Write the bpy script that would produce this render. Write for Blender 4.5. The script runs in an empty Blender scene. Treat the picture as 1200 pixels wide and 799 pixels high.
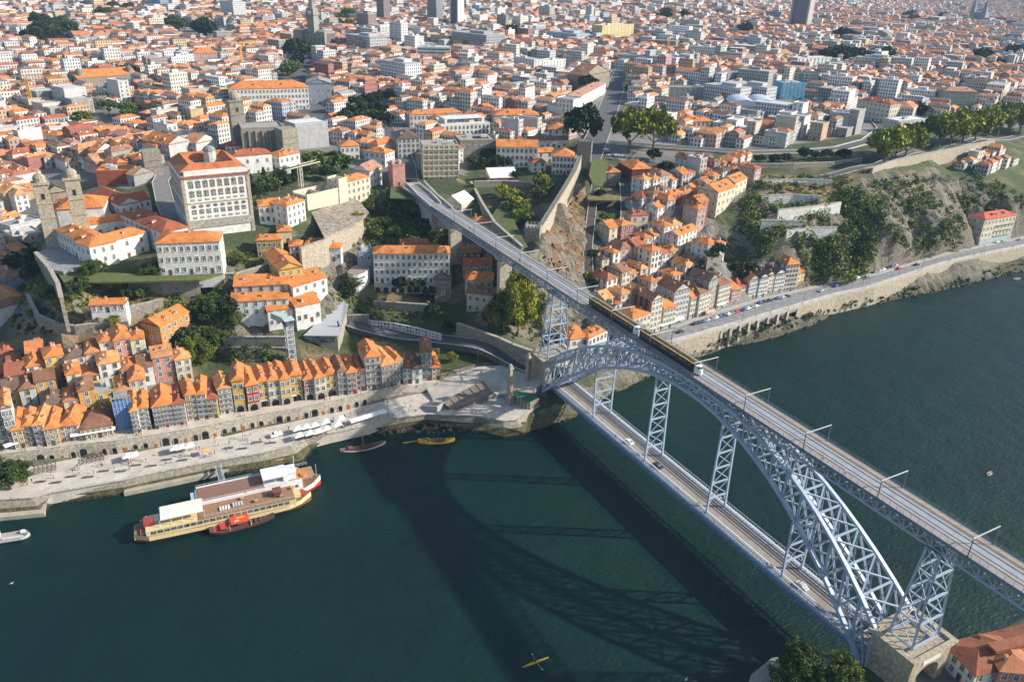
import bpy, math, random
import numpy as np
from mathutils import Vector, Matrix
random.seed(7); RNG = np.random.default_rng(11)
scene = bpy.context.scene
COL = scene.collection
# ------------------------------------------------------------------ camera
# world: x = along the bridge towards the south bank, y = upstream (east), z = up, water at 0, metres
CP = np.array([173.1045, -168.3116, 177.1871]); YAW, PITCH, ROLL, FPX = 2.63389, 0.444536, 0.0326132, 919.623
W0, H0 = 1200.0, 799.0
cf = np.array([math.cos(PITCH)*math.cos(YAW), math.cos(PITCH)*math.sin(YAW), -math.sin(PITCH)])
_r = np.array([math.sin(YAW), -math.cos(YAW), 0.0]); _u = np.cross(_r, cf)
cr = math.cos(ROLL)*_r + math.sin(ROLL)*_u; cu = -math.sin(ROLL)*_r + math.cos(ROLL)*_u
cam = bpy.data.cameras.new("camera"); camo = bpy.data.objects.new("camera", cam); COL.objects.link(camo)
m = Matrix.Identity(4)
for i in range(3):
    m[i][0] = cr[i]; m[i][1] = cu[i]; m[i][2] = -cf[i]; m[i][3] = CP[i]
camo.matrix_world = m
cam.sensor_width = 36; cam.lens = FPX/W0*36; cam.clip_start = 1; cam.clip_end = 60000
scene.camera = camo
# ------------------------------------------------------------------ light
SUN_AZ, SUN_EL = math.radians(59.9), math.radians(30.0)
world = bpy.data.worlds.new("World"); scene.world = world; world.use_nodes = True
nt = world.node_tree; bg = nt.nodes['Background']
sky = nt.nodes.new('ShaderNodeTexSky'); sky.sky_type = 'NISHITA'; sky.sun_disc = False
sky.sun_elevation = SUN_EL; sky.sun_rotation = math.pi/2-SUN_AZ; sky.air_density = 1.2; sky.dust_density = 1.0
nt.links.new(sky.outputs[0], bg.inputs[0]); bg.inputs[1].default_value = 0.125
sun = bpy.data.lights.new("sun", 'SUN'); sun.energy = 5.0; sun.angle = math.radians(0.9); sun.color = (1.0, 0.925, 0.815)
suno = bpy.data.objects.new("sun", sun); COL.objects.link(suno)
sd = Vector((math.cos(SUN_EL)*math.cos(SUN_AZ), math.cos(SUN_EL)*math.sin(SUN_AZ), math.sin(SUN_EL)))
suno.rotation_euler = sd.to_track_quat('Z', 'Y').to_euler(); suno.location = sd*900
vs = scene.view_settings; vs.view_transform = 'Standard'; vs.look = 'None'; vs.exposure = 0.52; vs.gamma = 1
scene.cycles.max_bounces = 6; scene.cycles.diffuse_bounces = 2; scene.cycles.glossy_bounces = 2; scene.cycles.volume_bounces = 0
scene.cycles.transparent_max_bounces = 8
scene.cycles.use_denoising = True
try: scene.cycles.denoiser = 'OPENIMAGEDENOISE'
except Exception: pass
# ------------------------------------------------------------------ helpers
def U(x, y, z=0.0):
    """point at height z seen at photo pixel x, y"""
    d = cf + (x-W0/2)/FPX*cr - (y-H0/2)/FPX*cu
    return CP + (z-CP[2])/d[2]*d
def PX(p):
    d = np.asarray(p, float)-CP; z = d@cf
    return np.stack([W0/2+FPX*(d@cr)/z, H0/2-FPX*(d@cu)/z, z], -1)
def tag(o, label=None, cat=None, group=None, kind=None):
    if label: o['label'] = label
    if cat: o['category'] = cat
    if group: o['group'] = group
    if kind: o['kind'] = kind
    return o
def thing(name, label, cat, loc=(0,0,0), rz=0.0, group=None):
    o = bpy.data.objects.new(name, None); COL.objects.link(o)
    o.location = loc; o.rotation_euler = (0,0,rz); o.empty_display_size = 0.5
    return tag(o, label, cat, group)
def inst(name, mesh, parent=None, loc=(0,0,0), rz=0.0, sc=None):
    o = bpy.data.objects.new(name, mesh); COL.objects.link(o); o.parent = parent
    o.location = loc; o.rotation_euler = (0,0,rz)
    if sc is not None: o.scale = sc
    return o
def rep(root, loc, rz, label=None, sc=None):
    """copy a thing with its parts and sub-parts"""
    r = root.copy(); COL.objects.link(r); r.location = loc; r.rotation_euler = (0,0,rz)
    if label: r['label'] = label
    if sc: r.scale = sc
    for ch in list(root.children):
        c = ch.copy(); COL.objects.link(c); c.parent = r
        for g in list(ch.children):
            d = g.copy(); COL.objects.link(d); d.parent = c
    return r
class MB:
    """mesh collector"""
    def __init__(s): s.v=[]; s.f=[]; s.mi=[]; s.c=[]; s.mats=[]; s.sm=False; s.uv=[]
    def slot(s, m):
        if m not in s.mats: s.mats.append(m)
        return s.mats.index(m)
    def add(s, vs_, fs, m, col=(1,1,1), uv=None):
        k=len(s.v); s.v.extend([tuple(map(float,p)) for p in vs_]); i=s.slot(m)
        for n,f in enumerate(fs):
            s.f.append(tuple(k+j for j in f)); s.mi.append(i); s.c.append(col)
            s.uv.append(uv[n] if uv else None)
    def box(s, c, d, m, col=(1,1,1), rz=0.0, nobot=False):
        x,y,z=d[0]/2,d[1]/2,d[2]/2; ca,sa=math.cos(rz),math.sin(rz)
        vs_=[(c[0]+a*ca-b*sa,c[1]+a*sa+b*ca,c[2]+e) for a,b,e in ((-x,-y,-z),(x,-y,-z),(x,y,-z),(-x,y,-z),(-x,-y,z),(x,-y,z),(x,y,z),(-x,y,z))]
        fs=[(4,5,6,7),(0,1,5,4),(1,2,6,5),(2,3,7,6),(3,0,4,7)]
        if not nobot: fs.append((3,2,1,0))
        s.add(vs_,fs,m,col)
    def prism(s, poly, z0, z1, m, col=(1,1,1), mtop=None, ctop=None):
        """poly: xy list counter-clockwise; z0,z1 numbers or lists"""
        n=len(poly); a=sum(poly[i][0]*poly[(i+1)%n][1]-poly[(i+1)%n][0]*poly[i][1] for i in range(n))
        if a<0:
            poly=poly[::-1]
            if hasattr(z0,'__len__'): z0=z0[::-1]
            if hasattr(z1,'__len__'): z1=z1[::-1]
        Z0=z0 if hasattr(z0,'__len__') else [z0]*n; Z1=z1 if hasattr(z1,'__len__') else [z1]*n
        vs_=[(p[0],p[1],z) for p,z in zip(poly,Z0)]+[(p[0],p[1],z) for p,z in zip(poly,Z1)]
        s.add(vs_,[(i,(i+1)%n,n+(i+1)%n,n+i) for i in range(n)]+[tuple(range(n))[::-1]],m,col)
        s.add(vs_[n:],[tuple(range(n))],mtop or m,ctop or col)
    def bar(s, a, b, w, h, m, col=(1,1,1), up=(0,0,1)):
        a=np.asarray(a,float); b=np.asarray(b,float); t=b-a; L=np.linalg.norm(t)
        if L<1e-6: return
        t/=L; up=np.asarray(up,float); sd_=np.cross(t,up)
        if np.linalg.norm(sd_)<1e-3: sd_=np.cross(t,(1,0,0))
        sd_/=np.linalg.norm(sd_); up=np.cross(sd_,t); sd_=sd_*w/2; up=up*h/2
        vs_=[a-sd_-up,a+sd_-up,a+sd_+up,a-sd_+up,b-sd_-up,b+sd_-up,b+sd_+up,b-sd_+up]
        s.add(vs_,[(0,1,2,3),(7,6,5,4),(0,4,5,1),(1,5,6,2),(2,6,7,3),(3,7,4,0)],m,col)
    def cyl(s, c, r0, r1, z0, z1, m, col=(1,1,1), n=10):
        vs_=[(c[0]+r0*math.cos(2*math.pi*i/n),c[1]+r0*math.sin(2*math.pi*i/n),z0) for i in range(n)]
        vs_+=[(c[0]+r1*math.cos(2*math.pi*i/n),c[1]+r1*math.sin(2*math.pi*i/n),z1) for i in range(n)]
        s.add(vs_,[(i,(i+1)%n,n+(i+1)%n,n+i) for i in range(n)]+[tuple(range(n,2*n)),tuple(range(n))[::-1]],m,col)
    def dome(s, c, r, h, m, col=(1,1,1), n=10, k=4):
        vs_=[];fs=[]
        for j in range(k):
            a=j/k*math.pi/2
            vs_+=[(c[0]+r*math.cos(a)*math.cos(2*math.pi*i/n),c[1]+r*math.cos(a)*math.sin(2*math.pi*i/n),c[2]+h*math.sin(a)) for i in range(n)]
        vs_.append((c[0],c[1],c[2]+h))
        for j in range(k-1): fs+=[(j*n+i,j*n+(i+1)%n,(j+1)*n+(i+1)%n,(j+1)*n+i) for i in range(n)]
        fs+=[((k-1)*n+i,(k-1)*n+(i+1)%n,k*n) for i in range(n)]
        s.add(vs_,fs,m,col)
    def mesh(s, name):
        me=bpy.data.meshes.new(name); me.from_pydata(s.v,[],s.f)
        for mt in s.mats: me.materials.append(mt)
        me.polygons.foreach_set('material_index',s.mi)
        at=me.color_attributes.new('Col','FLOAT_COLOR','CORNER')
        tot=[len(f) for f in s.f]
        arr=np.repeat(np.array([(c[0],c[1],c[2],1.0) for c in s.c],dtype=np.float32),tot,axis=0)
        at.data.foreach_set('color',arr.ravel())
        if any(u is not None for u in s.uv):
            ul=me.uv_layers.new(name='UVMap'); fl=[]
            for f,u in zip(s.f,s.uv): fl.extend(u if u is not None else [(0,0)]*len(f))
            ul.data.foreach_set('uv',np.array(fl,dtype=np.float32).ravel())
        if s.sm: me.polygons.foreach_set('use_smooth',[True]*len(s.f))
        me.update(); return me
    def build(s, name, parent=None, loc=(0,0,0), rz=0.0): return inst(name, s.mesh(name), parent, loc, rz)
# ------------------------------------------------------------------ materials
def mat(name, rough=0.8, base=None, metal=0.0):
    m=bpy.data.materials.new(name); m.use_nodes=True; b=m.node_tree.nodes['Principled BSDF']
    b.inputs['Roughness'].default_value=rough; b.inputs['Metallic'].default_value=metal
    if base: b.inputs['Base Color'].default_value=(*base,1)
    return m,m.node_tree,b
def N(t,ty,**kw):
    n=t.nodes.new(ty)
    for k,v in kw.items(): setattr(n,k,v)
    return n
def noise(t, scale, detail=3, vec=None, rough=0.6):
    n=N(t,'ShaderNodeTexNoise'); n.inputs['Scale'].default_value=scale; n.inputs['Detail'].default_value=detail; n.inputs['Roughness'].default_value=rough
    if vec: t.links.new(vec,n.inputs['Vector'])
    return n.outputs['Fac']
def ramp(t, fac, stops):
    r=N(t,'ShaderNodeValToRGB'); e=r.color_ramp.elements
    while len(e)<len(stops): e.new(0.5)
    for k,(p,c) in enumerate(stops): e[k].position=p; e[k].color=(*c,1) if len(c)==3 else c
    t.links.new(fac,r.inputs[0]); return r.outputs[0]
def mul(t,a,b,f=1.0,ty='MULTIPLY'):
    x=N(t,'ShaderNodeMix',data_type='RGBA',blend_type=ty)
    for s_,v in ((x.inputs[0],f),(x.inputs[6],a),(x.inputs[7],b)):
        if hasattr(v,'is_linked') or hasattr(v,'links'): t.links.new(v,s_)
        else: s_.default_value=v if not isinstance(v,tuple) else (*v,1)
    return x.outputs[2]
def math_(t,op,a,b=None):
    x=N(t,'ShaderNodeMath',operation=op)
    for i,v in enumerate((a,b)):
        if v is None: continue
        if hasattr(v,'links'): t.links.new(v,x.inputs[i])
        else: x.inputs[i].default_value=v
    return x.outputs[0]
def bump(t,b,h,dist=0.1,st=0.5):
    x=N(t,'ShaderNodeBump'); x.inputs['Distance'].default_value=dist; x.inputs['Strength'].default_value=st
    t.links.new(h,x.inputs['Height']); t.links.new(x.outputs[0],b.inputs['Normal'])
def geo(t): return N(t,'ShaderNodeNewGeometry').outputs['Position']
def attr(t): return N(t,'ShaderNodeAttribute',attribute_name='Col').outputs['Color']
def speck(name, s1, lo, hi, rough=0.85, s2=None, bmp=0, met=0.0, grime=None):
    """colour attribute times two scales of noise"""
    m,t,b=mat(name,rough,metal=met); p=geo(t)
    c=mul(t,attr(t),ramp(t,noise(t,s1,4,p),[(0.3,(lo,)*3),(0.7,(hi,)*3)]))
    if s2: c=mul(t,c,ramp(t,noise(t,s2,3,p),[(0.35,(lo,)*3),(0.65,(1.05,)*3)]))
    t.links.new(c,b.inputs['Base Color'])
    if bmp: bump(t,b,noise(t,s1*1.5,4,p),bmp)
    return m
plaster=speck('plaster',0.35,0.72,1.05,0.85,2.2)
stone=speck('stone',0.9,0.55,1.2,0.9,3.5,0.15)
roofm,t,b=mat('roof_tile',0.85); p=geo(t)
c=mul(t,attr(t),ramp(t,noise(t,0.25,5,p),[(0.28,(0.48,0.45,0.42)),(0.45,(0.85,0.84,0.82)),(0.6,(1.0,1.0,1.0)),(0.78,(1.25,1.32,1.4))]))
c=mul(t,c,ramp(t,noise(t,1.6,5,p,0.75),[(0.3,(0.6,0.57,0.54)),(0.65,(1.15,1.15,1.15))]))
t.links.new(c,b.inputs['Base Color']); bump(t,b,noise(t,3.0,3,p),0.15,0.6)
paint=speck('painted_steel',1.2,0.86,1.06,0.5,6.0)
ironm=speck('dark_iron',2.0,0.8,1.1,0.6)
concrete=speck('concrete',0.5,0.8,1.08,0.9,5.0)
cloth=speck('canvas',1.5,0.9,1.05,0.9)
rockm=speck('rock',0.35,0.4,1.15,0.95,1.8,0.8)
woodm=speck('wood',2.0,0.7,1.15,0.7)
carpaint,t,b=mat('car_paint',0.3); t.links.new(attr(t),b.inputs['Base Color']); b.inputs['Coat Weight'].default_value=0.5
skinm=speck('fabric',6.0,0.85,1.1,0.9)
glass,t,b=mat('window_glass',0.12); p=geo(t)
t.links.new(ramp(t,noise(t,0.7,2,p),[(0.35,(0.025,0.03,0.035)),(0.65,(0.16,0.19,0.22))]),b.inputs['Base Color']); b.inputs['IOR'].default_value=1.6
asphalt=speck('asphalt',0.4,0.8,1.15,0.9,4.0)
paving=speck('stone_paving',0.25,0.78,1.1,0.9,2.5)
# mass buildings: windows from the wall's own metre coordinates
farwall,t,b=mat('facade',0.85); p=geo(t)
uv=N(t,'ShaderNodeUVMap').outputs[0]; sp=N(t,'ShaderNodeSeparateXYZ'); t.links.new(uv,sp.inputs[0])
fx=math_(t,'FRACT',math_(t,'DIVIDE',sp.outputs[0],2.5)); fy=math_(t,'FRACT',math_(t,'DIVIDE',sp.outputs[1],3.1))
wx=math_(t,'LESS_THAN',math_(t,'ABSOLUTE',math_(t,'SUBTRACT',fx,0.5)),0.23); wy=math_(t,'LESS_THAN',math_(t,'ABSOLUTE',math_(t,'SUBTRACT',fy,0.5)),0.3)
hasw=math_(t,'GREATER_THAN',sp.outputs[0],0.01)
wm=math_(t,'MULTIPLY',math_(t,'MULTIPLY',wx,wy),hasw)
wall_c=mul(t,attr(t),ramp(t,noise(t,0.3,3,p),[(0.3,(0.75,)*3),(0.7,(1.05,)*3)]))
x=N(t,'ShaderNodeMix',data_type='RGBA'); t.links.new(wm,x.inputs[0]); t.links.new(wall_c,x.inputs[6]); x.inputs[7].default_value=(0.07,0.08,0.09,1)
t.links.new(x.outputs[2],b.inputs['Base Color'])
# foliage
def leafmat(name, a, bcol, sc=0.25):
    m,t,b=mat(name,0.75); p=geo(t)
    oi=N(t,'ShaderNodeObjectInfo').outputs['Random']
    c=ramp(t,noise(t,sc,4,p),[(0.3,a),(0.7,bcol)])
    hs=N(t,'ShaderNodeHueSaturation'); t.links.new(c,hs.inputs['Color'])
    t.links.new(math_(t,'ADD',math_(t,'MULTIPLY',oi,0.7),0.65),hs.inputs['Value'])
    t.links.new(math_(t,'ADD',math_(t,'MULTIPLY',oi,-0.03),0.515),hs.inputs['Hue'])
    t.links.new(mul(t,hs.outputs[0],attr(t)),b.inputs['Base Color']); b.inputs['Specular IOR Level'].default_value=0.25
    return m
leaf=leafmat('leaves',(0.042,0.072,0.016),(0.11,0.15,0.03))
leafy=leafmat('yellow_green_leaves',(0.11,0.14,0.015),(0.26,0.27,0.03))
leafd=leafmat('dark_leaves',(0.018,0.036,0.012),(0.045,0.07,0.02))
grassm,t,b=mat('short_grass',0.95); p=geo(t); t.links.new(mul(t,attr(t),ramp(t,noise(t,0.35,5,p),[(0.3,(0.06,0.085,0.02)),(0.6,(0.11,0.13,0.035)),(0.8,(0.16,0.14,0.06))])),b.inputs['Base Color'])
bark=speck('bark',2.0,0.7,1.2,0.9)
T_OR=(0.64,0.225,0.06); T_LT=(0.72,0.32,0.11); T_RD=(0.40,0.11,0.05); T_BR=(0.27,0.13,0.07); T_DK=(0.14,0.09,0.07); T_PK=(0.42,0.22,0.16); T_GR=(0.25,0.25,0.25)
WH=(0.78,0.77,0.74); CR=(0.70,0.62,0.46); YE=(0.70,0.46,0.10); OC=(0.62,0.36,0.10); ORG=(0.68,0.26,0.06); PK=(0.60,0.30,0.24); RD=(0.46,0.06,0.035); GY=(0.36,0.34,0.31); ST=(0.33,0.29,0.23); BL=(0.28,0.42,0.58); MR=(0.18,0.04,0.035); LG=(0.55,0.55,0.55); GN=(0.28,0.36,0.28)
# ------------------------------------------------------------------ site data
# shoreline of the north bank: photo pixels at water level -> world
SH=[U(x,y,0) for x,y in ((-160,640),(-60,618),(0,607),(52,602),(58,590),(145,579),(170,574),(245,558),(310,549),(354,541),(364,528),(385,517),(430,510),(470,502),(500,497),(560,506),(590,513),(612,509),(650,497),(680,486),(712,464),(745,450),(765,438),(800,425),(850,408),(900,398),(950,383),(968,374),(985,364),(1050,352),(1100,342),(1150,330),(1200,318),(1290,296),(1420,262))]
SH_V=np.array([p[1] for p in SH]); SH_U=np.array([p[0] for p in SH]); _o=np.argsort(SH_V); SH_V=SH_V[_o]; SH_U=SH_U[_o]
def shore(v): return np.interp(v,SH_V,SH_U)
SB_V=np.array([-600,-60,-34,-22,-8,0,10,14,30,60,120,600.]); SB_U=np.array([88,80,72,76,78,83,86,95,97,99,110,200.])
def shore_s(v): return np.interp(v,SB_V,SB_U)
CTRL=[]   # terrain control points u, v, z
def ct(x,y,z): p=U(x,y,z); CTRL.append((p[0],p[1],z))
for x,y,z in ((-80,570,4.6),(20,560,4.6),(100,545,4.6),(200,525,4.6),(300,505,4.6),(400,490,4.6),(470,475,4.6),(540,480,4.6),(580,480,5),(620,478,5),
  (-60,535,9),(0,523,9),(50,519,9.3),(100,513,9.3),(150,504,9.3),(200,494,9.3),(250,485,9.3),(300,475,9.3),(350,469,9.3),(400,460,9.3),(440,456,9.3),(480,446,9.3),(515,441,9.5),(540,440,9.8),(580,440,10),(615,440,11),(640,440,11.5),
  (560,460,6.5),(520,455,8),(590,460,7),
  (480,400,12),(520,402,12.5),(560,414,11.5),(440,392,13),(405,392,14),(600,424,11),(630,430,11),
  (30,480,12),(100,480,13),(160,470,13),(220,455,12),(280,440,12),(340,425,12),(390,420,12),(450,415,11),
  (0,450,12),(60,440,17),(120,430,20),(170,425,20),(215,415,18),(260,410,16),(300,400,17),(345,395,18),(390,400,13),
  (0,400,16),(40,392,22),(90,400,24),(150,395,26),(180,385,27),(240,385,24),(0,350,18),(20,310,22),(30,370,23),
  (60,375,30),(100,372,32),(150,368,33),(75,330,38),(50,325,30),(120,345,37),(150,340,37),(190,345,36),(230,345,34),(250,360,27),(290,375,24),
  (90,318,44),(130,316,45),(180,318,45),(230,318,45),(270,312,44),(75,295,47),(60,285,47),(30,270,32),(20,240,36),(0,220,40),
  (290,300,43),(310,315,40),(350,300,40),(380,305,36),(300,340,31),(390,330,28),(395,345,22),(400,300,36),(350,322,36),
  (320,265,50),(360,260,51),(390,250,51),(410,245,50),(340,225,55),(300,240,56),
  (430,290,34),(450,262,38),(470,240,42),(430,240,46),(440,215,52),(455,200,56),(480,210,56.5),(510,190,57),(470,170,58),
  (500,270,34),(490,345,20),(440,345,22),(420,360,19),(480,375,15),(560,375,16),(535,340,22),(530,300,32),(530,372,14),(600,330,32),(570,385,15),(585,345,28),(560,320,30),(545,280,36),
  (600,380,18),(625,385,16),(640,400,13),(610,350,30),(625,320,42),(598,322,42),(606,330,40),(640,345,30),(650,330,34),(665,330,30),(640,290,50),(640,270,54),(660,240,58),(680,210,60),(620,240,50),(590,240,50),(570,255,46),(600,270,46),(620,268,48),(560,215,54),
  (560,240,50),(540,240,47),(590,210,57),(680,190,62),(700,190,62),(650,160,63),(600,150,63),(560,160,60),
  (680,330,24),(690,300,32),(700,270,38),(710,250,44),(720,230,50),(735,225,52),(735,270,40),(700,380,11),(690,400,9),(720,400,9),(660,420,8),
  (720,350,16),(750,340,18),(770,350,14),(760,310,28),(790,300,30),(760,280,36),(800,330,17),(850,310,20),(790,265,40),(830,250,44),(810,240,50),(780,235,52),(850,280,34),(880,300,24),(900,280,30),(860,230,52),(880,215,55),
  (900,215,56),(950,215,54),(930,240,46),(940,265,38),(980,260,36),(900,250,44),(960,300,20),(1000,290,24),(990,320,12),(950,330,11),(1040,210,57),(1040,250,44),(1060,280,30),(1030,300,20),(1080,300,14),(1100,260,34),(1090,220,46),(1110,200,48),(1150,220,42),(1190,230,40),(1130,250,36),(1190,270,16),(1140,295,12),(1250,250,30),
  (1040,200,60),(1100,190,52),(1160,190,50),(1200,180,50),(1000,195,60),(1150,165,62),(1050,170,64),
  (760,390,11),(800,382,11),(850,366,11),(900,350,11),(950,338,11),(1000,325,11),(1050,316,11),(1100,306,11),(1150,294,11),(1200,283,11),(1300,258,11),
  (700,170,64),(740,190,60),(800,170,62),(850,175,61),(900,165,62),(950,165,62),(750,140,66),(660,100,70),(700,80,74),
  (200,190,58),(170,200,55),(150,215,52),(100,200,49),(60,200,46),(0,150,50),(100,160,56),(0,100,62),(100,100,68),(200,150,60),(270,150,64),(330,160,64),(390,160,60),(420,150,60),
  (200,100,68),(300,100,68),(370,70,72),(350,120,66),(450,100,68),(550,100,70),(600,60,76),(700,50,80),(800,100,74),(900,100,74),(1000,100,72),(1100,110,70),(1200,130,66),(850,60,82),(1000,60,80),(1200,80,74),
  (0,50,72),(100,30,80),(200,30,80),(300,20,84),(400,20,86),(600,15,92),(800,15,96),(1000,20,90),(1100,20,70),(1195,20,60)): ct(x,y,z)
for q in ((-139,0,43),(-141,-5,38),(-133,3,37),(-139,6,42)): CTRL.append(q)
for q in ((-3000,-1500,80),(-3500,500,110),(-3500,3000,120),(-2000,4500,90),(-800,4500,60),(-5500,5500,100),(-9000,2000,150),(-9000,9000,150),(-600,-1200,60),(-250,900,55),(-250,1500,60),(-400,2500,60),(-200,-600,40)): CTRL.append(q)
for q in ((86,-6,10.5),(92,-14,11),(90,-30,11),(105,-10,11),(100,10,10.5),(96,25,9),(100,50,9),(130,0,12),(130,60,14),(110,-40,14),(200,0,30),(150,-60,25)): CTRL.append(q)
# facade line of the riverside row
FR=[U(x,y,9.3) for x,y in ((-90,545),(0,525.5),(50,521.5),(100,514.5),(180,503),(280,482),(345,470),(400,462.5),(470,450),(515,444))]
FG=[U(x,y,11.0) for x,y in ((740,400),(787,380.5),(813,370.5),(840,362.5),(855,355.5),(888,348),(910,342.5),(942,336))]
def on_line(L,x,y):
    vv=[p[1] for p in L]; uu=[p[0] for p in L]; a,b=9.0,60.0
    for _ in range(40):
        z=(a+b)/2; p=U(x,y,z)
        if p[0]>np.interp(p[1],vv,uu): b=z
        else: a=z
    return z
# riverside row: eave left px, eave right px, wall colour, roof colour, floors, bays, roof, label
ROW=[
 (-26,481,-2,477,WH,T_OR,4,4,'hipf','white riverside house with red trim at the left end of the quay row'),
 (0,478,12,475.5,GY,T_LT,4,3,'gabley','grey riverside house with tall bare white side wall, left edge of the quay row'),
 (12.5,503,26,500.5,OC,T_OR,3,2,'hipf','small ochre quay house with white awnings right of the tall white side wall'),
 (26,500,38,498,GY,T_OR,4,2,'hipf','narrow grey quay house with steep orange roof, left one of the pair'),
 (38,498,50.5,496.5,LG,T_LT,4,2,'hipf','narrow pale quay house with steep orange roof, right one of the pair'),
 (51,501.5,67.5,499,OC,T_OR,3,3,'hipf','ochre quay house with wide eaves two doors left of the long yellow one'),
 (68,500,91,498,CR,T_OR,3,3,'hipf','low cream quay house with dark ground floor beside the long yellow one'),
 (93,502.5,131,496,YE,T_BR,2,6,'hipx','long low yellow quay house under a dark weathered roof'),
 (152,480.5,161,479,LG,T_LT,5,2,'hipf','slim grey quay house just right of the blue scaffolding'),
 (161,479,173,477,WH,T_OR,5,2,'hipf','slim white quay house with red doors left of the dark alley'),
 (178,476.5,202,472.5,LG,T_OR,5,6,'hipf','wide grey quay house with close white windows right of the dark alley'),
 (202,472,216,470,GY,T_RD,5,3,'hipf','grey quay house with a yellow band and red-brown roof'),
 (216,464,228.5,461.5,YE,T_OR,5,2,'hipf','tall narrow yellow quay house with green ground floor'),
 (229,462,241,460.5,WH,T_OR,5,2,'hipf','tall narrow pale blue-white quay house with deep orange roof'),
 (241,466,254,464.5,YE,T_RD,4,2,'hipf','yellow quay house with dark red roof beside the tall white one'),
 (254.5,457,270.5,454,WH,T_LT,5,3,'hipf','tallest white quay house with five rows of windows and balconies'),
 (271,446,284.5,444.5,YE,T_OR,3,2,'hipf','deep yellow quay house with grey arch below, set back from its neighbours'),
 (286.8,451,301,448.3,RD,T_OR,3,2,'hipf','red quay house over an arch, left one of the two red houses'),
 (301,448.3,313,446.2,YE,T_OR,3,2,'hipf','first yellow arcade house right of the left red house'),
 (313,446.2,326.5,444,CR,T_OR,3,2,'hipf','second pale yellow arcade house right of the left red house'),
 (326.5,444,338.5,441.6,YE,T_OR,3,2,'hipf','third yellow arcade house right of the left red house'),
 (338.5,441.6,353,439.3,OC,T_OR,3,2,'hipf','shaded ochre arcade house left of the gap before the second red house'),
 (355,444.5,367,442.7,RD,T_OR,3,2,'hipf','red quay house over an arch, right one of the two red houses'),
 (367,442.7,380,440,CR,T_OR,3,2,'hipf','pale yellow arcade house touching the right red house'),
 (380,440,395,437.3,YE,T_OR,3,2,'hipf','yellow arcade house with brown side roof at the end of the arcade'),
 (395,435.5,405,434,GY,T_BR,4,2,'hipf','dark shaded quay house with brown roof right of the yellow arcade'),
 (405,436,417,434.3,PK,T_OR,4,2,'hipf','narrow reddish quay house with small attic roof'),
 (417,434,427,433,PK,T_RD,4,2,'hipf','narrowest reddish quay house left of the tall house with white attic storey'),
 (427,419,445,416.5,CR,T_OR,5,3,'hipf','tallest quay house with white attic storey and orange hip roof'),
 (445,427.7,463.5,423.6,PK,T_LT,4,4,'hipf','wide pinkish quay house with red awning and twin orange roofs'),
 (463.5,423,471.5,421,GY,T_OR,4,2,'hipf','slim violet-grey quay house in shade at the bend of the row'),
 (472,430.5,482,430,GY,T_BR,3,2,'hipf','dark low quay house with rusty roof left of the little white chapel front'),
 (482,431,493.5,429.5,WH,T_BR,2,1,'gabley','little white baroque chapel front with green door'),
 (493.5,413,505.5,412.5,GN,T_BR,4,2,'hipf','grey-green tiled tower house with slate top storey'),
 (505.5,430,515.5,429,YE,T_OR,3,2,'hipf','small yellow quay house with bright orange roof at the right end of the row'),
]
GUIN=[
 (741,374,763,367,CR,T_OR,3,5,'hipx','low cream riverside house under the bridge deck, orange roof'),
 (763.5,352,776,348,CR,T_BR,6,3,'gabley','tall narrow riverside house with huge dark maroon side wall'),
 (776,361,790.5,357.5,CR,T_OR,4,4,'hipx','lower cream house with orange roof right of the maroon side wall'),
 (791,342,809,337.5,LG,T_BR,6,5,'gabley','big riverside house with broad grey bare side wall'),
 (809,349,818,346.5,CR,T_OR,4,3,'hipx','cream riverside house with orange roof right of the broad grey side wall'),
 (818,344,831,339,CR,T_BR,5,4,'hipx','cream riverside house with brown roof left of the dark gabled one'),
 (831.5,330,842,325,GY,T_DK,6,3,'gabley','tall narrow riverside house with dark brown roof and skylight'),
 (842,335,856,330.5,CR,T_BR,5,5,'hipx','cream riverside house with warm brown roof left of the pink one'),
 (856,339,866.5,337,PK,T_OR,4,3,'hipx','pink riverside house with white window frames'),
 (866.5,337,878,334,WH,T_RD,4,4,'hipx','white riverside house with black openings right of the pink one'),
 (878,328,888.5,325.5,LG,T_OR,5,4,'gabley','pale riverside house with orange-brown gable roof'),
 (889,325,899.5,323,WH,T_DK,5,4,'gabley','white riverside house with first dark maroon roof and white gable window'),
 (899.5,323,908.5,321,CR,T_DK,5,3,'gabley','cream riverside house between the two dark maroon gables'),
 (908.5,321,920.5,319,WH,T_DK,5,4,'gabley','white riverside house with second dark maroon roof and white gable'),
 (921,309.5,935.5,308,WH,T_OR,6,4,'hipf','tallest riverside house on the right with maroon side wall and orange roof'),
 (935.5,320,943.5,317.5,YE,T_OR,4,2,'hipf','yellow-orange corner house at the right end of the riverside row'),
]
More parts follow.
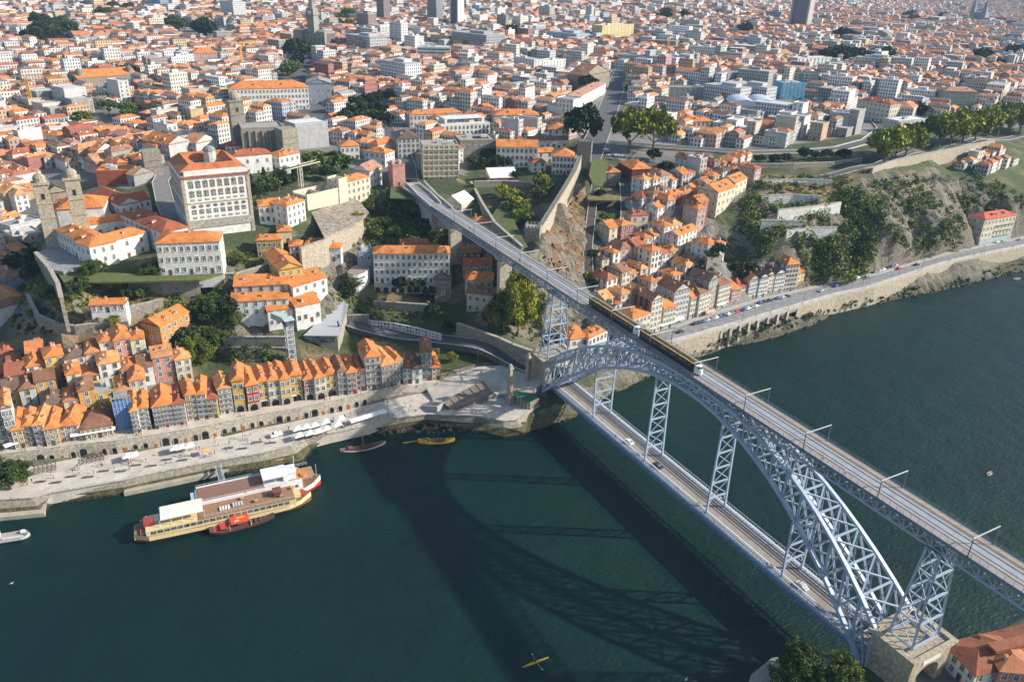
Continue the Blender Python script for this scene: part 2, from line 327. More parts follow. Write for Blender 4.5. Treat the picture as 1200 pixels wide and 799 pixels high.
# landmark blocks: name, category, label, eave left x,y, eave right x,y, base z, height, depth, wall, roof, roof type, floors, bays
LM=[
 ('seminary_hall','hall','white three-storey hall with wide orange hip roof on the green terrace',182,286,257,283,45,15,14,WH,T_OR,'hip',3,9),
 ('seminary_wing','seminary wing','white west wing of the seminary above the paved yard, long row of windows',65,269,104.5,290,47,9,12,WH,T_OR,'hip',2,10),
 ('seminary_wing','seminary wing','sunlit south wing of the seminary with bright orange roof',104.5,290,172,272,46,10,11,WH,T_OR,'hip',2,4),
 ('seminary_wing','seminary wing','east wing of the seminary with half dark half orange roof running towards the palace',141,251,190,273,49,9,13,WH,T_RD,'hip',2,9),
 ('seminary_wing','seminary wing','inner north wing of the seminary closing the courtyard',92,266,148,257,48,7,10,WH,T_OR,'hip',1,6),
 ('seminary_loggia','loggia','arched loggia with small orange roof at the seminary corner',105,297,134,291,45,6,3,CR,T_OR,'shed',1,3),
 ('college_house','college','white college wing with dark red roof left of the palace street',108,227,140,241,50,10,11,WH,T_RD,'gablex',2,6),
 ('college_house','college','white college block with orange-red roof facing the palace street',140,241,176,233,50,9,12,WH,T_RD,'gablex',2,5),
 ('church_nave','church nave','white church nave and transept with broad orange roofs below two stone towers',66,246,121,243,46,16,20,WH,T_OR,'hip',1,3),
 ('church_transept','church transept','white church side wing with small windows, lower left of the broad orange roofs',50,238,67,247,45,13,13,WH,T_OR,'hip',1,2),
 ('garden_pavilion','pavilion','small garden pavilion with orange roof on the middle terrace',105,358,146,356,38,3.5,6,WH,T_OR,'gablex',1,5),
 ('orange_house','house','tall orange and yellow house above the old town with a kinked orange roof',187,383,221,366,22,12,11,ORG,T_OR,'gablex',3,5),
 ('terrace_house','terrace house','upper left white terrace house with orange roof above the lift tower',274,336,337,333,34,7,8,LG,T_OR,'shed',2,5),
 ('terrace_house','terrace house','lower left white terrace house with orange roof above the lift tower',271,354,338,350,29,7,8,WH,T_OR,'shed',2,6),
 ('terrace_house','terrace house','upper right white terrace house with orange roof beside the cliff',343,337,383,325,32,8,9,WH,T_OR,'shed',2,4),
 ('terrace_house','terrace house','lowest terrace house with stone base directly above the lift tower',313.5,365,343,361,23,9,8,WH,T_OR,'shed',1,4),
 ('terrace_house','terrace house','low white terrace house with bright orange roof left of the grey roofed hall',346,360,375,354,24,9,8,WH,T_OR,'shed',1,4),
 ('yellow_house','house','broad yellow house with orange roof on the rocks above the terrace houses',300,282,329.5,281,42,9,8,YE,T_OR,'hip',2,5),
 ('yellow_house','house','yellow house showing a steep orange gable roof on the rocks',309,299,327,317,38,8,11,YE,T_OR,'gablex',2,3),
 ('cliff_house','house','small cream house with pyramid roof under the ruined terrace',325,272,341,271,45,6,9,CR,T_OR,'hip',1,2),
 ('cliff_house','house','small white cliff house with two orange roof planes, leftmost on the cliff top',339,289,356,288,40,6,8,WH,T_OR,'hip',2,3),
 ('cliff_house','house','small blue-grey cliff house with white dormers',357,287,364,287,40,7,7,BL,T_OR,'hip',2,2),
 ('cliff_house','house','cream cliff house with long flat front over the rock face',364,287,381,286,40,6,8,CR,T_OR,'gablex',1,4),
 ('cliff_house','house','white cliff house with orange roof, rightmost on the cliff top',382,291,399,291,38,7,8,WH,T_OR,'hip',1,3),
 ('mansion','mansion','white mansion wing with bright orange hip roof above the ruined terrace',303,242,336,240,52,9,11,WH,T_OR,'hip',2,5),
 ('mansion','mansion','right white mansion block with bright orange roof next to the roofless ruin',336,242,357,235,51,11,12,WH,T_OR,'hip',3,4),
 ('ruined_house','ruin','long roofless stone ruin with empty windows above the bare terrace',359,228.5,396,220,52,9,12,CR,ST,'ruin',2,8),
 ('ruined_house','ruin','tall roofless beige house front with empty windows',396,210,406,207,51,15,8,CR,ST,'ruin',4,3),
 ('hill_house','house','cream hill house with orange roof right of the tall ruin',406,214,433,207,50,12,10,CR,T_OR,'hip',3,5),
 ('hill_house','house','white house with faded pink roof at the top of the green slope',412,199.5,433,202,54,9,16,WH,T_PK,'gabley',2,4),
 ('hill_house','house','small white and yellow house with orange roof near the bridge head',427,177,451,180.5,58,8,11,WH,T_OR,'hip',2,4),
 ('hill_house','house','white house with orange roof behind the round green tree',399,172,421,171,58,9,13,WH,T_OR,'hip',2,4),
 ('peeling_house','house','derelict house with peeling pink side wall at the bridge head',460,195,474.5,194,55,12,10,PK,T_BR,'flat',1,1),
 ('apartment_block','apartment block','beige apartment block with six rows of balconies at the bridge head',495.5,171.5,537,171,56.5,20,14,CR,GY,'flat',6,7),
 ('street_building','building','old street building with dark slate roof left of the balcony block',466,163,492,162,58,13,22,LG,T_DK,'hip',4,5),
 ('street_building','building','long arcaded building with orange roof and close white window bays',480,135,542,132,62,9,12,LG,T_OR,'hip',2,14),
 ('white_hotel','hotel','large white modern hotel with flat white roof terraces',517,148,574,145,60,11,22,WH,WH,'flat',3,12),
 ('stone_convent','convent','grey stone convent block with inner yard and flat roof',539,166,582,165,60,12,20,ST,GY,'flat',2,6),
 ('white_convent','convent','long white convent wing with bright orange roof beside the city wall',582,172.5,630.5,173.5,57,13,14,WH,T_OR,'gablex',3,9),
 ('white_convent','convent','tall white convent house with orange roof next to the crenellated wall',647.5,183,673.5,184,57,12,18,WH,T_OR,'hip',3,6),
 ('white_convent','convent','small white convent annex with steep orange roof',623.5,191,640,190.5,57,6,9,WH,T_RD,'hip',2,2),
 ('white_convent','convent','low white link with orange roof between the convent wings',629,179,650,178.5,58,7,6,WH,T_OR,'shed',2,2),
 ('white_convent','convent','long low rear convent wing with brown roof',607,165,665,164.5,60,6,8,WH,T_BR,'gablex',1,9),
 ('palace_museum','museum','white hall with tall pilaster windows and orange hip roof above the convent',579,135.5,633,135.5,63,9.5,16,LG,T_OR,'hip',1,12),
 ('corner_house','house','white house with steep bright orange pyramid roof beside the dark cedar',641.5,151.5,664,152.5,62,7,16,WH,T_OR,'hip',2,3),
 ('long_white_building','building','long brilliant white building with pinkish roof facing the avenue',666,121,710,98,66,11,14,WH,T_PK,'hip',1,0),
 ('pink_roof_house','house','white house with pink roof at the end of the long white building',649,119.5,666,120.5,66,10,14,WH,T_PK,'hip',2,3),
 ('theatre','theatre','stone theatre with pedimented orange roof at the head of the avenue',684.5,89,715,84,70,15,18,ST,T_BR,'gabley',1,4),
 ('garden_shed','shed','low shed with flat white roof and red wall above the terraced garden',575,209,607,208,53.5,3.5,12,RD,WH,'shedw',1,3),
 ('white_slope_block','school','long white four-storey school with orange hip roof below the bridge',437,297.5,527,297,26,16,11,WH,T_OR,'hip',4,14),
 ('grey_annex','annex','plain blue-grey annex left of the white four-storey school',420,297,436,296,25,15,9,BL,GY,'flat',3,2),
 ('stone_chapel','chapel','tall narrow stone chapel with brown gable roof in front of the white school',509,327.5,528.5,327.5,14,15,26,ST,T_BR,'gabley',3,1),
 ('row_shed','shed','low red-brick workshop with orange roof and a white end',470,288,502,287,37,4,8,T_RD,T_RD,'gablex',1,5),
 ('slope_house','house','rusty roofed slope house highest in the row under the bridge',541,297,564,296,30,8,10,MR,T_BR,'gablex',2,3),
 ('slope_house','house','slope house with patched orange roof, second highest under the bridge',544,312,577,311,26,8,10,GY,T_RD,'gablex',2,4),
 ('slope_house','house','slope house with bright orange roof in the middle of the row under the bridge',545,328,577,330,21,8,11,CR,T_OR,'gablex',2,4),
 ('slope_house','house','lowest slope house with bare yellow wall in the row under the bridge',547,343,580,347,17,10,10,CR,T_BR,'gablex',2,4),
 ('bridge_head_house','house','beige warehouse with white folded roof beside the bridge head',518,236,541,240,46,6,14,CR,WH,'gabley',1,3),
 ('bridge_head_house','house','low house with wide rusty roof squeezed between bridge and garden wall',550,262,579,264,43,6,12,LG,T_OR,'hip',1,4),
 ('riverbank_house','house','white house with orange hip roof behind the arch, north bank',668,398,690,394.5,9,9,14,WH,T_OR,'hip',2,2),
 ('riverbank_house','house','white side wing with orange roof behind the arch crown',690,397,712,387,9,9,8,WH,T_OR,'hip',2,5),
 ('old_fort_house','house','left twin stone house with orange roof beside the funicular',700,203,712,203,50,9,9,ST,T_OR,'hip',2,2),
 ('old_fort_house','house','right twin stone house with orange roof beside the dark lane',713,202.5,728,202,50,9,9,ST,T_OR,'hip',2,2),
 ('maroon_warehouse','warehouse','maroon-walled building with several orange roofs above the dark lane',741,199,765,198,53,9,22,MR,T_OR,'hip',1,0),
 ('lane_house','house','sky-blue house at the foot of the maroon warehouse lane',739,237,753,236,45,6,7,BL,T_RD,'hip',2,2),
 ('lane_house','house','tall cream house with worn pink roof standing on the dark lane',740,253,760,252,40,9,9,CR,T_RD,'hip',2,2),
 ('upper_row_house','house','first white house of the upper row along the cliff path',753,232,766,229,47,7,9,WH,T_RD,'hip',2,3),
 ('upper_row_house','house','second cream house of the upper row with brown roof',766,228,777,225,47,9,10,CR,T_BR,'hip',3,3),
 ('upper_row_house','house','third pale house of the upper row, narrow and tall',777,223,785,221,47,10,9,WH,T_BR,'hip',3,2),
 ('upper_row_house','house','red house of the upper row with orange roof',785,230,803,226,47,7,9,RD,T_OR,'hip',2,4),
 ('upper_row_house','house','small yellow house at the end of the upper row',803,226,813,223,47,7,8,YE,T_OR,'hip',2,2),
 ('cliff_top_house','house','large white house with arches and orange roof high on the cliff',842,226,862,219,44,14,14,CR,T_OR,'gablex',3,4),
 ('cliff_top_house','house','tall reddish house on the cliff edge left of the large white one',817,226,832,224,45,9,9,PK,T_RD,'hip',3,3),
 ('cliff_top_house','house','cliff-top house with black slate and orange roof, rightmost of the group',862,215,876,209,50,9,12,CR,T_OR,'gablex',2,3),
 ('long_cottage','cottage','long narrow cottage with orange roof and white front at the foot of the cliff',795,277,817,268,36,6,8,WH,T_OR,'gablex',2,5),
 ('long_cottage','cottage','small orange roofed cottage right of the round yard',814,289,830,281,31,5,6,CR,T_OR,'gablex',1,3),
 ('river_hotel','hotel','cream riverside hotel with red mansard roof and dormers on the far right',1154.5,258,1191.5,252,11,18,13,CR,(0.55,0.12,0.06),'hip',4,9),
 ('white_block','apartment block','white block with tall dark windows behind the big plane trees',763,132,787,135,62,13,12,WH,WH,'flat',3,6),
 ('white_block','apartment block','white block with orange roof right of the tall-windowed white block',787,137,812,139.5,61,10,12,WH,T_OR,'hip',3,6),
 ('white_block','apartment block','pale grey block with orange roof above the curved road',812,143,837,142.5,60,12,12,LG,T_OR,'hip',3,5),
 ('concrete_block','office block','long concrete office block with grey roof above the curved road',781,103,836,104,68,11,14,GY,GY,'flat',3,9),
 ('blue_block','apartment block','cyan-blue apartment block in the upper right',917,98,945,98,68,15,14,(0.08,0.36,0.62),LG,'flat',5,6),
 ('white_apartments','apartment block','broad white apartment block behind the blue one',935,69,975,68,74,14,14,WH,LG,'flat',4,9),
 ('gable_wall_block','apartment block','grey-blue block with large blank wall beside the curved road',977,133,1014,135,62,12,16,(0.4,0.46,0.52),LG,'flat',2,5),
 ('corner_block','apartment block','wide beige corner building with brown roof beyond the curved road',1006,117,1044,123,62,16,16,CR,T_RD,'hip',4,8),
 ('modern_block','apartment block','modern grey and white terraced block above the retaining wall',1053,143,1088,140,58,13,14,LG,WH,'flat',4,7),
 ('green_grey_block','apartment block','green-grey apartment block with purple roof on the right',1108,107,1146,108,62,18,16,GN,T_PK,'hip',5,9),
 ('white_apartments','apartment block','white apartment block left of the theatre',602,67,626,71,72,14,14,WH,LG,'flat',5,7),
 ('white_apartments','apartment block','white apartment block with red panel near the theatre',632,73,663,70,72,12,14,WH,LG,'flat',4,8),
 ('ribbon_office','office block','white office block with long ribbon windows in the upper middle',489,56,528,57,74,17,25,WH,LG,'flat',5,1),
 ('yellow_office','office block','yellow gridded office block in the distance',706,31,743,29,82,22,18,(0.62,0.52,0.25),LG,'flat',7,9),
 ('long_white_block','hospital','long white four-storey block with orange roof in the upper left',268,105,361,103,66,17,22,WH,T_OR,'hip',4,22),
 ('old_hospital','hospital','pale building with many windows and orange roof behind the old town',222,106,247,104,66,12,16,LG,T_OR,'flat',3,7),
 ('gothic_block','building','grey-blue tiled church front beside the square',359,98,388,98,66,17,22,(0.30,0.34,0.42),GY,'gabley',2,5),
 ('red_scaffold_house','house','square dark red sheeted building right of the twin towers',112,202,156,201,51,8,20,T_RD,T_OR,'flat',1,0),
 ('customs_house','house','long white house with orange roof low in the left old town',28,154,67,160,52,7,10,WH,T_OR,'hip',1,7),
 ('stone_hall','hall','long stone hall with two domes on its roof',90,92,160,87,64,10,22,ST,T_OR,'gablex',1,10),
 ('white_roof_hall','hall','pale market hall with orange strip roof, upper left',58,150,90,147,54,7,14,WH,T_LT,'flat',1,2),
 ('pink_building','building','pink building with many windows in the upper left',226,63,257,62,72,12,18,PK,T_OR,'hip',4,9),
]
WALLS=[ # label, pixel path (top edge), top z, base z, thickness, category
 ('stone retaining wall under the lawn of the white hall',[(150,327),(190,329),(232,326)],43.5,37,1.2),
 ('curved retaining wall of the lowest bare terrace',[(32,346),(45,370),(70,381),(88,383),(116,380),(150,378)],33,27,1.0),
 ('stone wall between the two bare terraces',[(100,366),(150,361),(190,352)],37,33,1.0),
 ('long old wall running down from the paved yard',[(42,297),(58,315),(68,333),(72,350)],47,35,1.5),
 ('stone wall below the rocks left of the terrace houses',[(248,322),(276,322),(300,315),(330,305)],43,38,1.2),
 ('high stone wall holding up the ruined terrace',[(352,292),(378,283),(400,270),(424,256)],50,40,1.5),
 ('rear stone garden wall behind the riverside arcade',[(262,396),(300,396),(340,396)],22,16,1.0),
 ('lower grey garden wall behind the riverside arcade',[(256,408),(300,408),(342,409)],17,12,1.0),
 ('stone wall under the grey workshop below the school',[(438,354),(500,358)],21,17,1.0),
 ('grey wall along the road left of the mural',[(408,371),(432,370)],19,13,1.2),
 ('stone retaining wall right of the mural, curving to the tunnel',[(536,380),(560,388),(585,397),(600,404),(622,412)],20,12,1.5),
 ('garden wall beside the bridge along the terraced garden',[(552,214),(566,240),(580,262),(612,290)],53,46,1.2),
 ('upper wall of the terraced garden under the white shed',[(556,214),(590,213),(622,215)],57,53,1.5),
 ('stone wall below the grass plot next to the bridge head',[(457,233),(486,234)],52,46,1.2),
 ('grey wall below the twin stone houses',[(690,237),(727,236)],47,42,1.2),
 ('dark retaining wall with pale patches below the curved road',[(878,193),(930,193),(975,191),(1010,186)],60,55,1.2),
 ('low terrace wall between curved road and white rubble walls',[(885,212),(930,211),(975,212)],56.5,53,1.0),
 ('stone wall at the foot of the upper row cliff path',[(760,251),(780,247),(800,240),(812,233)],46.5,40,1.5),
 ('tall grey buttress wall beside the green gully right',[(828,303),(844,300)],34,26,2.0),
 ('terraced white rubble wall, topmost above the green gully',[(893,230),(930,229),(962,231)],53,48,1.2),
 ('terraced white rubble wall, second above the green gully',[(912,247),(950,243),(985,238)],49,45,1.2),
 ('terraced white rubble wall, third above the green gully',[(893,259),(945,260)],46,42,1.2),
 ('terraced white rubble wall, lowest above the green gully',[(922,271),(950,268),(980,267)],42,38,1.2),
 ('sunlit promenade wall below the plane trees on the right',[(1022,198),(1050,188),(1090,180),(1130,172),(1165,165)],62,55,1.5),
]
for r in LM:
    a=U(r[3],r[4],r[7]+r[8]); b=U(r[5],r[6],r[7]+r[8]); d=(b-a)[:2]; L=np.linalg.norm(d); n=np.array([-d[1],d[0]])/L
    for q in (a[:2],b[:2],(a[:2]+b[:2])/2+n*r[9]/2): CTRL.append((q[0],q[1],r[7]))
for w in WALLS:
    pts=[U(x,y,w[2]) for x,y in w[1]]
    for i,p in enumerate(pts):
        q=pts[min(i+1,len(pts)-1)]-pts[max(i-1,0)]; n=np.array([-q[1],q[0]]); n/=np.linalg.norm(n)
        CTRL.append((p[0]+n[0]*2.5,p[1]+n[1]*2.5,w[2]-0.6)); CTRL.append((p[0]-n[0]*2.5,p[1]-n[1]*2.5,w[3]))
# drop controls that nearly coincide, then solve a linear radial basis
_c=[]
for p in CTRL:
    if all((p[0]-q[0])**2+(p[1]-q[1])**2>9 for q in _c): _c.append(p)
CT=np.array(_c); _d=np.linalg.norm(CT[:,None,:2]-CT[None,:,:2],axis=2)
_n=len(CT); _A=np.zeros((_n+3,_n+3)); _A[:_n,:_n]=_d-np.eye(_n)*1.5; _A[:_n,_n]=1; _A[:_n,_n+1:]=CT[:,:2]; _A[_n,:_n]=1; _A[_n+1:,:_n]=CT[:,:2].T
RB=np.linalg.solve(_A,np.concatenate([CT[:,2],np.zeros(3)]))
def Zn(u,v):
    u=np.atleast_1d(np.asarray(u,float)).ravel(); v=np.atleast_1d(np.asarray(v,float)).ravel(); out=np.empty(len(u))
    for i in range(0,len(u),4000):
        d=np.sqrt((u[i:i+4000,None]-CT[None,:,0])**2+(v[i:i+4000,None]-CT[None,:,1])**2)
        out[i:i+4000]=d@RB[:_n]+RB[_n]+u[i:i+4000]*RB[_n+1]+v[i:i+4000]*RB[_n+2]
    return out
def Z(u,v): return float(Zn(u,v)[0])
def G(x,y,z0=40):
    """ground point under a photo pixel: march the ray down to the terrain"""
    d=cf+(x-W0/2)/FPX*cr-(y-H0/2)/FPX*cu; t=np.arange(120,3500,9.0); P_=CP[None]+t[:,None]*d[None]
    h=P_[:,2]-Zn(P_[:,0],P_[:,1]); k=np.argmax(h<0)
    if h[k]>=0: return P_[-1]
    a,b=t[k-1],t[k]
    for _ in range(9):
        m_=(a+b)/2; p=CP+m_*d
        if p[2]<Z(p[0],p[1]): b=m_
        else: a=m_
    return CP+b*d
def inpoly(u,v,poly):
    c=np.zeros(np.shape(u),bool); n=len(poly)
    for i in range(n):
        x1,y1=poly[i][:2]; x2,y2=poly[(i+1)%n][:2]
        if y1==y2: continue
        c^=((v<y1)!=(v<y2))&(u<(x2-x1)*(v-y1)/(y2-y1)+x1)
    return c
CLAMPS=[([tuple(U(x,y,5)[:2]) for x,y in [(-200,650),(-60,600),(0,592),(60,584),(145,568),(245,549),(350,526),(430,503),(500,490),(600,498),(630,490),(640,455),(600,456),(540,462),(500,460),(470,462),(400,482),(300,501),(180,525),(90,536),(0,549),(-160,574)]],4.4),
 ([tuple(U(x,y,9.4)[:2]) for x,y in [(-160,565),(0,537),(135,521),(240,504),(350,482),(470,455),(515,449),(515,436),(470,442),(400,455),(280,474),(180,495),(100,507),(0,518),(-160,550)]],9.0),
 ([tuple(U(x,y,11)[:2]) for x,y in [(735,425),(793,406),(845,391),(934,365),(1025,341),(1117,311),(1200,294),(1420,240),(1400,225),(1280,255),(1190,276),(1110,293),(1025,317),(942,335),(888,347),(840,361),(787,378),(730,402)]],10.6),
 ([tuple(U(*p)[:2]) for p in [(495,456,6.5),(510,440,9.6),(560,427,10.6),(600,425,11.3),(632,429,11.6),(645,446,11.6),(620,466,8.0),(585,466,6.0),(540,470,5.0)]],5.6)]
def wpoly(pts,z=None): return [(U(x,y,z) if z is not None else G(x,y))[:2] for x,y in pts]
# ------------------------------------------------------------------ ground and water
def stretch(lo,hi,step,end_lo,end_hi,g=1.12):
    a=list(np.arange(lo,hi+step,step)); s=step; x=a[0]; pre=[]
    while x>end_lo: s*=g; x-=s; pre.append(x)
    s=step; x=a[-1]; post=[]
    while x<end_hi: s*=g; x+=s; post.append(x)
    return np.array(pre[::-1]+a+post)
gu=stretch(-340,-60,3.0,-14000,300); gv=stretch(-280,470,3.0,-6000,14000)
GU,GV=np.meshgrid(gu,gv,indexing='ij'); R_=Zn(GU.ravel(),GV.ravel()).reshape(GU.shape)
fade=np.clip((np.hypot(GU+300,GV-200)-1800)/4000,0,1); R_=np.clip(R_,2,200)*(1-fade)+(85+30*np.sin(GU/1900)*np.cos(GV/1500))*fade
dn=shore(GV)-GU; ds=GU-shore_s(GV)
ln=np.clip(dn/5.0,0,1)**0.7*(np.clip(R_,2,300)+1.0)-1.0; lsn=np.clip(ds/4.0,0,1)*(np.clip(R_,5,300)+1.5)-1.5
far_e=np.clip((GV-430)/200,0,1)
ZG=np.where(dn>0,ln,np.where(ds>0,lsn,-2.5))
jit=RNG.normal(0,1,ZG.shape); steep=np.hypot(*np.gradient(ZG,gu,gv))
ZG=ZG+jit*np.clip(steep-0.35,0,1.0)*1.3*(np.abs(GU+200)<180)*(dn>3)
for pl,zc in CLAMPS:
    ins=inpoly(GU,GV,pl); ZG=np.where(ins,np.minimum(ZG,zc),ZG)
from mathutils import noise as mnoise
_rz=[wpoly(q) for q in ([(1012,205),(1100,200),(1170,225),(1180,285),(1030,300),(1005,250)],[(590,318),(640,292),(690,290),(690,400),(640,410),(612,395)],[(745,255),(830,245),(845,268),(800,285),(760,275)],[(632,230),(682,225),(690,300),(676,325),(640,300)])]
_m=np.zeros(GU.shape,bool)
for pl in _rz: _m|=inpoly(GU,GV,pl)
_m&=(dn>14)
for i,j in zip(*np.nonzero(_m)):
    u_,v_=GU[i,j],GV[i,j]; ZG[i,j]+=4.5*mnoise.noise((u_/16,v_/16,.3))+2.4*mnoise.noise((u_/6,v_/6,1.7))
vs_=np.stack([GU,GV,ZG],-1).reshape(-1,3); nv=len(gv); nu=len(gu)
ii,jj=np.meshgrid(np.arange(nu-1),np.arange(nv-1),indexing='ij'); k=(ii*nv+jj).ravel()
fs=np.stack([k,k+nv,k+nv+1,k+1],1)
me=bpy.data.meshes.new('ground'); me.from_pydata(vs_.tolist(),[],fs.tolist())
gm,t,b=mat('ground_soil',0.95); p=geo(t)
nrm=N(t,'ShaderNodeNewGeometry').outputs['Normal']; sp=N(t,'ShaderNodeSeparateXYZ'); t.links.new(nrm,sp.inputs[0])
n1=noise(t,0.045,5,p); n2=noise(t,0.6,5,p)
soil=ramp(t,n1,[(0.30,(0.20,0.14,0.08)),(0.40,(0.13,0.115,0.055)),(0.46,(0.065,0.08,0.026)),(0.60,(0.04,0.062,0.02)),(0.66,(0.07,0.085,0.03)),(0.74,(0.19,0.17,0.12))])
soil=mul(t,soil,ramp(t,n2,[(0.3,(0.6,)*3),(0.7,(1.25,)*3)]))
rk=ramp(t,noise(t,0.5,8,p,0.7),[(0.3,(0.045,0.045,0.035)),(0.44,(0.12,0.105,0.08)),(0.54,(0.22,0.19,0.15)),(0.62,(0.05,0.06,0.025)),(0.72,(0.17,0.13,0.085)),(0.82,(0.28,0.25,0.20))])
st=N(t,'ShaderNodeMapRange'); st.inputs[1].default_value=0.80; st.inputs[2].default_value=0.62; t.links.new(sp.outputs[2],st.inputs[0])
mkn=N(t,'ShaderNodeAttribute',attribute_name='Mask').outputs['Color']; ms=N(t,'ShaderNodeSeparateColor'); t.links.new(mkn,ms.inputs[0])
brown=ramp(t,noise(t,0.12,6,p,.7),[(0.35,(0.27,0.165,0.085)),(0.5,(0.19,0.125,0.065)),(0.6,(0.09,0.09,0.035)),(0.7,(0.26,0.18,0.10))])
xs=N(t,'ShaderNodeMix',data_type='RGBA'); t.links.new(ms.outputs[1],xs.inputs[0]); t.links.new(soil,xs.inputs[6]); t.links.new(brown,xs.inputs[7])
fr_=math_(t,'MINIMUM',math_(t,'ADD',st.outputs[0],math_(t,'MULTIPLY',ms.outputs[0],.85)),1.0)
x=N(t,'ShaderNodeMix',data_type='RGBA'); t.links.new(fr_,x.inputs[0]); t.links.new(xs.outputs[2],x.inputs[6]); t.links.new(rk,x.inputs[7])
# streets between the houses: attribute 'Col' marks built-up ground
at=me.color_attributes.new('Col','FLOAT_COLOR','POINT')
# town limits (photo pixels on the ground)
CITY=wpoly([(-400,400),(-5,395),(15,352),(24,318),(34,292),(46,262),(60,222),(110,214),(150,222),(182,212),(198,190),(262,170),(330,176),(395,178),(408,196),(440,206),(470,200),(545,205),(560,172),(640,160),(688,165),(735,200),(790,188),(860,176),(960,166),(1030,158),(1110,148),(1200,150),(1500,160)])
CITY+= [(-600,6000),(-7000,6000),(-7000,-3000),(-300,-2500)]
BARR=wpoly([(-80,480),(-80,424),(20,422),(60,420),(100,412),(130,404),(165,398),(195,404),(216,418),(216,440),(170,462),(90,482),(-80,505)])
GUID=wpoly([(684,395),(690,330),(700,285),(735,268),(760,262),(800,262),(840,262),(835,300),(870,310),(925,318),(930,328),(860,352),(760,378)])
GUI2=wpoly([(733,270),(733,240),(765,222),(800,194),(880,190),(886,214),(862,236),(815,252),(770,266)])
FONT=wpoly([(1118,182),(1160,172),(1230,168),(1230,215),(1165,212),(1128,200)])
town=inpoly(GU,GV,CITY)|inpoly(GU,GV,BARR)|inpoly(GU,GV,GUID)|inpoly(GU,GV,GUI2)
ca=np.zeros((nu,nv,4),np.float32); ca[...,0]=town; ca[...,3]=1; low=(ZG<3.4)&(dn>0); ca[...,1]=low; at.data.foreach_set('color',ca.ravel())
rockz=[wpoly(q) for q in ([(540,330),(580,310),(640,290),(690,290),(690,400),(640,412),(600,395),(560,380)],[(1012,205),(1100,200),(1170,225),(1180,285),(1030,300),(1005,250)],[(345,296),(430,285),(424,340),(405,372),(385,352),(340,318)],[(300,318),(345,300),(345,318),(280,330),(240,328)],[(745,255),(830,245),(845,268),(800,285),(760,275)],[(930,300),(985,320),(980,338),(945,330)])]
soilz=[wpoly(q) for q in ([(20,345),(60,330),(190,335),(200,372),(150,398),(60,420),(0,420)],[(890,205),(1010,200),(1010,228),(890,232)],[(632,230),(682,225),(690,300),(676,325),(640,300)],[(1020,285),(1110,275),(1110,305),(1020,318)],[(430,345),(500,352),(500,362),(430,360)])]
mk=me.color_attributes.new('Mask','FLOAT_COLOR','POINT'); ma=np.zeros((nu,nv,4),np.float32); ma[...,3]=1
for pl in rockz: ma[...,0]=np.maximum(ma[...,0],inpoly(GU,GV,pl))
for pl in soilz: ma[...,1]=np.maximum(ma[...,1],inpoly(GU,GV,pl))
ma[...,0]=np.maximum(ma[...,0],((dn>0)&(dn<16)&(GV>20)))
for _ in range(2):
    ma[1:-1,1:-1,:2]=(ma[1:-1,1:-1,:2]*2+ma[:-2,1:-1,:2]+ma[2:,1:-1,:2]+ma[1:-1,:-2,:2]+ma[1:-1,2:,:2])/6
mk.data.foreach_set('color',ma.ravel())
ac=attr(t); sc_=N(t,'ShaderNodeSeparateColor'); t.links.new(ac,sc_.inputs[0])
y=N(t,'ShaderNodeMix',data_type='RGBA'); t.links.new(sc_.outputs[0],y.inputs[0]); t.links.new(x.outputs[2],y.inputs[6])
t.links.new(ramp(t,n1,[(0.4,(0.14,0.135,0.125)),(0.6,(0.22,0.21,0.19))]),y.inputs[7])
w=N(t,'ShaderNodeMix',data_type='RGBA'); t.links.new(sc_.outputs[1],w.inputs[0]); t.links.new(y.outputs[2],w.inputs[6])
t.links.new(ramp(t,n2,[(0.4,(0.03,0.035,0.015)),(0.6,(0.09,0.085,0.05))]),w.inputs[7])
t.links.new(w.outputs[2],b.inputs['Base Color']); bump(t,b,noise(t,0.9,6,p),0.8,0.7)
me.materials.append(gm); me.polygons.foreach_set('use_smooth',[False]*len(fs)); me.update()
tag(inst('ground',me),kind='structure')
# water
wm_,t,b=mat('river_water',0.12); p=geo(t); b.inputs['Base Color'].default_value=(0.006,0.028,0.026,1); b.inputs['IOR'].default_value=1.29
t.links.new(ramp(t,noise(t,0.012,3,p),[(0.35,(0.001,0.015,0.014)),(0.65,(0.002,0.022,0.016))]),b.inputs['Base Color'])
mp=N(t,'ShaderNodeMapping'); mp.inputs['Rotation'].default_value=(0,0,0.5); mp.inputs['Scale'].default_value=(1,0.35,1); t.links.new(p,mp.inputs[0])
h=math_(t,'ADD',noise(t,1.0,4,mp.outputs[0],0.6),math_(t,'MULTIPLY',noise(t,0.06,4,p),3.0))
t.links.new(ramp(t,noise(t,0.018,4,mp.outputs[0]),[(0.35,(0.42,)*3),(0.65,(0.55,)*3)]),b.inputs['Roughness']); bump(t,b,h,0.42,0.9)
mb=MB(); mb.add([(-700,-3000,0),(600,-3000,0),(600,3000,0),(-700,3000,0)],[(0,1,2,3)],wm_); tag(mb.build('water'),kind='structure')
# ------------------------------------------------------------------ the iron arch bridge
STEEL=(0.36,0.44,0.55); DKST=(0.16,0.19,0.23); ZU=57.2; ZL=12.0
def zi_(u): return 50-(50-7.8)*(u/86.0)**2
def ze_(u): return 54.4-(54.4-23)*(abs(u)/85.0)**2.35
def vi_(u): return 3.2+4.7*(abs(u)/86.0)**2
def ve_(u): return 3.0+4.2*(abs(u)/85.0)**2
br=thing('arch_bridge','blue-grey iron double-deck arch bridge spanning the river','bridge',(0,0,0))
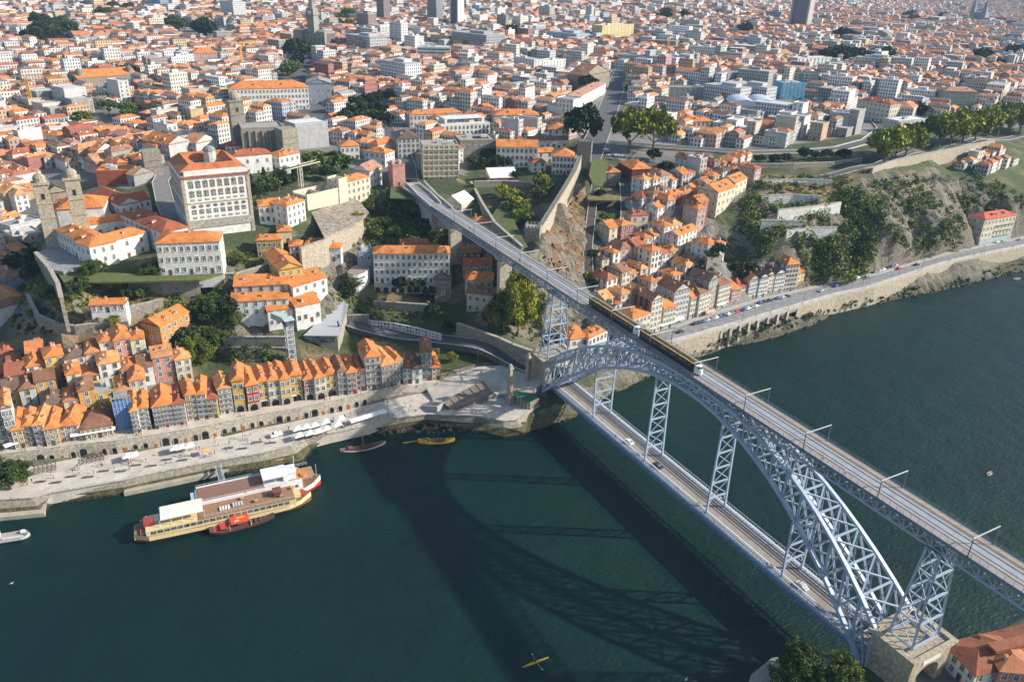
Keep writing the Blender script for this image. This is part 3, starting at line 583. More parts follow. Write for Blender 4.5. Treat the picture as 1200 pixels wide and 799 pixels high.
# upper deck
d=MB(); U0,U1=-262.0,240.0
d.box(((U0+U1)/2,0,ZU-0.25),(U1-U0,9.6,0.5),concrete,(0.33,0.345,0.37))
for v in (-4.75,4.75): d.box(((U0+U1)/2,v,ZU-0.35),(U1-U0,0.25,0.9),paint,DKST)
for v in (-4.1,4.1): d.box(((U0+U1)/2,v,ZU+0.02),(U1-U0,1.15,0.12),concrete,(0.36,0.37,0.39))
deck=d.build('upper_deck',br)
d=MB()
for v in (-2.55,-1.1,1.1,2.55): d.box(((U0+U1)/2,v,ZU+0.03),(U1-U0,0.16,0.07),ironm,(0.05,0.05,0.06))
for v in (-1.82,1.82): d.box(((U0+U1)/2,v,ZU+0.012),(U1-U0,0.9,0.03),concrete,(0.31,0.325,0.35))
d.build('track',deck)
for v in (-3.35,3.35):
    d=MB(); d.box(((U0+U1)/2,v,ZU+0.05),(U1-U0,0.27,0.12),concrete,(0.88,0.40,0.02)); d.build('yellow_edge_strip',deck)
for v in (-4.72,4.72):
    d=MB()
    for z in (1.15,0.75,0.4): d.box(((U0+U1)/2,v,ZU+z),(U1-U0,0.05,0.05),ironm,DKST)
    for u in np.arange(U0,U1,2.0): d.box((u,v,ZU+0.6),(0.07,0.07,1.2),ironm,DKST)
    d.build('railing',deck)
for v in (-3.0,3.0):
    d=MB(); zt,zb=ZU-0.6,ZU-4.6
    for z in (zt,zb): d.box(((U0+U1)/2,v*1.15,z),(U1-U0,0.5,0.5),paint,STEEL)
    us=np.arange(U0,U1-3.9,4.0)
    for k,u in enumerate(us):
        d.bar((u,v*1.15,zt),(u,v*1.15,zb),0.3,0.3,paint,STEEL); d.bar((u,v*1.15,zt),(u+4,v*1.15,zb),0.22,0.22,paint,STEEL); d.bar((u,v*1.15,zb),(u+4,v*1.15,zt),0.22,0.22,paint,STEEL)
    d.build('lattice_girder',br)
d=MB()
for u in np.arange(U0,U1,4.0):
    d.bar((u,-3.4,ZU-4.6),(u,3.4,ZU-4.6),0.25,0.3,paint,STEEL); d.bar((u,-4.8,ZU-0.7),(u,4.8,ZU-0.7),0.3,0.4,paint,DKST)
    d.bar((u,-3.4,ZU-4.6),(u+4,3.4,ZU-4.6),0.18,0.18,paint,STEEL); d.bar((u,-3.4,ZU-0.8),(u,3.4,ZU-4.5),0.18,0.18,paint,STEEL)
    d.bar((u,-3.45,ZU-2.6),(u,-4.8,ZU-0.7),0.15,0.15,paint,STEEL); d.bar((u,3.45,ZU-2.6),(u,4.8,ZU-0.7),0.15,0.15,paint,STEEL)
d.build('cross_bracing',br)
# arch
NP=26; UI=np.linspace(-86,86,NP+1); UE=np.linspace(-85,85,NP+1)
def PI_(k,s): return np.array([UI[k],s*vi_(UI[k]),zi_(UI[k])])
def PE_(k,s): return np.array([UE[k],s*ve_(UE[k]),ze_(UE[k])])
for s in (-1,1):
    d=MB()
    for k in range(NP):
        d.bar(PI_(k,s),PI_(k+1,s),1.1,1.2,paint,STEEL); d.bar(PE_(k,s),PE_(k+1,s),1.1,1.0,paint,STEEL)
    for k in range(NP+1):
        d.bar(PI_(k,s),PE_(k,s),0.55,0.55,paint,STEEL)
        if k<NP:
            # laced diagonals: two thin members with rungs
            for A,B in ((PI_(k,s),PE_(k+1,s)),(PE_(k,s),PI_(k+1,s))):
                for o in (-0.28,0.28): d.bar(A+(0,o,0),B+(0,o,0),0.16,0.42,paint,STEEL)
                L=np.linalg.norm(B-A); n=max(3,int(L/0.9))
                for q in range(1,n):
                    c=A+(B-A)*q/n; d.bar(c+(0,-0.3,0),c+(0,0.3,0),0.12,0.2,paint,STEEL)
    d.build('arch_rib',br)
d=MB()
for k in range(NP+1):
    d.bar(PE_(k,-1),PE_(k,1),0.5,0.5,paint,STEEL); d.bar(PI_(k,-1),PI_(k,1),0.5,0.5,paint,STEEL)
    if k<NP:
        for F in (PE_,PI_):
            d.bar(F(k,-1),F(k+1,1),0.5,0.4,paint,STEEL); d.bar(F(k,1),F(k+1,-1),0.5,0.4,paint,STEEL)
    d.bar(PE_(k,-1),PI_(k,1),0.22,0.22,paint,STEEL); d.bar(PE_(k,1),PI_(k,-1),0.22,0.22,paint,STEEL)
d.build('arch_bracing',br)
# spandrel columns
for u in (-45.5,45.5):
    d=MB(); z0=ze_(u)
    for s in (-1,1):
        for du in (-1.6,1.6): d.bar((u+du,s*ve_(u),ze_(u+du)),(u+du,s*3.2,ZU-4.6),0.45,0.45,paint,STEEL)
        d.bar((u-1.6,s*ve_(u),z0),(u+1.6,s*3.2,ZU-4.8),0.2,0.2,paint,STEEL)
    for du in (-1.6,1.6): d.bar((u+du,-3.6,z0+1.5),(u+du,3.6,z0+1.5),0.3,0.4,paint,STEEL)
    d.build('spandrel_column',br)
# hangers
for u in (-51.6,-17.2,17.2,51.6):
    d=MB(); zt=zi_(u)-0.3
    def hv(z): return 4.15+(vi_(u)-0.3-4.15)*(z-9.5)/(zt-9.5)
    for s in (-1,1): d.bar((u,s*hv(9.5),9.5),(u,s*hv(zt),zt),0.62,0.62,paint,STEEL)
    z=18.0; zs=[z]
    while z<zt-5.6: z+=5.9; zs.append(z)
    for q in zs:
        d.bar((u,-hv(q),q),(u,hv(q),q),0.42,0.5,paint,STEEL)
    for a,b_ in zip(zs[:-1],zs[1:]):
        d.bar((u,-hv(a),a),(u,hv(b_),b_),0.26,0.26,paint,STEEL); d.bar((u,hv(a),a),(u,-hv(b_),b_),0.26,0.26,paint,STEEL)
    if zs[-1]<zt-1:
        d.bar((u,-hv(zs[-1]),zs[-1]),(u,hv(zt),zt),0.26,0.26,paint,STEEL); d.bar((u,hv(zs[-1]),zs[-1]),(u,-hv(zt),zt),0.26,0.26,paint,STEEL)
    for s in (-1,1): d.bar((u,s*hv(14.5),14.5),(u,s*2.6,18),0.25,0.3,paint,STEEL)
    d.build('hanger_frame',br)
# lower deck
L0,L1=-88.0,87.5; LC=(L0+L1)/2; LL=L1-L0
d=MB(); d.box((LC,0,ZL-0.3),(LL,8.2,0.6),concrete,(0.35,0.35,0.35)); d.box((LC,-1.75,ZL+0.02),(LL,3.1,0.06),asphalt,(0.30,0.26,0.22)); d.box((LC,1.35,ZL+0.02),(LL,3.0,0.06),asphalt,(0.06,0.06,0.065))
for v in (0.6,2.1): d.box((LC,v,ZL+0.05),(LL,0.5,0.06),concrete,(0.30,0.27,0.24))
ld=d.build('lower_deck',br)
for v in (-5.0,5.0):
    d=MB(); d.box((LC,v*1.0,ZL+0.05),(LL,1.7,0.14),concrete,(0.42,0.43,0.44))
    for u in np.arange(L0,L1,1.6): d.box((u,v,ZL+0.14),(0.14,1.7,0.05),concrete,(0.24,0.25,0.27))
    d.build('footway',ld)
for v in (-4.0,4.0):
    d=MB(); d.box((LC,v,ZL+1.15),(LL,0.3,0.22),paint,(0.78,0.79,0.80)); d.box((LC,v,ZL+0.2),(LL,0.2,0.2),paint,STEEL)
    for u in np.arange(L0,L1,1.5): d.bar((u,v,ZL+0.2),(u+1.5,v,ZL+1.1),0.07,0.07,paint,STEEL); d.bar((u,v,ZL+1.1),(u+1.5,v,ZL+0.2),0.07,0.07,paint,STEEL)
    d.build('inner_railing',ld)
for v in (-5.85,5.85):
    d=MB(); d.box((LC,v,ZL+1.1),(LL,0.14,0.14),paint,(0.25,0.36,0.52) if v<0 else STEEL)
    for u in np.arange(L0,L1,1.2): d.bar((u,v,ZL),(u,v,ZL+1.1),0.07,0.07,paint,STEEL)
    d.box((LC,v,ZL-0.5),(LL,0.16,0.9),paint,(0.17,0.30,0.50)); d.build('outer_railing',ld)
for v in (-4.05,4.05):
    d=MB(); zt,zb=ZL-0.65,ZL-3.4
    for z in (zt,zb): d.box((LC,v,z),(LL,0.35,0.35),paint,(0.20,0.32,0.50))
    for u in np.arange(L0,L1-3,3.4): d.bar((u,v,zt),(u+3.4,v,zb),0.2,0.2,paint,(0.24,0.35,0.5)); d.bar((u,v,zb),(u+3.4,v,zt),0.2,0.2,paint,(0.24,0.35,0.5)); d.bar((u,v,zb),(u,-v,zb),0.2,0.2,paint,STEEL)
    d.build('lower_girder',br)
# masonry piers with portals, and the iron pylons on them
def pier(sg,label):
    t_=thing('stone_bridge_pier',label,'bridge pier',(sg*91.0,0,0),0,'stone piers of the bridge')
    d=MB(); c=(0.46,0.40,0.30); zt=22.6
    for s in (-1,1): d.prism([(-6.2,s*7.6),(6.2,s*7.6),(6.2,s*4.5),(-6.2,s*4.5)],-1,zt,stone,c)
    d.prism([(-6.2,-4.5),(6.2,-4.5),(6.2,4.5),(-6.2,4.5)],18.6,zt-0.02,stone,c)
    # arch soffit of the roadway portal
    for q in range(8):
        a0=math.pi*q/8; a1=math.pi*(q+1)/8
        y0,y1=4.5*math.cos(a0),4.5*math.cos(a1); z0,z1=15.6+3.0*math.sin(a0),15.6+3.0*math.sin(a1)
        for x_ in (-6.15,6.15):
            d.add([(x_,y0,z0),(x_,y1,z1),(x_,y1,18.7),(x_,y0,18.7)],[(0,1,2,3)],stone,c)
    d.build('masonry',t_)
    d=MB(); co=(0.50,0.44,0.33)
    for a,b_,w_,h_ in (((-6.9,-8.3),(6.9,-8.3),1.4,0.8),((-6.9,8.3),(6.9,8.3),1.4,0.8)): d.box(((a[0]+b_[0])/2,a[1]*0.97,zt+0.35),(13.8,1.6,0.8),stone,co)
    for x_ in (-6.3,6.3): d.box((x_,0,zt+0.35),(1.4,14.6,0.8),stone,co)
    d.build('cornice',t_)
    d=MB(); d.box((6.28,0,20.3),(0.15,7.0,1.3),paint,(0.75,0.74,0.72)); d.build('inscription_panel',t_)
    for s in (-1,1): d=MB(); d.prism([(-7.0*1,s*8.6),(5.4,s*8.6),(5.4,s*7.65),(-7.0,s*7.65)],-1,9.0,stone,(0.40,0.35,0.27)); d.build('footing',t_)
    # pylon
    p_=MB(); z0,z1=23.3,ZU-4.7
    def q(du,s,z): f=(z-z0)/(z1-z0); return (du*(3.4-1.6*f),s*(5.2-2.0*f),z)
    for du in (-1,1):
        for s in (-1,1): p_.bar(q(du,s,z0),q(du,s,z1),0.5,0.5,paint,STEEL)
    lv=np.linspace(z0+0.4,z1,5)
    for a,b_ in zip(lv[:-1],lv[1:]):
        for s in (-1,1):
            p_.bar(q(-1,s,a),q(1,s,b_),0.2,0.2,paint,STEEL); p_.bar(q(1,s,a),q(-1,s,b_),0.2,0.2,paint,STEEL); p_.bar(q(-1,s,a),q(1,s,a),0.4,0.4,paint,STEEL)
        for du in (-1,1):
            p_.bar(q(du,-1,a),q(du,1,b_),0.2,0.2,paint,STEEL); p_.bar(q(du,1,a),q(du,-1,b_),0.2,0.2,paint,STEEL); p_.bar(q(du,-1,a),q(du,1,a),0.5,0.5,paint,STEEL)
    p_.box((0,0,z1-0.1),(4.4,7.4,0.5),ironm,DKST)
    p_.build('iron_pylon',t_)
    return t_
pier(1,'stone bridge pier with road portal on the near bank, iron pylon on top')
pier(-1,'stone bridge pier on the far bank where the arch springs below the town')
# land piers of the upper deck
for u,zb,lb in ((-139,40,'pale concrete deck pier on the rocky slope behind the arch'),(-196,36,'shaded tall deck pier in the ravine near the bridge head'),(-222,40,'shaded deck pier highest in the ravine'),(139,18,'bridge deck pier on the near bank beyond the frame edge')):
    t_=thing('deck_pier',lb,'bridge pier',(u,0,zb),0,'land piers of the deck')
    d=MB(); d.box((0,0,(ZU-5-zb)/2-3),(3,6.5,ZU-5-zb+6),stone,(0.5,0.46,0.38)); d.build('shaft',t_); d=MB(); d.box((0,0,ZU-5.1-zb),(5,8.4,0.8),stone,(0.5,0.46,0.38)); d.build('capstone',t_)
# bridge head: deck widens into the street, sunken ramp between parapets
bh=thing('bridge_head_ramp','fan-shaped concrete bridge head with pale parapets opening into the street','ramp',(-262,0,56))
def WL(x,y,z=57.2): p_=U(x,y,z); return (p_[0]+262,p_[1]-0.0)
d=MB(); e=[WL(500,236),WL(474,214),WL(494,213.5),WL(527,242)]; d.prism(e,-12,1.1,concrete,(0.38,0.39,0.41)); d.build('ramp_slab',bh)
d=MB()
for a,b_ in (((504,240),(490,229)),((490,229),(483,221)),((483,221),(474,213)),((530,243),(514,230)),((514,230),(497,212.5)),((516,237),(505,226)),((505,226),(490,214))):
    A=U(*a,58); B=U(*b_,58); d.bar((A[0]+262,A[1],1.8),(B[0]+262,B[1],1.8),0.6,1.4,concrete,(0.62,0.58,0.5))
d.build('parapet',bh)
# catenary portals and masts on the upper deck
def portal(u):
    t_=thing('catenary_portal','',"catenary portal",(u,0,ZU))
    for s in (-1,1): d=MB(); d.box((0,s*4.9,2.6),(0.2,0.2,5.4),ironm,(0.09,0.10,0.12)); d.box((0,s*4.9,0),(0.4,0.4,0.5),ironm,(0.09,0.10,0.12)); d.build('post',t_)
    d=MB(); d.box((0,0,5.35),(0.2,10.2,0.2),paint,(0.55,0.58,0.6)); d.box((0,1.8,4.9),(0.08,0.08,0.7),ironm,DKST); d.box((0,-1.8,4.9),(0.08,0.08,0.7),ironm,DKST); d.build('crossbeam',t_)
    return t_
pu=[99.3,74.5,49.6]+[49.6-23.6*k for k in range(1,11)]+[123.6,148]
p0=portal(pu[0]); p0['label']='catenary portal nearest the near-bank pier, with lamps on its beam'; p0['group']='catenary portals along the upper deck'
for k,u in enumerate(pu[1:]):
    lab={0:'catenary portal above the white lattice of the arch, next after the lamp portal',1:'catenary portal over the arch haunch, third back from the near-bank pier',2:'catenary portal a short way ahead of the tram nose',3:'catenary portal at the nose of the front tram car',4:'catenary portal beside the middle of the front tram car',5:'catenary portal beside the middle of the rear tram car',12:'catenary portal beyond the near-bank pier at the right frame edge',13:'last catenary portal, out of view beyond the right frame edge'}.get(k,'catenary portal, %s one behind the tram towards the bridge head'%['first','second','third','fourth','fifth','sixth'][min(max(k-6,0),5)])
    rep(p0,(u,0,ZU),0,lab)
# tram: two coupled cars
def tram(u1,u0,lab):
    L=u1-u0; t_=thing('tram',lab,'tram',(u0,-1.82,ZU),0,'coupled tram cars on the upper deck')
    d=MB(); bl=(0.012,0.012,0.014); yl=(0.85,0.45,0.02); wh=(0.72,0.73,0.75); h=3.5
    n=[(0.5,0.5),(L-2.6,0.5)]
    d.box((L/2-0.6,0,2.0),(L-3.4,2.65,2.9),carpaint,bl)
    nose=[(L-2.3,-1.32),(L-2.3,1.32),(L-0.6,0.95),(L,0.45),(L,-0.45),(L-0.6,-0.95)]; d.prism(nose,0.5,2.2,carpaint,wh); d.prism([(a-0.25*(a-(L-2.3)),b_*0.93) for a,b_ in nose],2.2,3.3,carpaint,wh)
    nose=[(1.1,-1.32),(1.1,1.32),(0.4,0.95),(0,0.45),(0,-0.45),(0.4,-0.95)]; d.prism(nose,0.5,3.2,carpaint,bl)
    d.build('body',t_)
    for s in (-1,1): d=MB(); d.box((L/2-0.6,s*1.18,h+0.0),(L-3.6,0.30,0.16),carpaint,yl); d.build('roof_stripe',t_)
    for s in (-1,1):
        d=MB(); q=2.0
        while q<L-5: d.box((q+0.9,s*1.34,2.35),(1.8,0.05,1.0),glass); q+=2.3
        d.build('side_window',t_)
    for q in np.linspace(3,L-5,5): d=MB(); d.box((q,0,h+0.12),(2.4,1.5,0.28),ironm,(0.05,0.05,0.055)); d.build('roof_unit',t_)
    for q in (L*0.3,L*0.62): d=MB(); d.bar((q,0,h+0.3),(q+1,0,h+1.1),0.08,0.08,ironm,DKST); d.bar((q+1,0,h+1.1),(q,0,h+1.8),0.08,0.08,ironm,DKST); d.box((q,0,h+1.85),(0.1,1.7,0.08),ironm,DKST); d.build('pantograph',t_)
    d=MB(); d.box((L-1.0,0,2.75),(1.1,1.9,0.75),glass); d.build('windscreen',t_)
tram(3.0,-30.4,'front black tram car with yellow roof stripes and white nose')
tram(-31.0,-63.5,'rear black tram car with yellow roof stripes behind the front one')
# ------------------------------------------------------------------ buildings
def roof(mb, w, d, h, ty, col, rise=None, ov=0.45, m=None, z=0.0):
    """roof over a w x d plan centred on the origin, eaves at z=h"""
    m=m or roofm; W,D=w/2+ov,d/2+ov; s=min(w,d); t_=0.22
    if ty=='hip': ty='hipx' if w>=d else 'hipd'
    if ty=='gable': ty='gablex' if w>=d else 'gabley'
    pv=0.42
    z0=h; zs=h+t_
    c4=[(-W,-D,zs),(W,-D,zs),(W,D,zs),(-W,D,zs)]; b4=[(x,y,z0) for x,y,_ in c4]
    sk=[(0,1,5,4),(1,2,6,5),(2,3,7,6),(3,0,4,7),(3,2,1,0)]
    mb.add(b4+c4,sk,m,tuple(0.8*x for x in col))
    if ty=='hipx':
        r=rise or D*pv; q=min(D,W*0.8); mb.add(c4+[(-W+q,0,zs+r),(W-q,0,zs+r)],[(0,1,5,4),(2,3,4,5),(1,2,5),(3,0,4)],m,col)
    elif ty=='hipd':
        r=rise or W*pv; q=min(W,D*0.8); mb.add(c4+[(0,-D+q,zs+r),(0,D-q,zs+r)],[(0,1,4),(1,2,5,4),(2,3,5),(3,0,4,5)],m,col)
    elif ty=='hipf':
        r=rise or W*0.62; q=W*0.9; mb.add(c4+[(0,-D+q,zs+r),(0,D,zs+r)],[(0,1,4),(1,2,5,4),(2,3,5),(3,0,4,5)],m,col)
    elif ty=='gablex':
        r=rise or D*0.5; mb.add(c4+[(-W,0,zs+r),(W,0,zs+r)],[(0,1,5,4),(2,3,4,5)],m,col); mb.add([(-w/2,-d/2,zs),(-w/2,d/2,zs),(-w/2,0,zs+r*0.95),(w/2,-d/2,zs),(w/2,d/2,zs),(w/2,0,zs+r*0.95)],[(1,0,2),(3,4,5)],plaster,mb.wc)
    elif ty in('gabley',):
        r=rise or W*(0.6 if w<18 else 0.32); mb.add(c4+[(0,-D,zs+r),(0,D,zs+r)],[(1,2,5,4),(3,0,4,5)],m,col); mb.add([(-w/2,-d/2,zs),(w/2,-d/2,zs),(0,-d/2,zs+r*0.95),(-w/2,d/2,zs),(w/2,d/2,zs),(0,d/2,zs+r*0.95)],[(0,1,2),(4,3,5)],plaster,mb.wc)
    elif ty in('shed','shedw'):
        r=rise or D*0.55; mb.add(c4+[(-W,D,zs+r),(W,D,zs+r)],[(0,1,5,4),(1,2,5),(3,0,4),(2,3,4,5)],m,col)
    return zs
WIN={}
def winmesh(w,h,st):
    key=(round(w,1),round(h,1),st)
    if key not in WIN:
        mb=MB(); fc={'w':(0.74,0.73,0.70),'s':(0.40,0.35,0.27),'d':(0.30,0.05,0.04),'g':(0.10,0.24,0.16)}[st]
        for a,b_,c,e in ((-w/2-0.09,0,0.18,h+0.3),(w/2+0.09,0,0.18,h+0.3)): mb.box((a,-0.06,h/2),(0.18,0.16,h+0.36),plaster,fc)
        mb.box((0,-0.06,h+0.09),(w,0.16,0.18),plaster,fc); mb.box((0,-0.10,-0.08),(w+0.5,0.26,0.16),plaster,fc)
        mb.add([(-w/2,-0.02,0),(w/2,-0.02,0),(w/2,-0.02,h),(-w/2,-0.02,h)],[(0,1,2,3)],glass)
        mb.box((0,-0.035,h/2),(0.08,0.04,h),plaster,fc); mb.box((0,-0.035,h*0.62),(w,0.04,0.08),plaster,fc)
        WIN[key]=mb.mesh('window')
    return WIN[key]
DOOR={}
def doormesh(col):
    if col not in DOOR:
        mb=MB(); mb.box((0,-0.05,1.25),(1.5,0.14,2.6),stone,(0.42,0.38,0.31)); mb.box((0,-0.10,1.15),(1.1,0.12,2.25),woodm,col); mb.box((0.3,-0.17,1.1),(0.06,0.04,0.2),ironm,DKST); DOOR[col]=mb.mesh('door')
    return DOOR[col]
BALC={}
def balcmesh(w):
    w=round(w,0)
    if w not in BALC:
        mb=MB(); mb.box((0,-0.4,-0.1),(w,0.8,0.14),stone,(0.42,0.4,0.36)); mb.box((0,-0.77,0.95),(w,0.05,0.06),ironm,DKST)
        for x_ in np.linspace(-w/2,w/2,int(w*3)+1): mb.box((x_,-0.77,0.45),(0.04,0.04,0.95),ironm,DKST)
        BALC[w]=mb.mesh('balcony')
    return BALC[w]
CHIM={}
def chimney():
    if 0 not in CHIM:
        mb=MB(); mb.box((0,0,0.3),(0.7,0.9,2.0),plaster,(0.62,0.58,0.5)); mb.box((0,0,1.36),(0.95,1.15,0.14),roofm,T_OR); CHIM[0]=mb.mesh('chimney')
    return CHIM[0]
DORM={}
def dormer(c):
    if c not in DORM:
        mb=MB(); mb.wc=WH; mb.box((0,0.8,0.55),(1.5,2.2,1.3),plaster,WH); mb.add([(-0.9,-0.5,1.2),(0.9,-0.5,1.2),(0.9,2,1.2),(-0.9,2,1.2),(0,-0.5,1.65),(0,2,1.65)],[(1,2,5,4),(3,0,4,5),(0,1,4)],roofm,c)
        mb.add([(-0.45,-0.32,0.15),(0.45,-0.32,0.15),(0.45,-0.32,1.05),(-0.45,-0.32,1.05)],[(0,1,2,3)],glass); DORM[c]=mb.mesh('dormer')
    return DORM[c]
SKYL={}
def skylight():
    if 0 not in SKYL:
        mb=MB(); mb.box((0,0,0.1),(0.9,1.2,0.14),paint,(0.6,0.62,0.65)); mb.add([(-0.35,-0.5,0.18),(0.35,-0.5,0.18),(0.35,0.5,0.18),(-0.35,0.5,0.18)],[(0,1,2,3)],glass); SKYL[0]=mb.mesh('skylight')
    return SKYL[0]
FOOT=[]   # occupied plans: u, v, angle, half width, half depth
def house(name,label,cat,loc,rz,w,d,h,wc,rc,ty,fl,bays,group=None,skirt=7.0,sides=(1,1),style=None,arc=False,extras=True,win=True,gf=True):
    R=random.Random(int(abs(loc[0]*13.7+loc[1]*7.1))+3)
    t_=thing(name,label,cat,loc,rz,group); FOOT.append((loc[0],loc[1],rz,w/2,d/2))
    mb=MB(); mb.wc=wc
    wm=stone if wc in (ST,GY) else plaster
    if ty=='ruin':
        for a,b_,c,e in ((0,-d/2,w,0.7),(0,d/2,w,0.7)): mb.box((a,b_,(h-skirt)/2),(c,e,h+skirt),wm,wc)
        for a in (-w/2+0.35,w/2-0.35,0): mb.box((a,0,(h-skirt)/2-0.4),(0.7,d-0.7,h+skirt-0.8),wm,wc)
        mb.box((0,0,h*0.35),(w-1.4,d-1.4,0.3),stone,(0.35,0.3,0.24))
    else: mb.box((0,0,(h-skirt)/2),(w,d,h+skirt),wm,wc)
    mb.build('wall',t_)
    if ty not in ('ruin',):
        mb=MB(); mb.wc=wc
        if ty=='flat':
            mb.box((0,0,h+0.12),(w+0.3,d+0.3,0.24),concrete,rc)
            for a,b_,c,e in ((0,-d/2,w+0.3,0.3),(0,d/2,w+0.3,0.3),(-w/2,0,0.3,d-0.3),(w/2,0,0.3,d-0.3)): mb.box((a,b_,h+0.6),(c,e,0.75),plaster,tuple(0.9*x for x in wc))
            zr=h+0.24; rise=0
        else: roof(mb,w,d,h,ty,rc,m=(paint if ty=='shedw' or rc==WH else None)); rise=0
        ro=mb.build('roof',t_)
        if extras:
            if ty=='flat':
                for k in range(2 if w*d>60 else 0):
                    mb=MB(); a=R.uniform(-w*.3,w*.3); b_=R.uniform(-d*.25,d*.25); mb.box((a,b_,h+1.2),(min(4,w*.2),min(3,d*.3),2.2),plaster,(0.6,0.6,0.58)); mb.build('roof_housing',ro)
            else:
                long=max(w,d); s_=min(w,d)
                n=1 if long<9 else 2
                for k in range(n):
                    a=R.uniform(-w*.36,w*.36); b_=R.uniform(-d*.3,d*.3)
                    if ty in('hipf','gabley','hipd') or (ty=='hip' and d>w): zz=h+ (w/2-abs(a))*0.5
                    else: zz=h+(d/2-abs(b_))*0.42
                    inst('chimney',chimney(),ro,(a,b_,zz))
                if R.random()<0.35 and ty in('hipf','gabley') : inst('skylight',skylight(),ro,(-w*0.25,R.uniform(-d*.1,d*.3),h+w*0.25*0.62+0.15)).rotation_euler=(0,-0.53,0)
                if ty in('hipx','hip','gablex') and w>6.5 and w>=d and R.random()<0.6:
                    for k in range(1 if w<12 else 2): inst('dormer',dormer(rc),ro,((k-0.5)*w*0.35 if w>=12 else R.uniform(-1,1),-d*0.32,h+d*0.09))
    if not win: return t_
    fh=h/max(fl,1); st=style or ('s' if wc in(WH,LG) and R.random()<.35 else 'w')
    bw=w/max(bays,1); ww=max(0.8,min(1.3,bw*0.55)); wh=min(2.1,fh*0.6)
    if fl and bays:
        me_=winmesh(ww,wh,st)
        for f in range(fl):
            for b_ in range(bays):
                x_=-w/2+bw*(b_+0.5); z_=f*fh+fh*0.24
                if f==0 and gf and not arc and (b_%3==bays//2%3): inst('door',doormesh(R.choice([(0.05,0.12,0.07),(0.22,0.03,0.03),(0.12,0.07,0.03),(0.05,0.05,0.06)])),t_,(x_,-d/2,0)); continue
                if f==0 and arc: continue
                inst('window',me_,t_,(x_,-d/2,z_))
            if f>0 and group=='riverside quay houses' and fl>=4: inst('balcony',balcmesh(w-0.6),t_,(0,-d/2,f*fh+0.1))
        sn=max(1,int(d/3.6)); smh=winmesh(1.0,wh,st)
        for sgn,on in zip((-1,1),sides):
            if not on: continue
            for f in range(fl):
                for b_ in range(sn):
                    y_=-d/2+d/sn*(b_+0.5)
                    o=inst('window',smh,t_,(sgn*w/2,y_,f*fh+fh*0.24),math.pi/2*sgn)
    return t_
def from_eaves(x0,y0,x1,y1,zb,H,depth):
    a=U(x0,y0,zb+H); b_=U(x1,y1,zb+H); dd=(b_-a)[:2]; w=np.linalg.norm(dd); rz=math.atan2(dd[1],dd[0]); n=np.array([-dd[1],dd[0]])/w
    c=(a[:2]+b_[:2])/2+n*depth/2
    return (c[0],c[1],zb),rz,w
# landmark blocks
ARCW={}
BIGSIDE={'stone_chapel':(0,1),'long_white_building':(0,0)}
for r in LM:
    nm,cat,lab,x0,y0,x1,y1,zb,H,dp,wc,rc,ty,fl,by=r
    loc,rz,w=from_eaves(x0,y0,x1,y1,zb,H,dp)
    o=house(nm,lab,cat,loc,rz,w,dp,H,wc,rc,ty,fl,by,sides=BIGSIDE.get(nm,(1,1)),extras=(nm not in('garden_shed','church_nave','stone_hall')))
    if nm=='palace_museum': pass
    if nm=='long_white_building':
        for f in range(2):
            for k in range(14): inst('window',winmesh(1.1,1.9,'w'),o,(-w/2+w/14*(k+.5),-dp/2,1.5+f*4.5))
    if nm=='stone_hall':
        for a in (-w*0.42,w*0.42): mb=MB(); mb.cyl((a,-dp*0.3),3,3,0,14,stone,ST,12); mb.dome((a,-dp*0.3,14),3.2,4,stone,(0.2,0.2,0.19),12); mb.build('dome',o)
    if nm=='river_hotel':
        for f in range(3): mb=MB(); mb.box((w*0.18,-dp/2-0.5,4.8+f*3.9),(w*0.55,1.0,0.2),plaster,GN); mb.build('balcony',o)
        mb=MB(); mb.box((0,-dp/2-0.3,2.0),(w+0.2,0.5,4.0),plaster,(0.42,0.5,0.5)); mb.build('ground_storey',o)
    if nm=='stone_convent':
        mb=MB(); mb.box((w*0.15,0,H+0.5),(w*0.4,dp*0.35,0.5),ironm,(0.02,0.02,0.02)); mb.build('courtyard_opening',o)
    if nm=='apartment_block':
        for f in range(6): mb=MB(); mb.box((0,-dp/2-0.5,1.6+f*(H/6)),(w,1.0,0.9),plaster,(0.66,0.6,0.42)); mb.build('balcony_band',o)
        for k in range(8): mb=MB(); mb.box((-w/2+w/7*k,-dp/2-0.55,H/2),(0.25,1.1,H),plaster,(0.66,0.6,0.42)); mb.build('fin',o)
    if nm=='white_hotel':
        mb=MB(); mb.box((w*0.03,1,H+2.2),(w*0.8,dp*0.6,3.6),plaster,WH); mb.box((w*0.03,1-dp*0.301,H+2.2),(w*0.72,0.1,2.6),glass); mb.build('upper_storey',o)
    if nm=='ribbon_office':
        for f in range(5): mb=MB(); mb.box((0,-dp/2-0.05,1.8+f*3.4),(w*0.96,0.12,1.5),glass); mb.build('ribbon_window',o)
    if nm=='white_slope_block':
        mb=MB(); mb.box((-w*0.14,-dp/2-2.2,-2.3),(w*0.72,4.2,4.4),stone,(0.5,0.46,0.38)); tr=mb.build('terrace',o)
        for k in range(8):
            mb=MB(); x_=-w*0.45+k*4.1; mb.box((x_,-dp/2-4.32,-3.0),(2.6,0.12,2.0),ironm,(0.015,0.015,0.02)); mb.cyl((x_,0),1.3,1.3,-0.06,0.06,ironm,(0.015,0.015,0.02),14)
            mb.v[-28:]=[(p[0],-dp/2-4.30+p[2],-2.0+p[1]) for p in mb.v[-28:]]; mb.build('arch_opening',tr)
    if nm=='apartment_block': pass
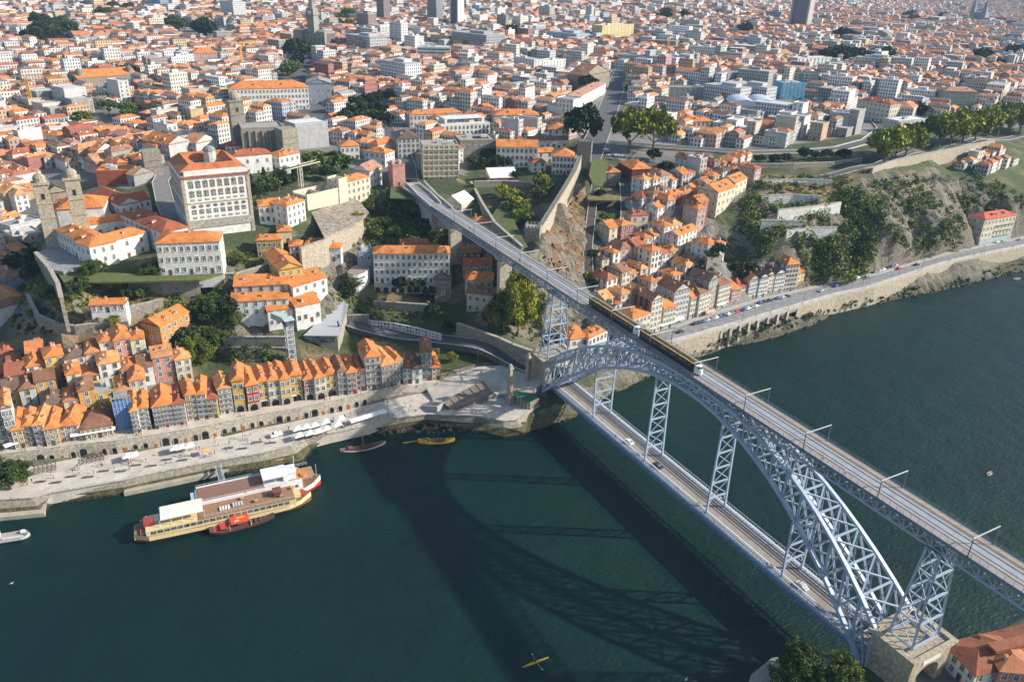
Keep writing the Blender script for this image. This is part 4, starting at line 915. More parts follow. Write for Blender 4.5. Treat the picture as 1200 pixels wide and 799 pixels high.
# riverside rows
def row(L,line,grp,dep):
    for i,(x0,y0,x1,y1,wc,rc,fl,by,ty,lab) in enumerate(L):
        zt=(on_line(line,x0,y0)+on_line(line,x1,y1))/2; zb=9.3 if line is FR else 11.0
        zt=min(max(zt,zb+5),zb+26); loc,rz,w=from_eaves(x0,y0,x1,y1,zb,zt-zb,dep)
        arc=(line is FR and 286<x0<395) or (line is FR and x0==271)
        wc={GY:(0.60,0.59,0.58),LG:(0.72,0.72,0.72)}.get(wc,wc) if line is FR else wc
        o=house('quay_house' if line is FR else 'riverside_house',lab,'house',loc,rz,w+0.05,dep+ (i%3)*1.5,zt-zb,wc,rc,ty,fl,by,grp,sides=(i in(0,1,7,10,16,22) or line is FG,i in(6,15,21,33) or line is FG and i in (1,3,14,15)),skirt=4,arc=arc)
        if arc:
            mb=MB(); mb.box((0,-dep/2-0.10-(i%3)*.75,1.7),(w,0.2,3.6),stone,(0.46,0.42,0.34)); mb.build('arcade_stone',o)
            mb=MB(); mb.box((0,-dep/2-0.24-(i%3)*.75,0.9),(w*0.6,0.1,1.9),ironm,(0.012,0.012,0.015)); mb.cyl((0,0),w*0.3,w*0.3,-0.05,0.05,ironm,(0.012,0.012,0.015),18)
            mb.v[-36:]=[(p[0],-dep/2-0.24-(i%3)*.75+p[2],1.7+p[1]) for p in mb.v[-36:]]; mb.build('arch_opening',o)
        if line is FG and wc in (CR,LG) and i in (1,):
            mb=MB(); mb.box((-w/2-0.06,0.2,(zt-zb)/2+1),(0.12,dep,zt-zb-2),plaster,MR); mb.build('side_cladding',o)
row(ROW,FR,'riverside quay houses',13); row(GUIN,FG,'houses along the riverside road',13)
# blue netted scaffold between the quay houses
loc,rz,w=from_eaves(130.5,470,152,466,9.3,13.5,9)
t_=thing('scaffolded_house','quay house wrapped in blue netting and scaffolding','house',loc,rz); FOOT.append((loc[0],loc[1],rz,w/2,5))
mb=MB(); mb.box((0,1,6.2),(w-1.5,8,13),plaster,GY); mb.build('wall',t_)
mb=MB(); mb.box((0,-4.2,5.5),(w,0.15,15),cloth,(0.10,0.24,0.52)); mb.box((-w/2,-1.0,5.5),(0.15,6.4,15),cloth,(0.10,0.24,0.52)); mb.build('blue_netting',t_)
mb=MB()
for x_ in np.linspace(-w/2,w/2,6):
    for y_ in (-4.5,-3.4): mb.box((x_,y_,7),(0.12,0.12,16.5),ironm,(0.4,0.42,0.45))
for z_ in np.arange(1,16,2.2): mb.box((0,-4.5,z_),(w,0.1,0.1),ironm,(0.4,0.42,0.45)); mb.box((0,-3.9,z_),(w,1.0,0.08),woodm,(0.3,0.25,0.18))
mb.build('scaffold_frame',t_)
# walls
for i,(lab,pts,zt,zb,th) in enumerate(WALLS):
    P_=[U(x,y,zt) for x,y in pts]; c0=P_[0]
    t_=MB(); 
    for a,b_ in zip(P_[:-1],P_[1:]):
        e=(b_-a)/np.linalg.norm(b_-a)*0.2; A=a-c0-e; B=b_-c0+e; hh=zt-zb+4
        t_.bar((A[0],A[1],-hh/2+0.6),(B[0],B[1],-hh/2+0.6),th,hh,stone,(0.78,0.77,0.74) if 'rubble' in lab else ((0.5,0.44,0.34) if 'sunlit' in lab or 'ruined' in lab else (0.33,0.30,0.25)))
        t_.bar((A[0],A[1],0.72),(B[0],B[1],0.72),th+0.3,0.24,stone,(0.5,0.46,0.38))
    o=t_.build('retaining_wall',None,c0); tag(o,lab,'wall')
# episcopal palace: four ranges round a court
H=22.0; zb=58.5; a=U(212,208,zb+H); b_=U(290.5,201,zb+H); c_=U(201.5,186,zb+H); dd=(b_-a)[:2]; w=np.linalg.norm(dd); rz=math.atan2(dd[1],dd[0]); dp=40.0
n=np.array([-dd[1],dd[0]])/w; ce=(a[:2]+b_[:2])/2+n*dp/2; FOOT.append((ce[0],ce[1],rz,w/2+2,dp/2+2))
pal=thing('bishops_palace','huge white baroque palace with orange roofs round a courtyard, tallest block on the hill','palace',(ce[0],ce[1],zb),rz)
mb=MB(); q=10.5
for bx in ((0,-dp/2+q/2,w,q),(0,dp/2-q/2,w,q)): mb.box((bx[0],bx[1],H/2-6),(bx[2],bx[3],H+12),plaster,(0.84,0.83,0.81))
for sx in (-1,1): mb.box((sx*(w/2-q/2),0,H/2-6),(q,dp-2*q,H+12),plaster,(0.80,0.79,0.76))
mb.build('wall',pal)
mb=MB()
for sx in (-1,1):
    mb.box((sx*(w/2-0.4),-dp/2-0.12,H/2-6),(1.6,0.5,H+12.2),stone,(0.5,0.44,0.34))
mb.box((0,-dp/2-0.12,8.6),(w,0.4,0.5),stone,(0.5,0.44,0.34)); mb.box((0,-dp/2-0.5,H-0.2),(w+1,1.4,0.6),roofm,T_RD); mb.box((0,-dp/2-0.2,-2),(w+0.3,0.7,4),stone,(0.45,0.42,0.36)); mb.build('stone_trim',pal)
mb=MB(); mb.box((0,-dp/2+2.2,H+1),(w-3,3,2.2),plaster,WH); mb.build('attic',pal)
mb=MB(); W2,D2,W3,D3=w/2+0.3,dp/2+0.3,w/2-q,dp/2-q; Wm,Dm=w/2-q/2,dp/2-q/2; z0=H+0.2; z1=H+4.6; z2=H+0.6
O=[(-W2,-D2+2.5,z0+1.6),(W2,-D2+2.5,z0+1.6),(W2,D2,z0),(-W2,D2,z0)]; M=[(-Wm,-Dm+1.2,z1),(Wm,-Dm+1.2,z1),(Wm,Dm,z1),(-Wm,Dm,z1)]; I=[(-W3,-D3,z2),(W3,-D3,z2),(W3,D3,z2),(-W3,D3,z2)]
mb.add(O+M+I,[(i,(i+1)%4,4+(i+1)%4,4+i) for i in range(4)]+[(4+i,4+(i+1)%4,8+(i+1)%4,8+i) for i in range(4)],roofm,(0.5,0.16,0.06)); ro=mb.build('roof',pal)
mb=MB(); mb.cyl((w*0.1,dp*0.2),3.2,3.0,H,H+6,plaster,LG,10); mb.dome((w*0.1,dp*0.2,H+6),3.3,2.6,stone,(0.3,0.3,0.3),10); mb.build('lantern',ro)
def ped(w_,h_,arch):
    mb=MB(); mb.box((0,-0.08,h_/2),(w_+0.5,0.2,h_+0.3),stone,(0.47,0.42,0.33)); 
    if arch: mb.add([(-w_/2-0.5,-0.3,h_+0.2),(w_/2+0.5,-0.3,h_+0.2),(0,-0.3,h_+0.9),(-w_/2-0.5,0,h_+0.2),(w_/2+0.5,0,h_+0.2),(0,0,h_+0.9)],[(0,1,2),(0,2,5,3),(1,4,5,2),(0,3,4,1)],stone,(0.47,0.42,0.33))
    mb.add([(-w_/2,-0.2,0),(w_/2,-0.2,0),(w_/2,-0.2,h_),(-w_/2,-0.2,h_)],[(0,1,2,3)],glass); mb.box((0,-0.21,h_/2),(0.12,0.06,h_),plaster,WH)
    for k in (0.33,0.66): mb.box((0,-0.21,h_*k),(w_,0.06,0.1),plaster,WH)
    return mb.mesh('window')
pm=[ped(1.8,3.0,True),ped(1.8,2.5,True),ped(1.7,2.0,False),ped(1.4,0.7,False)]
ov=MB(); ov.cyl((0,0),0.95,0.95,-0.12,0.12,stone,(0.47,0.42,0.33),12); ov.cyl((0,0),0.6,0.6,0.1,0.16,glass,(1,1,1),12); ov.v=[(p[0]*1.3,-p[2],p[1]) for p in ov.v]; ovm=ov.mesh('oval_window')
for k in range(8):
    x_=-w/2+2.2+(w-4.4)/8*(k+0.5)
    for me_,z_ in ((pm[0],16.2),(pm[1],11.8),(pm[3],9.8),(pm[2],3.2),(pm[3],0.9)): inst('window',me_,pal,(x_,-dp/2,z_))
    inst('oval_window',ovm,pal,(x_,-dp/2,6.9))
for k in range(9):
    for z_ in (1.5,5,9.5,13,17): inst('window',winmesh(1.4,2.6,'s'),pal,(-w/2,-dp/2+dp/9*(k+.5),z_),-math.pi/2)
# palace forecourt wall with pergola
p_=U(211,266,53); q_=U(280,258,53)
mb=MB(); mb.bar((0,0,0),(q_[0]-p_[0],q_[1]-p_[1],0),1.2,12,stone,(0.45,0.41,0.34)); tag(mb.build('terrace_wall',None,(p_[0],p_[1],50)),'stone terrace wall at the foot of the white palace','wall')
# bell towers
def tower(x,y,zb,zt,w_,lab,name='bell_tower',cat='bell tower',c=(0.48,0.42,0.32),cap='dome',grp=None,rz=0.2,cren=False):
    p=U(x,y,zt); t_=thing(name,lab,cat,(p[0],p[1],zb),rz,grp); h=zt-zb; FOOT.append((p[0],p[1],rz,w_/2,w_/2))
    mb=MB(); mb.box((0,0,h/2-4),(w_,w_,h+8),stone,c)
    for z_ in (h*0.5,h*0.72): mb.box((0,0,z_),(w_+0.6,w_+0.6,0.5),stone,c)
    mb.build('shaft',t_)
    if cap=='dome':
        mb=MB(); mb.box((0,0,h+0.3),(w_+1.2,w_+1.2,0.8),stone,c); mb.cyl((0,0),w_*0.42,w_*0.42,h+0.7,h+2.2,stone,c,12); mb.dome((0,0,h+2.2),w_*0.44,w_*0.42,stone,(0.42,0.37,0.28),12); mb.cyl((0,0),0.5,0.1,h+2.2+w_*.4,h+5+w_*.4,stone,c,6); mb.build('dome',t_)
    elif cap=='spire':
        mb=MB(); mb.cyl((0,0),w_*0.55,w_*0.4,h,h+w_,stone,c,8); mb.cyl((0,0),w_*0.42,0.2,h+w_,h+w_*3,stone,c,8); mb.build('spire',t_)
    elif cap=='cren':
        mb=MB()
        for k in np.linspace(-w_/2+0.5,w_/2-0.5,5):
            for s in (-1,1): mb.box((k,s*(w_/2-0.25),h+0.5),(0.9,0.6,1.3),stone,c); mb.box((s*(w_/2-0.25),k,h+0.5),(0.6,0.9,1.3),stone,c)
        mb.build('battlements',t_)
    if cap in('dome','spire'):
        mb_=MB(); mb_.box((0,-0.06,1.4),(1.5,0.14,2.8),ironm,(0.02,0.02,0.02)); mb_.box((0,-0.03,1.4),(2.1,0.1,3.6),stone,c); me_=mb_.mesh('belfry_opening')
        for k in range(4): a_=k*math.pi/2; inst('belfry_opening',me_,t_,(w_/2*math.sin(a_),-w_/2*math.cos(a_),h*0.78),a_)
    return t_
cz=math.radians(-64+180)
tower(47,215,46,78,6.5,'left of two pale stone church towers with domed tops','bell_tower','bell tower',grp='twin church towers',rz=rz)
tower(83.5,209,46,80,6.5,'right of two pale stone church towers with domed tops','bell_tower','bell tower',grp='twin church towers',rz=rz)
loc,r2,w2=from_eaves(52,228,80,224,50,14,8); house('church_facade','stone pediment and dark roof between the two domed church towers','church front',loc,r2,w2,8,14,ST,T_DK,'gabley',1,1,win=False)
tower(275,118,62,92,9,'broad grey cathedral tower left of the long cathedral roof','cathedral_tower','cathedral tower',c=(0.36,0.33,0.27),cap='dome',rz=rz)
tower(176,176,52,70,10,'square ruined medieval tower left of the palace street','medieval_tower','tower',c=(0.36,0.33,0.27),cap='none',rz=rz)
tower(625,265,40,56,8,'crenellated wall tower at the lower end of the city wall','wall_tower','tower',c=(0.33,0.31,0.27),cap='cren',rz=0.9)
tower(686,165,62,76,9,'dark crenellated wall tower at the upper end of the city wall','wall_tower','tower',c=(0.26,0.24,0.22),cap='cren',rz=0.9)
# cathedral
loc,r2,w2=from_eaves(283,152,331,150,62,15,20); o=house('cathedral_nave','long grey stone cathedral nave with buttresses','cathedral',loc,r2,w2,20,15,(0.34,0.31,0.25),GY,'flat',0,0,extras=False)
for k in range(7): mb=MB(); mb.box((-w2/2+w2/6*k,-10.8,6.5),(1.1,2.0,15),stone,(0.36,0.33,0.27)); mb.build('buttress',o)
loc,r2,w2=from_eaves(346,147,384,143,60,17,16); o=house('cathedral_transept','pale grey sheeted block with white metal roof right of the cathedral nave','cathedral wing',loc,r2,w2,16,17,(0.42,0.42,0.43),(0.66,0.70,0.75),'flat',0,0,extras=False)
tower(335,150,60,78,11,'stone crossing block of the cathedral with white gable','cathedral_crossing','cathedral crossing',c=(0.38,0.35,0.28),cap='none',rz=r2)
for a,b2,lab in ((255,'',0),):pass
for x0,y0,x1,y1,zb_,H_,dp_,rc_,lab in ((265,172,284,171,58,8,10,T_RD,'small white house with pyramid roof below the cathedral tower'),(272,184,318,180,57,12,12,T_RD,'long white house with orange roof between palace and cathedral'),(308,168,326,167,58,8,8,T_OR,'small house with hip roof against the cathedral wall'),(327,184,351,179,56,10,11,T_OR,'white house with two orange roofs right of the long white one')):
    loc,r2,w2=from_eaves(x0,y0,x1,y1,zb_,H_,dp_); house('cathedral_house',lab,'house',loc,r2,w2,dp_,H_,WH,rc_,'hip',2,4)
# crenellated city wall
ct0=[U(631,268,54),U(645,246,58),U(660,222,62),U(673,200,65),U(682,176,68)]
o=thing('city_wall','pale crenellated medieval wall climbing beside the orange rock face','city wall',tuple(ct0[0])); mb=MB(); cr_=MB(); c0=ct0[0]
for a,b_ in zip(ct0[:-1],ct0[1:]):
    A=a-c0; B=b_-c0; mb.bar(A-(0,0,7),B-(0,0,7),2.6,14,stone,(0.50,0.44,0.34)); L=np.linalg.norm(B-A); n_=int(L/1.7); q=np.cross((B-A)/L,(0,0,1))
    for k in range(n_): p=A+(B-A)*(k+0.5)/n_+q*-1.1*-1; cr_.box((p[0],p[1],p[2]+0.5),(0.9,0.7,1.2),stone,(0.4,0.36,0.29),rz=math.atan2(B[1]-A[1],B[0]-A[0]))
mb.build('masonry',o); cr_.build('battlements',o)
# ------------------------------------------------------------------ the town
NOGO=[wpoly(q) for q in (
 [(664,172),(690,130),(706,98),(735,92),(742,140),(735,190),(700,200),(676,192)],            # avenue and square
 [(722,185),(722,140),(760,140),(792,168),(792,186),(770,200)],            # plane trees, car park
 [(700,168),(850,172),(960,172),(1010,160),(1022,142),(1045,142),(1048,165),(1000,184),(960,188),(840,184),(700,182)],
 [(1015,185),(1040,150),(1075,150),(1120,135),(1230,128),(1230,175),(1150,168),(1060,192)],
 [(456,210),(456,150),(476,140),(500,150),(505,225),(480,235)],
 [(292,232),(292,185),(352,172),(420,170),(425,196),(400,212),(350,222)],
 [(268,186),(268,148),(388,146),(388,168)],
 [(355,296),(352,222),(408,196),(470,196),(480,232),(440,300)],
 [(545,262),(545,205),(690,200),(640,300),(600,300)],
 [(330,112),(332,60),(345,55),(362,58),(362,112)],[(356,140),(358,122),(388,122),(386,140)],
 [(396,152),(402,122),(455,112),(462,125),(440,152)],
 [(40,62),(30,25),(85,24),(90,60)],[(205,52),(205,30),(275,30),(275,52)],
 [(175,262),(182,205),(205,180),(215,262)],[(205,275),(205,200),(300,200),(300,275)],[(30,300),(30,200),(100,195),(210,230),(270,290),(260,330),(60,330)],
 [(95,148),(95,128),(170,122),(178,145),(120,160)])]
_f=lambda:np.array(FOOT)
def make_field(cells,out,limit):
    pass
GEN=[]
def occupied(u,v,r,F):
    du=u-F[:,0]; dv=v-F[:,1]; c=np.cos(F[:,2]); s=np.sin(F[:,2]); a=du*c+dv*s; b_=-du*s+dv*c
    return bool(np.any((np.abs(a)<F[:,3]+r)&(np.abs(b_)<F[:,4]+r)))
def inview(u,v,z,mx=90):
    q=PX((u,v,z)); return q[2]>0 and -mx<q[0]<1200+mx and -60<q[1]<860
WALLC=[WH]*9+[CR]*6+[LG]*5+[GY]*3+[YE]+[PK]*2+[BL]+[OC]+[RD]*1+[(0.62,0.6,0.55)]*4
ROOFC=[T_OR]*9+[T_LT]*3+[T_RD]*4+[T_BR]*3+[T_DK]
def rc_():
    c=random.choice(ROOFC); k=random.uniform(0.8,1.15); return tuple(x*k for x in c)
def wc_():
    c=random.choice(WALLC); k=random.uniform(0.8,1.05); return tuple(x*k for x in c)
def lattice(poly,Lx,Ly,ang,street,wmin,wmax,dmin,dmax,hmin,hmax,bounds,warp=1.0,flat=0.12,inner=0.5):
    ca,sa=math.cos(ang),math.sin(ang)
    def W(a,b_):
        x=a*Lx; y=b_*Ly
        x+=warp*(22*math.sin(y/170+1)+14*math.sin(x/110+y/240)); y+=warp*(24*math.sin(x/190+2)+12*math.cos(y/130-x/300))
        return (x*ca-y*sa,x*sa+y*ca)
    a0,a1,b0,b1=bounds
    for a in range(a0,a1):
        for b_ in range(b0,b1):
            q=[W(a,b_),W(a+1,b_),W(a+1,b_+1),W(a,b_+1)]; cx=sum(p[0] for p in q)/4; cy=sum(p[1] for p in q)/4
            if not inview(cx,cy,70,220): continue
            dist=math.hypot(cx-CP[0],cy-CP[1]); big=1.0 if dist<1100 else (1.15 if dist<1800 else 1.5)
            bh=random.uniform(hmin,hmax); bf=random.random()<flat*(1 if dist<650 else (2.2 if cy>260 and dist<1400 else 1.2))
            for e in range(4):
                A=np.array(q[e]); B=np.array(q[(e+1)%4]); t_=(B-A); L=np.linalg.norm(t_); t_/=L; n=np.array([-t_[1],t_[0]])
                s=street+ (0 if e%2 else 0); x=street+1
                while x<L-street-5:
                    w=random.uniform(wmin,wmax)*big
                    if bf and random.random()<.7: w*=random.choice((1.3,1.8,2.6,3.6)) if cy>260 else random.choice((1.3,1.8,2.6))
                    if x+w>L-street: w=L-street-x
                    if w<4: break
                    d=random.uniform(dmin,dmax)*min(big,1.4)
                    c=A+t_*(x+w/2)+n*(s+d/2+random.uniform(0,1.0)); ang_=math.atan2(t_[1],t_[0])
                    fl=max(2,int(round(bh+random.uniform(-1.3,1.3)))); 
                    if random.random()<0.03: fl+=2
                    isf=bf and random.random()<.7 or random.random()<.05
                    GEN.append((c[0],c[1],ang_,w,d,fl,isf,poly)); x+=w+ (0.0 if random.random()<.9 else random.uniform(2,5))
            if inner and big<1.8:
                for _ in range(int(inner*Lx*Ly/700)):
                    f=random.uniform(.3,.7); g=random.uniform(.3,.7); c=np.array(q[0])*(1-f)*(1-g)+np.array(q[1])*f*(1-g)+np.array(q[2])*f*g+np.array(q[3])*(1-f)*g
                    GEN.append((c[0],c[1],ang+random.uniform(-.3,.3),random.uniform(7,13),random.uniform(7,12),random.randint(1,3),random.random()<.25,poly))
lattice('c',56,44,math.radians(24),1.9,5.5,10,13,18.5,2.0,3.4,(-40,60,-60,110))
# steep quarters: rows along the slope
def rows(poly,key,v0,v1,u0,u1,du,wmin,wmax,d,ang,fmin,fmax,skew=0.0,gap=.06):
    us=np.arange(u0,u1,du)
    for k,u in enumerate(us):
        v=v0+random.uniform(0,5)
        while v<v1:
            w=random.uniform(wmin,wmax); uu=u+skew*(v-v0)+random.uniform(-1.2,1.2)
            GEN.append((uu,v+w/2,ang+random.uniform(-.09,.09),w,d+random.uniform(-1.5,1.5),random.randint(fmin,fmax),random.random()<0.03,key)); v+=w+0.2+(random.uniform(2,4) if random.random()<gap else 0)
rows(BARR,'b',-240,-100,-215,-135,10.8,4.8,8.2,11,math.pi/2+0.04,2,3,skew=0.06)
rows(GUID,'g',30,230,-260,-118,12.6,5.5,9,11,math.pi/2+0.14,2,3,skew=-0.14,gap=.2)
rows(GUI2,'h',100,290,-330,-150,13,6,10,11,math.pi/2+0.25,2,3,skew=-0.12,gap=.25)
rows(FONT,'f',290,480,-270,-140,12,7,13,8,math.pi/2+0.3,1,2,skew=-0.2,gap=.2)
POLY={'c':CITY,'b':BARR,'g':GUID,'h':GUI2,'f':FONT}
ga=np.array([(g[0],g[1]) for g in GEN]); okm=np.zeros(len(GEN),bool); keys=np.array([g[7] for g in GEN])
for k_,pl in POLY.items(): okm|=(keys==k_)&inpoly(ga[:,0],ga[:,1],pl)
for pl in NOGO: okm&=~inpoly(ga[:,0],ga[:,1],pl)
okm&=~(((keys=='c')&(inpoly(ga[:,0],ga[:,1],BARR)|inpoly(ga[:,0],ga[:,1],GUID))))
idx=np.nonzero(okm)[0]; zz=Zn(ga[idx,0],ga[idx,1]); dist_=np.hypot(ga[idx,0]+300,ga[idx,1]-200)
fd=np.clip((dist_-1800)/4000,0,1); zz=zz*(1-fd)+(85+30*np.sin(ga[idx,0]/1900)*np.cos(ga[idx,1]/1500))*fd
q=PX(np.stack([ga[idx,0],ga[idx,1],zz],1)); vis=(q[:,0]>-90)&(q[:,0]<1290)&(q[:,1]>-70)&(q[:,1]<900)
idx=idx[vis]; zz=zz[vis]; q=q[vis]; order=np.argsort(q[:,2])
F=_f(); ROADS=[]  # filled below before use
cell={}
def near_ok(u,v,r):
    k=(int(u//20),int(v//20))
    for a in (-1,0,1):
        for b_ in (-1,0,1):
            for (x_,y_,rr) in cell.get((k[0]+a,k[1]+b_),()):
                if (x_-u)**2+(y_-v)**2<(min(r,rr)*1.36)**2: return False
    return True
from_px=lambda pts:[G(*p) for p in pts]
ROADP=[ # label, pixels, width
 ('curved_road',[(715,168),(760,172),(820,176),(880,180),(940,179),(985,175),(1018,166),(1035,152),(1028,143)],11),
 ('avenue',[(688,190),(700,160),(712,130),(722,100),(730,82)],17),
 ('square_street',[(478,214),(476,195),(468,178),(458,160),(448,146)],12),
 ('long_avenue',[(336,112),(345,85),(352,66)],34),
 ('station_square',[(366,140),(372,120),(376,108)],26),
 ('palace_street',[(206,268),(194,240),(188,215),(196,196)],9),
 ('tunnel_road',[(646,441),(620,431),(590,421),(560,411),(530,403),(500,397),(465,394),(440,389),(410,384)],9),
 ('dark_lane',[(734,268),(734,245),(733,222),(731,195)],7),
 ('funicular_bed',[(690,335),(688,300),(691,270),(694,245),(697,225),(700,205)],5),
 ('promenade_street',[(930,215),(1010,196),(1060,182),(1120,171),(1200,158)],7)]
rd=[]
for nm,pts,wd in ROADP:
    P_=[G(*p) for p in pts]; pp=[P_[0]]
    for a,b_ in zip(P_[:-1],P_[1:]):
        n_=max(1,int(np.hypot(*(b_-a)[:2])/4)); pp+=[a+(b_-a)*(k+1)/n_ for k in range(n_)]
    rd.append((nm,np.array(pp),wd))
RP=np.concatenate([np.c_[r[1][:,:2],np.full(len(r[1]),r[2]/2)] for r in rd])
kept=[]
PROT=[(r[3]-2,r[5]+2,min(r[4],r[6])+3,max(r[4],r[6])+r[8]*.9*FPX/np.linalg.norm(U(r[3],r[4],r[7]+r[8])-CP)+7) for r in LM if r[4]<150]+[(848,908,108,136),(908,950,98,132),(776,842,102,128)]
for j in order:
    g=GEN[idx[j]]; u,v=g[0],g[1]; r=min(g[3],g[4])/2
    if occupied(u,v,r*0.8,F): continue
    if any(a_<q[j,0]<b_ and c_<q[j,1]<d_ for a_,b_,c_,d_ in PROT): continue
    if q[j,2]<1500 and np.any(np.hypot(RP[:,0]-u,RP[:,1]-v)<RP[:,2]+r*1.1): continue
    if not near_ok(u,v,r*(1.0 if g[7]!='c' else 0.95)): continue
    cell.setdefault((int(u//20),int(v//20)),[]).append((u,v,r)); kept.append((g,zz[j],q[j]))
# label helper: place relative to landmarks one can find
LMK=[((250,230),'bishops palace'),((80,225),'twin bell towers'),((220,300),'white terrace hall'),((200,375),'tall orange house'),((140,485),'blue scaffolding'),((300,150),'cathedral nave'),((515,195),'balcony apartment block'),((640,190),'white convent'),((686,175),'dark wall tower'),((700,60),'theatre'),((180,180),'ruined medieval tower'),((315,115),'long white block'),((753,205),'maroon warehouse'),((800,345),'riverside road houses'),((850,235),'big white cliff-top house'),((750,150),'big plane trees'),((900,170),'curved road'),((930,100),'cyan-blue block'),((1025,125),'beige corner building'),((1150,190),'plane tree promenade'),((40,430),'left frame edge'),((545,150),'white modern hotel'),((606,140),'pilastered museum hall'),((125,100),'domed stone hall'),((40,160),'long low white house'),((430,140),'dark tree clump'),((820,120),'long concrete office block')]
CN={WH:'white',CR:'cream',LG:'pale grey',GY:'grey',YE:'yellow',PK:'pink',BL:'blue',OC:'ochre',RD:'red'}
USED={}
def cname(c):
    best=min(list(CN)+[(0.62,0.6,0.55)],key=lambda k:sum((a-b_)**2 for a,b_ in zip(k,c))); return CN.get(best,'beige')
def rname(c):
    return min(((T_OR,'orange'),(T_LT,'light orange'),(T_RD,'red-brown'),(T_BR,'brown'),(T_DK,'dark')),key=lambda k:sum((a-b_)**2 for a,b_ in zip(k[0],c)))[1]
ORD=['','second ','third ','fourth ','fifth ','sixth ','seventh ','eighth ','ninth ','tenth ','eleventh ','twelfth ']
def autolabel(px,wc,what):
    (x,y),n=min(LMK,key=lambda k:math.hypot(k[0][0]-px[0],k[0][1]-px[1])); dx,dy=px[0]-x,px[1]-y
    rel=('right of' if dx>0 else 'left of') if abs(dx)>abs(dy)*1.4 else ('in front of' if dy>0 else 'behind')
    base=(wc,what,rel,n); k=USED.get(base,0); USED[base]=k+1
    return '%s %s, %snearest %s the %s'%(wc,what,ORD[min(k,11)] if k else '',rel,n)
ni=0; nb=0; far=MB(); far.wc=WH; CAPH=214; CAPB=70
def fbox(mb,u,v,a,w,d,z0,z1,col):
    ca,sa=math.cos(a),math.sin(a); c=[(u+x*ca-y*sa,v+x*sa+y*ca) for x,y in ((-w/2,-d/2),(w/2,-d/2),(w/2,d/2),(-w/2,d/2))]
    vs_=[(x,y,z0) for x,y in c]+[(x,y,z1) for x,y in c]; h=z1-z0-5
    n1=max(1,round(w/2.5))*2.5; n2=max(1,round(d/2.5))*2.5
    uv=[[(0.02,-5),(n,-5),(n,h),(0.02,h)] for n in (n1,n2,n1,n2)]
    mb.add(vs_,[(0,1,5,4),(1,2,6,5),(2,3,7,6),(3,0,4,7)],farwall,col,uv); return c
for g,z,qq in kept:
    u,v,a,w,d,fl,isf,key=g; wc=wc_(); rc=rc_(); k_=random.random()**2*(.5 if key=='c' else .25); rc=tuple(x*(1-k_)+y*k_ for x,y in zip(rc,(0.36,0.25,0.19))); h=fl*3.1+random.uniform(0,0.8)
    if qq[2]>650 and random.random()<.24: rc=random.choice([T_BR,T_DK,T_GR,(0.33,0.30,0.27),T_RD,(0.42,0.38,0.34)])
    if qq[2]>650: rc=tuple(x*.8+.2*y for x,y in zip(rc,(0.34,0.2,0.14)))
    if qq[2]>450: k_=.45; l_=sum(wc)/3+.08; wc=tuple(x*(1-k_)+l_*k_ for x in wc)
    if key in 'bgh' : wc=random.choice([CR,CR,WH,YE,PK,LG,OC,WH]) if key=='b' else random.choice([WH,CR,CR,LG,(0.55,0.38,0.32),WH,CR,(0.34,0.11,0.09),WH])
    fdist=qq[2]
    if isf: rc=random.choice([(0.3,0.3,0.3),(0.45,0.44,0.42),(0.36,0.37,0.4),(0.55,0.55,0.54)]); h+=random.choice([0,0,3,3,6,9]) if fdist>520 else 0; 
    # door side faces away from the block centre: turn so that the front looks at the camera when possible
    af=a
    fn=np.array([math.sin(af),-math.cos(af)]); 
    if fn@(CP[:2]-np.array([u,v]))<0: af+=math.pi
    if key in 'gh' : af=a
    ty='flat' if isf else ('hip' if random.random()<.45 else ('gablex' if random.random()<.5 else 'hipf'))
    if isf and nb<CAPB and fdist<900:
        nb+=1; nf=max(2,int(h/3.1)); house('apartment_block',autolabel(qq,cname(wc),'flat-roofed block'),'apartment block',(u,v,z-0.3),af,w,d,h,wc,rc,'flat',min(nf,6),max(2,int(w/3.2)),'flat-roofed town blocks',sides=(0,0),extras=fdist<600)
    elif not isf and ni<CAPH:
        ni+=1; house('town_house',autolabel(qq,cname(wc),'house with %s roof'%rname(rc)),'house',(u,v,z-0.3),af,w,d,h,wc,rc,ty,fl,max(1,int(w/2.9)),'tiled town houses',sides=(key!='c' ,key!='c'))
    else:
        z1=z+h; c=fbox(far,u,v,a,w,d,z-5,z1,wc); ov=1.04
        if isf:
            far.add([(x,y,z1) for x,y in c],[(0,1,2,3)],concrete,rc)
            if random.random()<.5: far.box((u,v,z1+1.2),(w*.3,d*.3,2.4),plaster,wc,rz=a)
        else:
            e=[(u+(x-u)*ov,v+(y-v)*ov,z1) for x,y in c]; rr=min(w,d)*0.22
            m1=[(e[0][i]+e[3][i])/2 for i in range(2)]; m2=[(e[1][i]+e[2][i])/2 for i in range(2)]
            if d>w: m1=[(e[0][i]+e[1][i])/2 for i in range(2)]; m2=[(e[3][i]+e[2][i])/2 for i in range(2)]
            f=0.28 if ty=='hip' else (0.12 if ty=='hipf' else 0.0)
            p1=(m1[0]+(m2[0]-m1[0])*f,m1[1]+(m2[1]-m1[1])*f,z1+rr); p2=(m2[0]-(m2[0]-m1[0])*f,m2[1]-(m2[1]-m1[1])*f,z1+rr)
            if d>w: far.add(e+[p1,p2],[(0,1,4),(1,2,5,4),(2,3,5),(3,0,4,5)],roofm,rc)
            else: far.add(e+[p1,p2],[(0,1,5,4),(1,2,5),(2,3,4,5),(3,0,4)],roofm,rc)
            if fdist<1000 and random.random()<.6: far.box((u+random.uniform(-w,w)*.3,v+random.uniform(-w,w)*.3,z1+rr*.7),(0.7,0.9,1.6),plaster,CR,rz=a)
            if fdist<1000 and random.random()<.25: far.box((u+random.uniform(-w,w)*.2,v+random.uniform(-w,w)*.2,z1+rr*.5),(1.6,1.6,1.5),plaster,WH,rz=a)
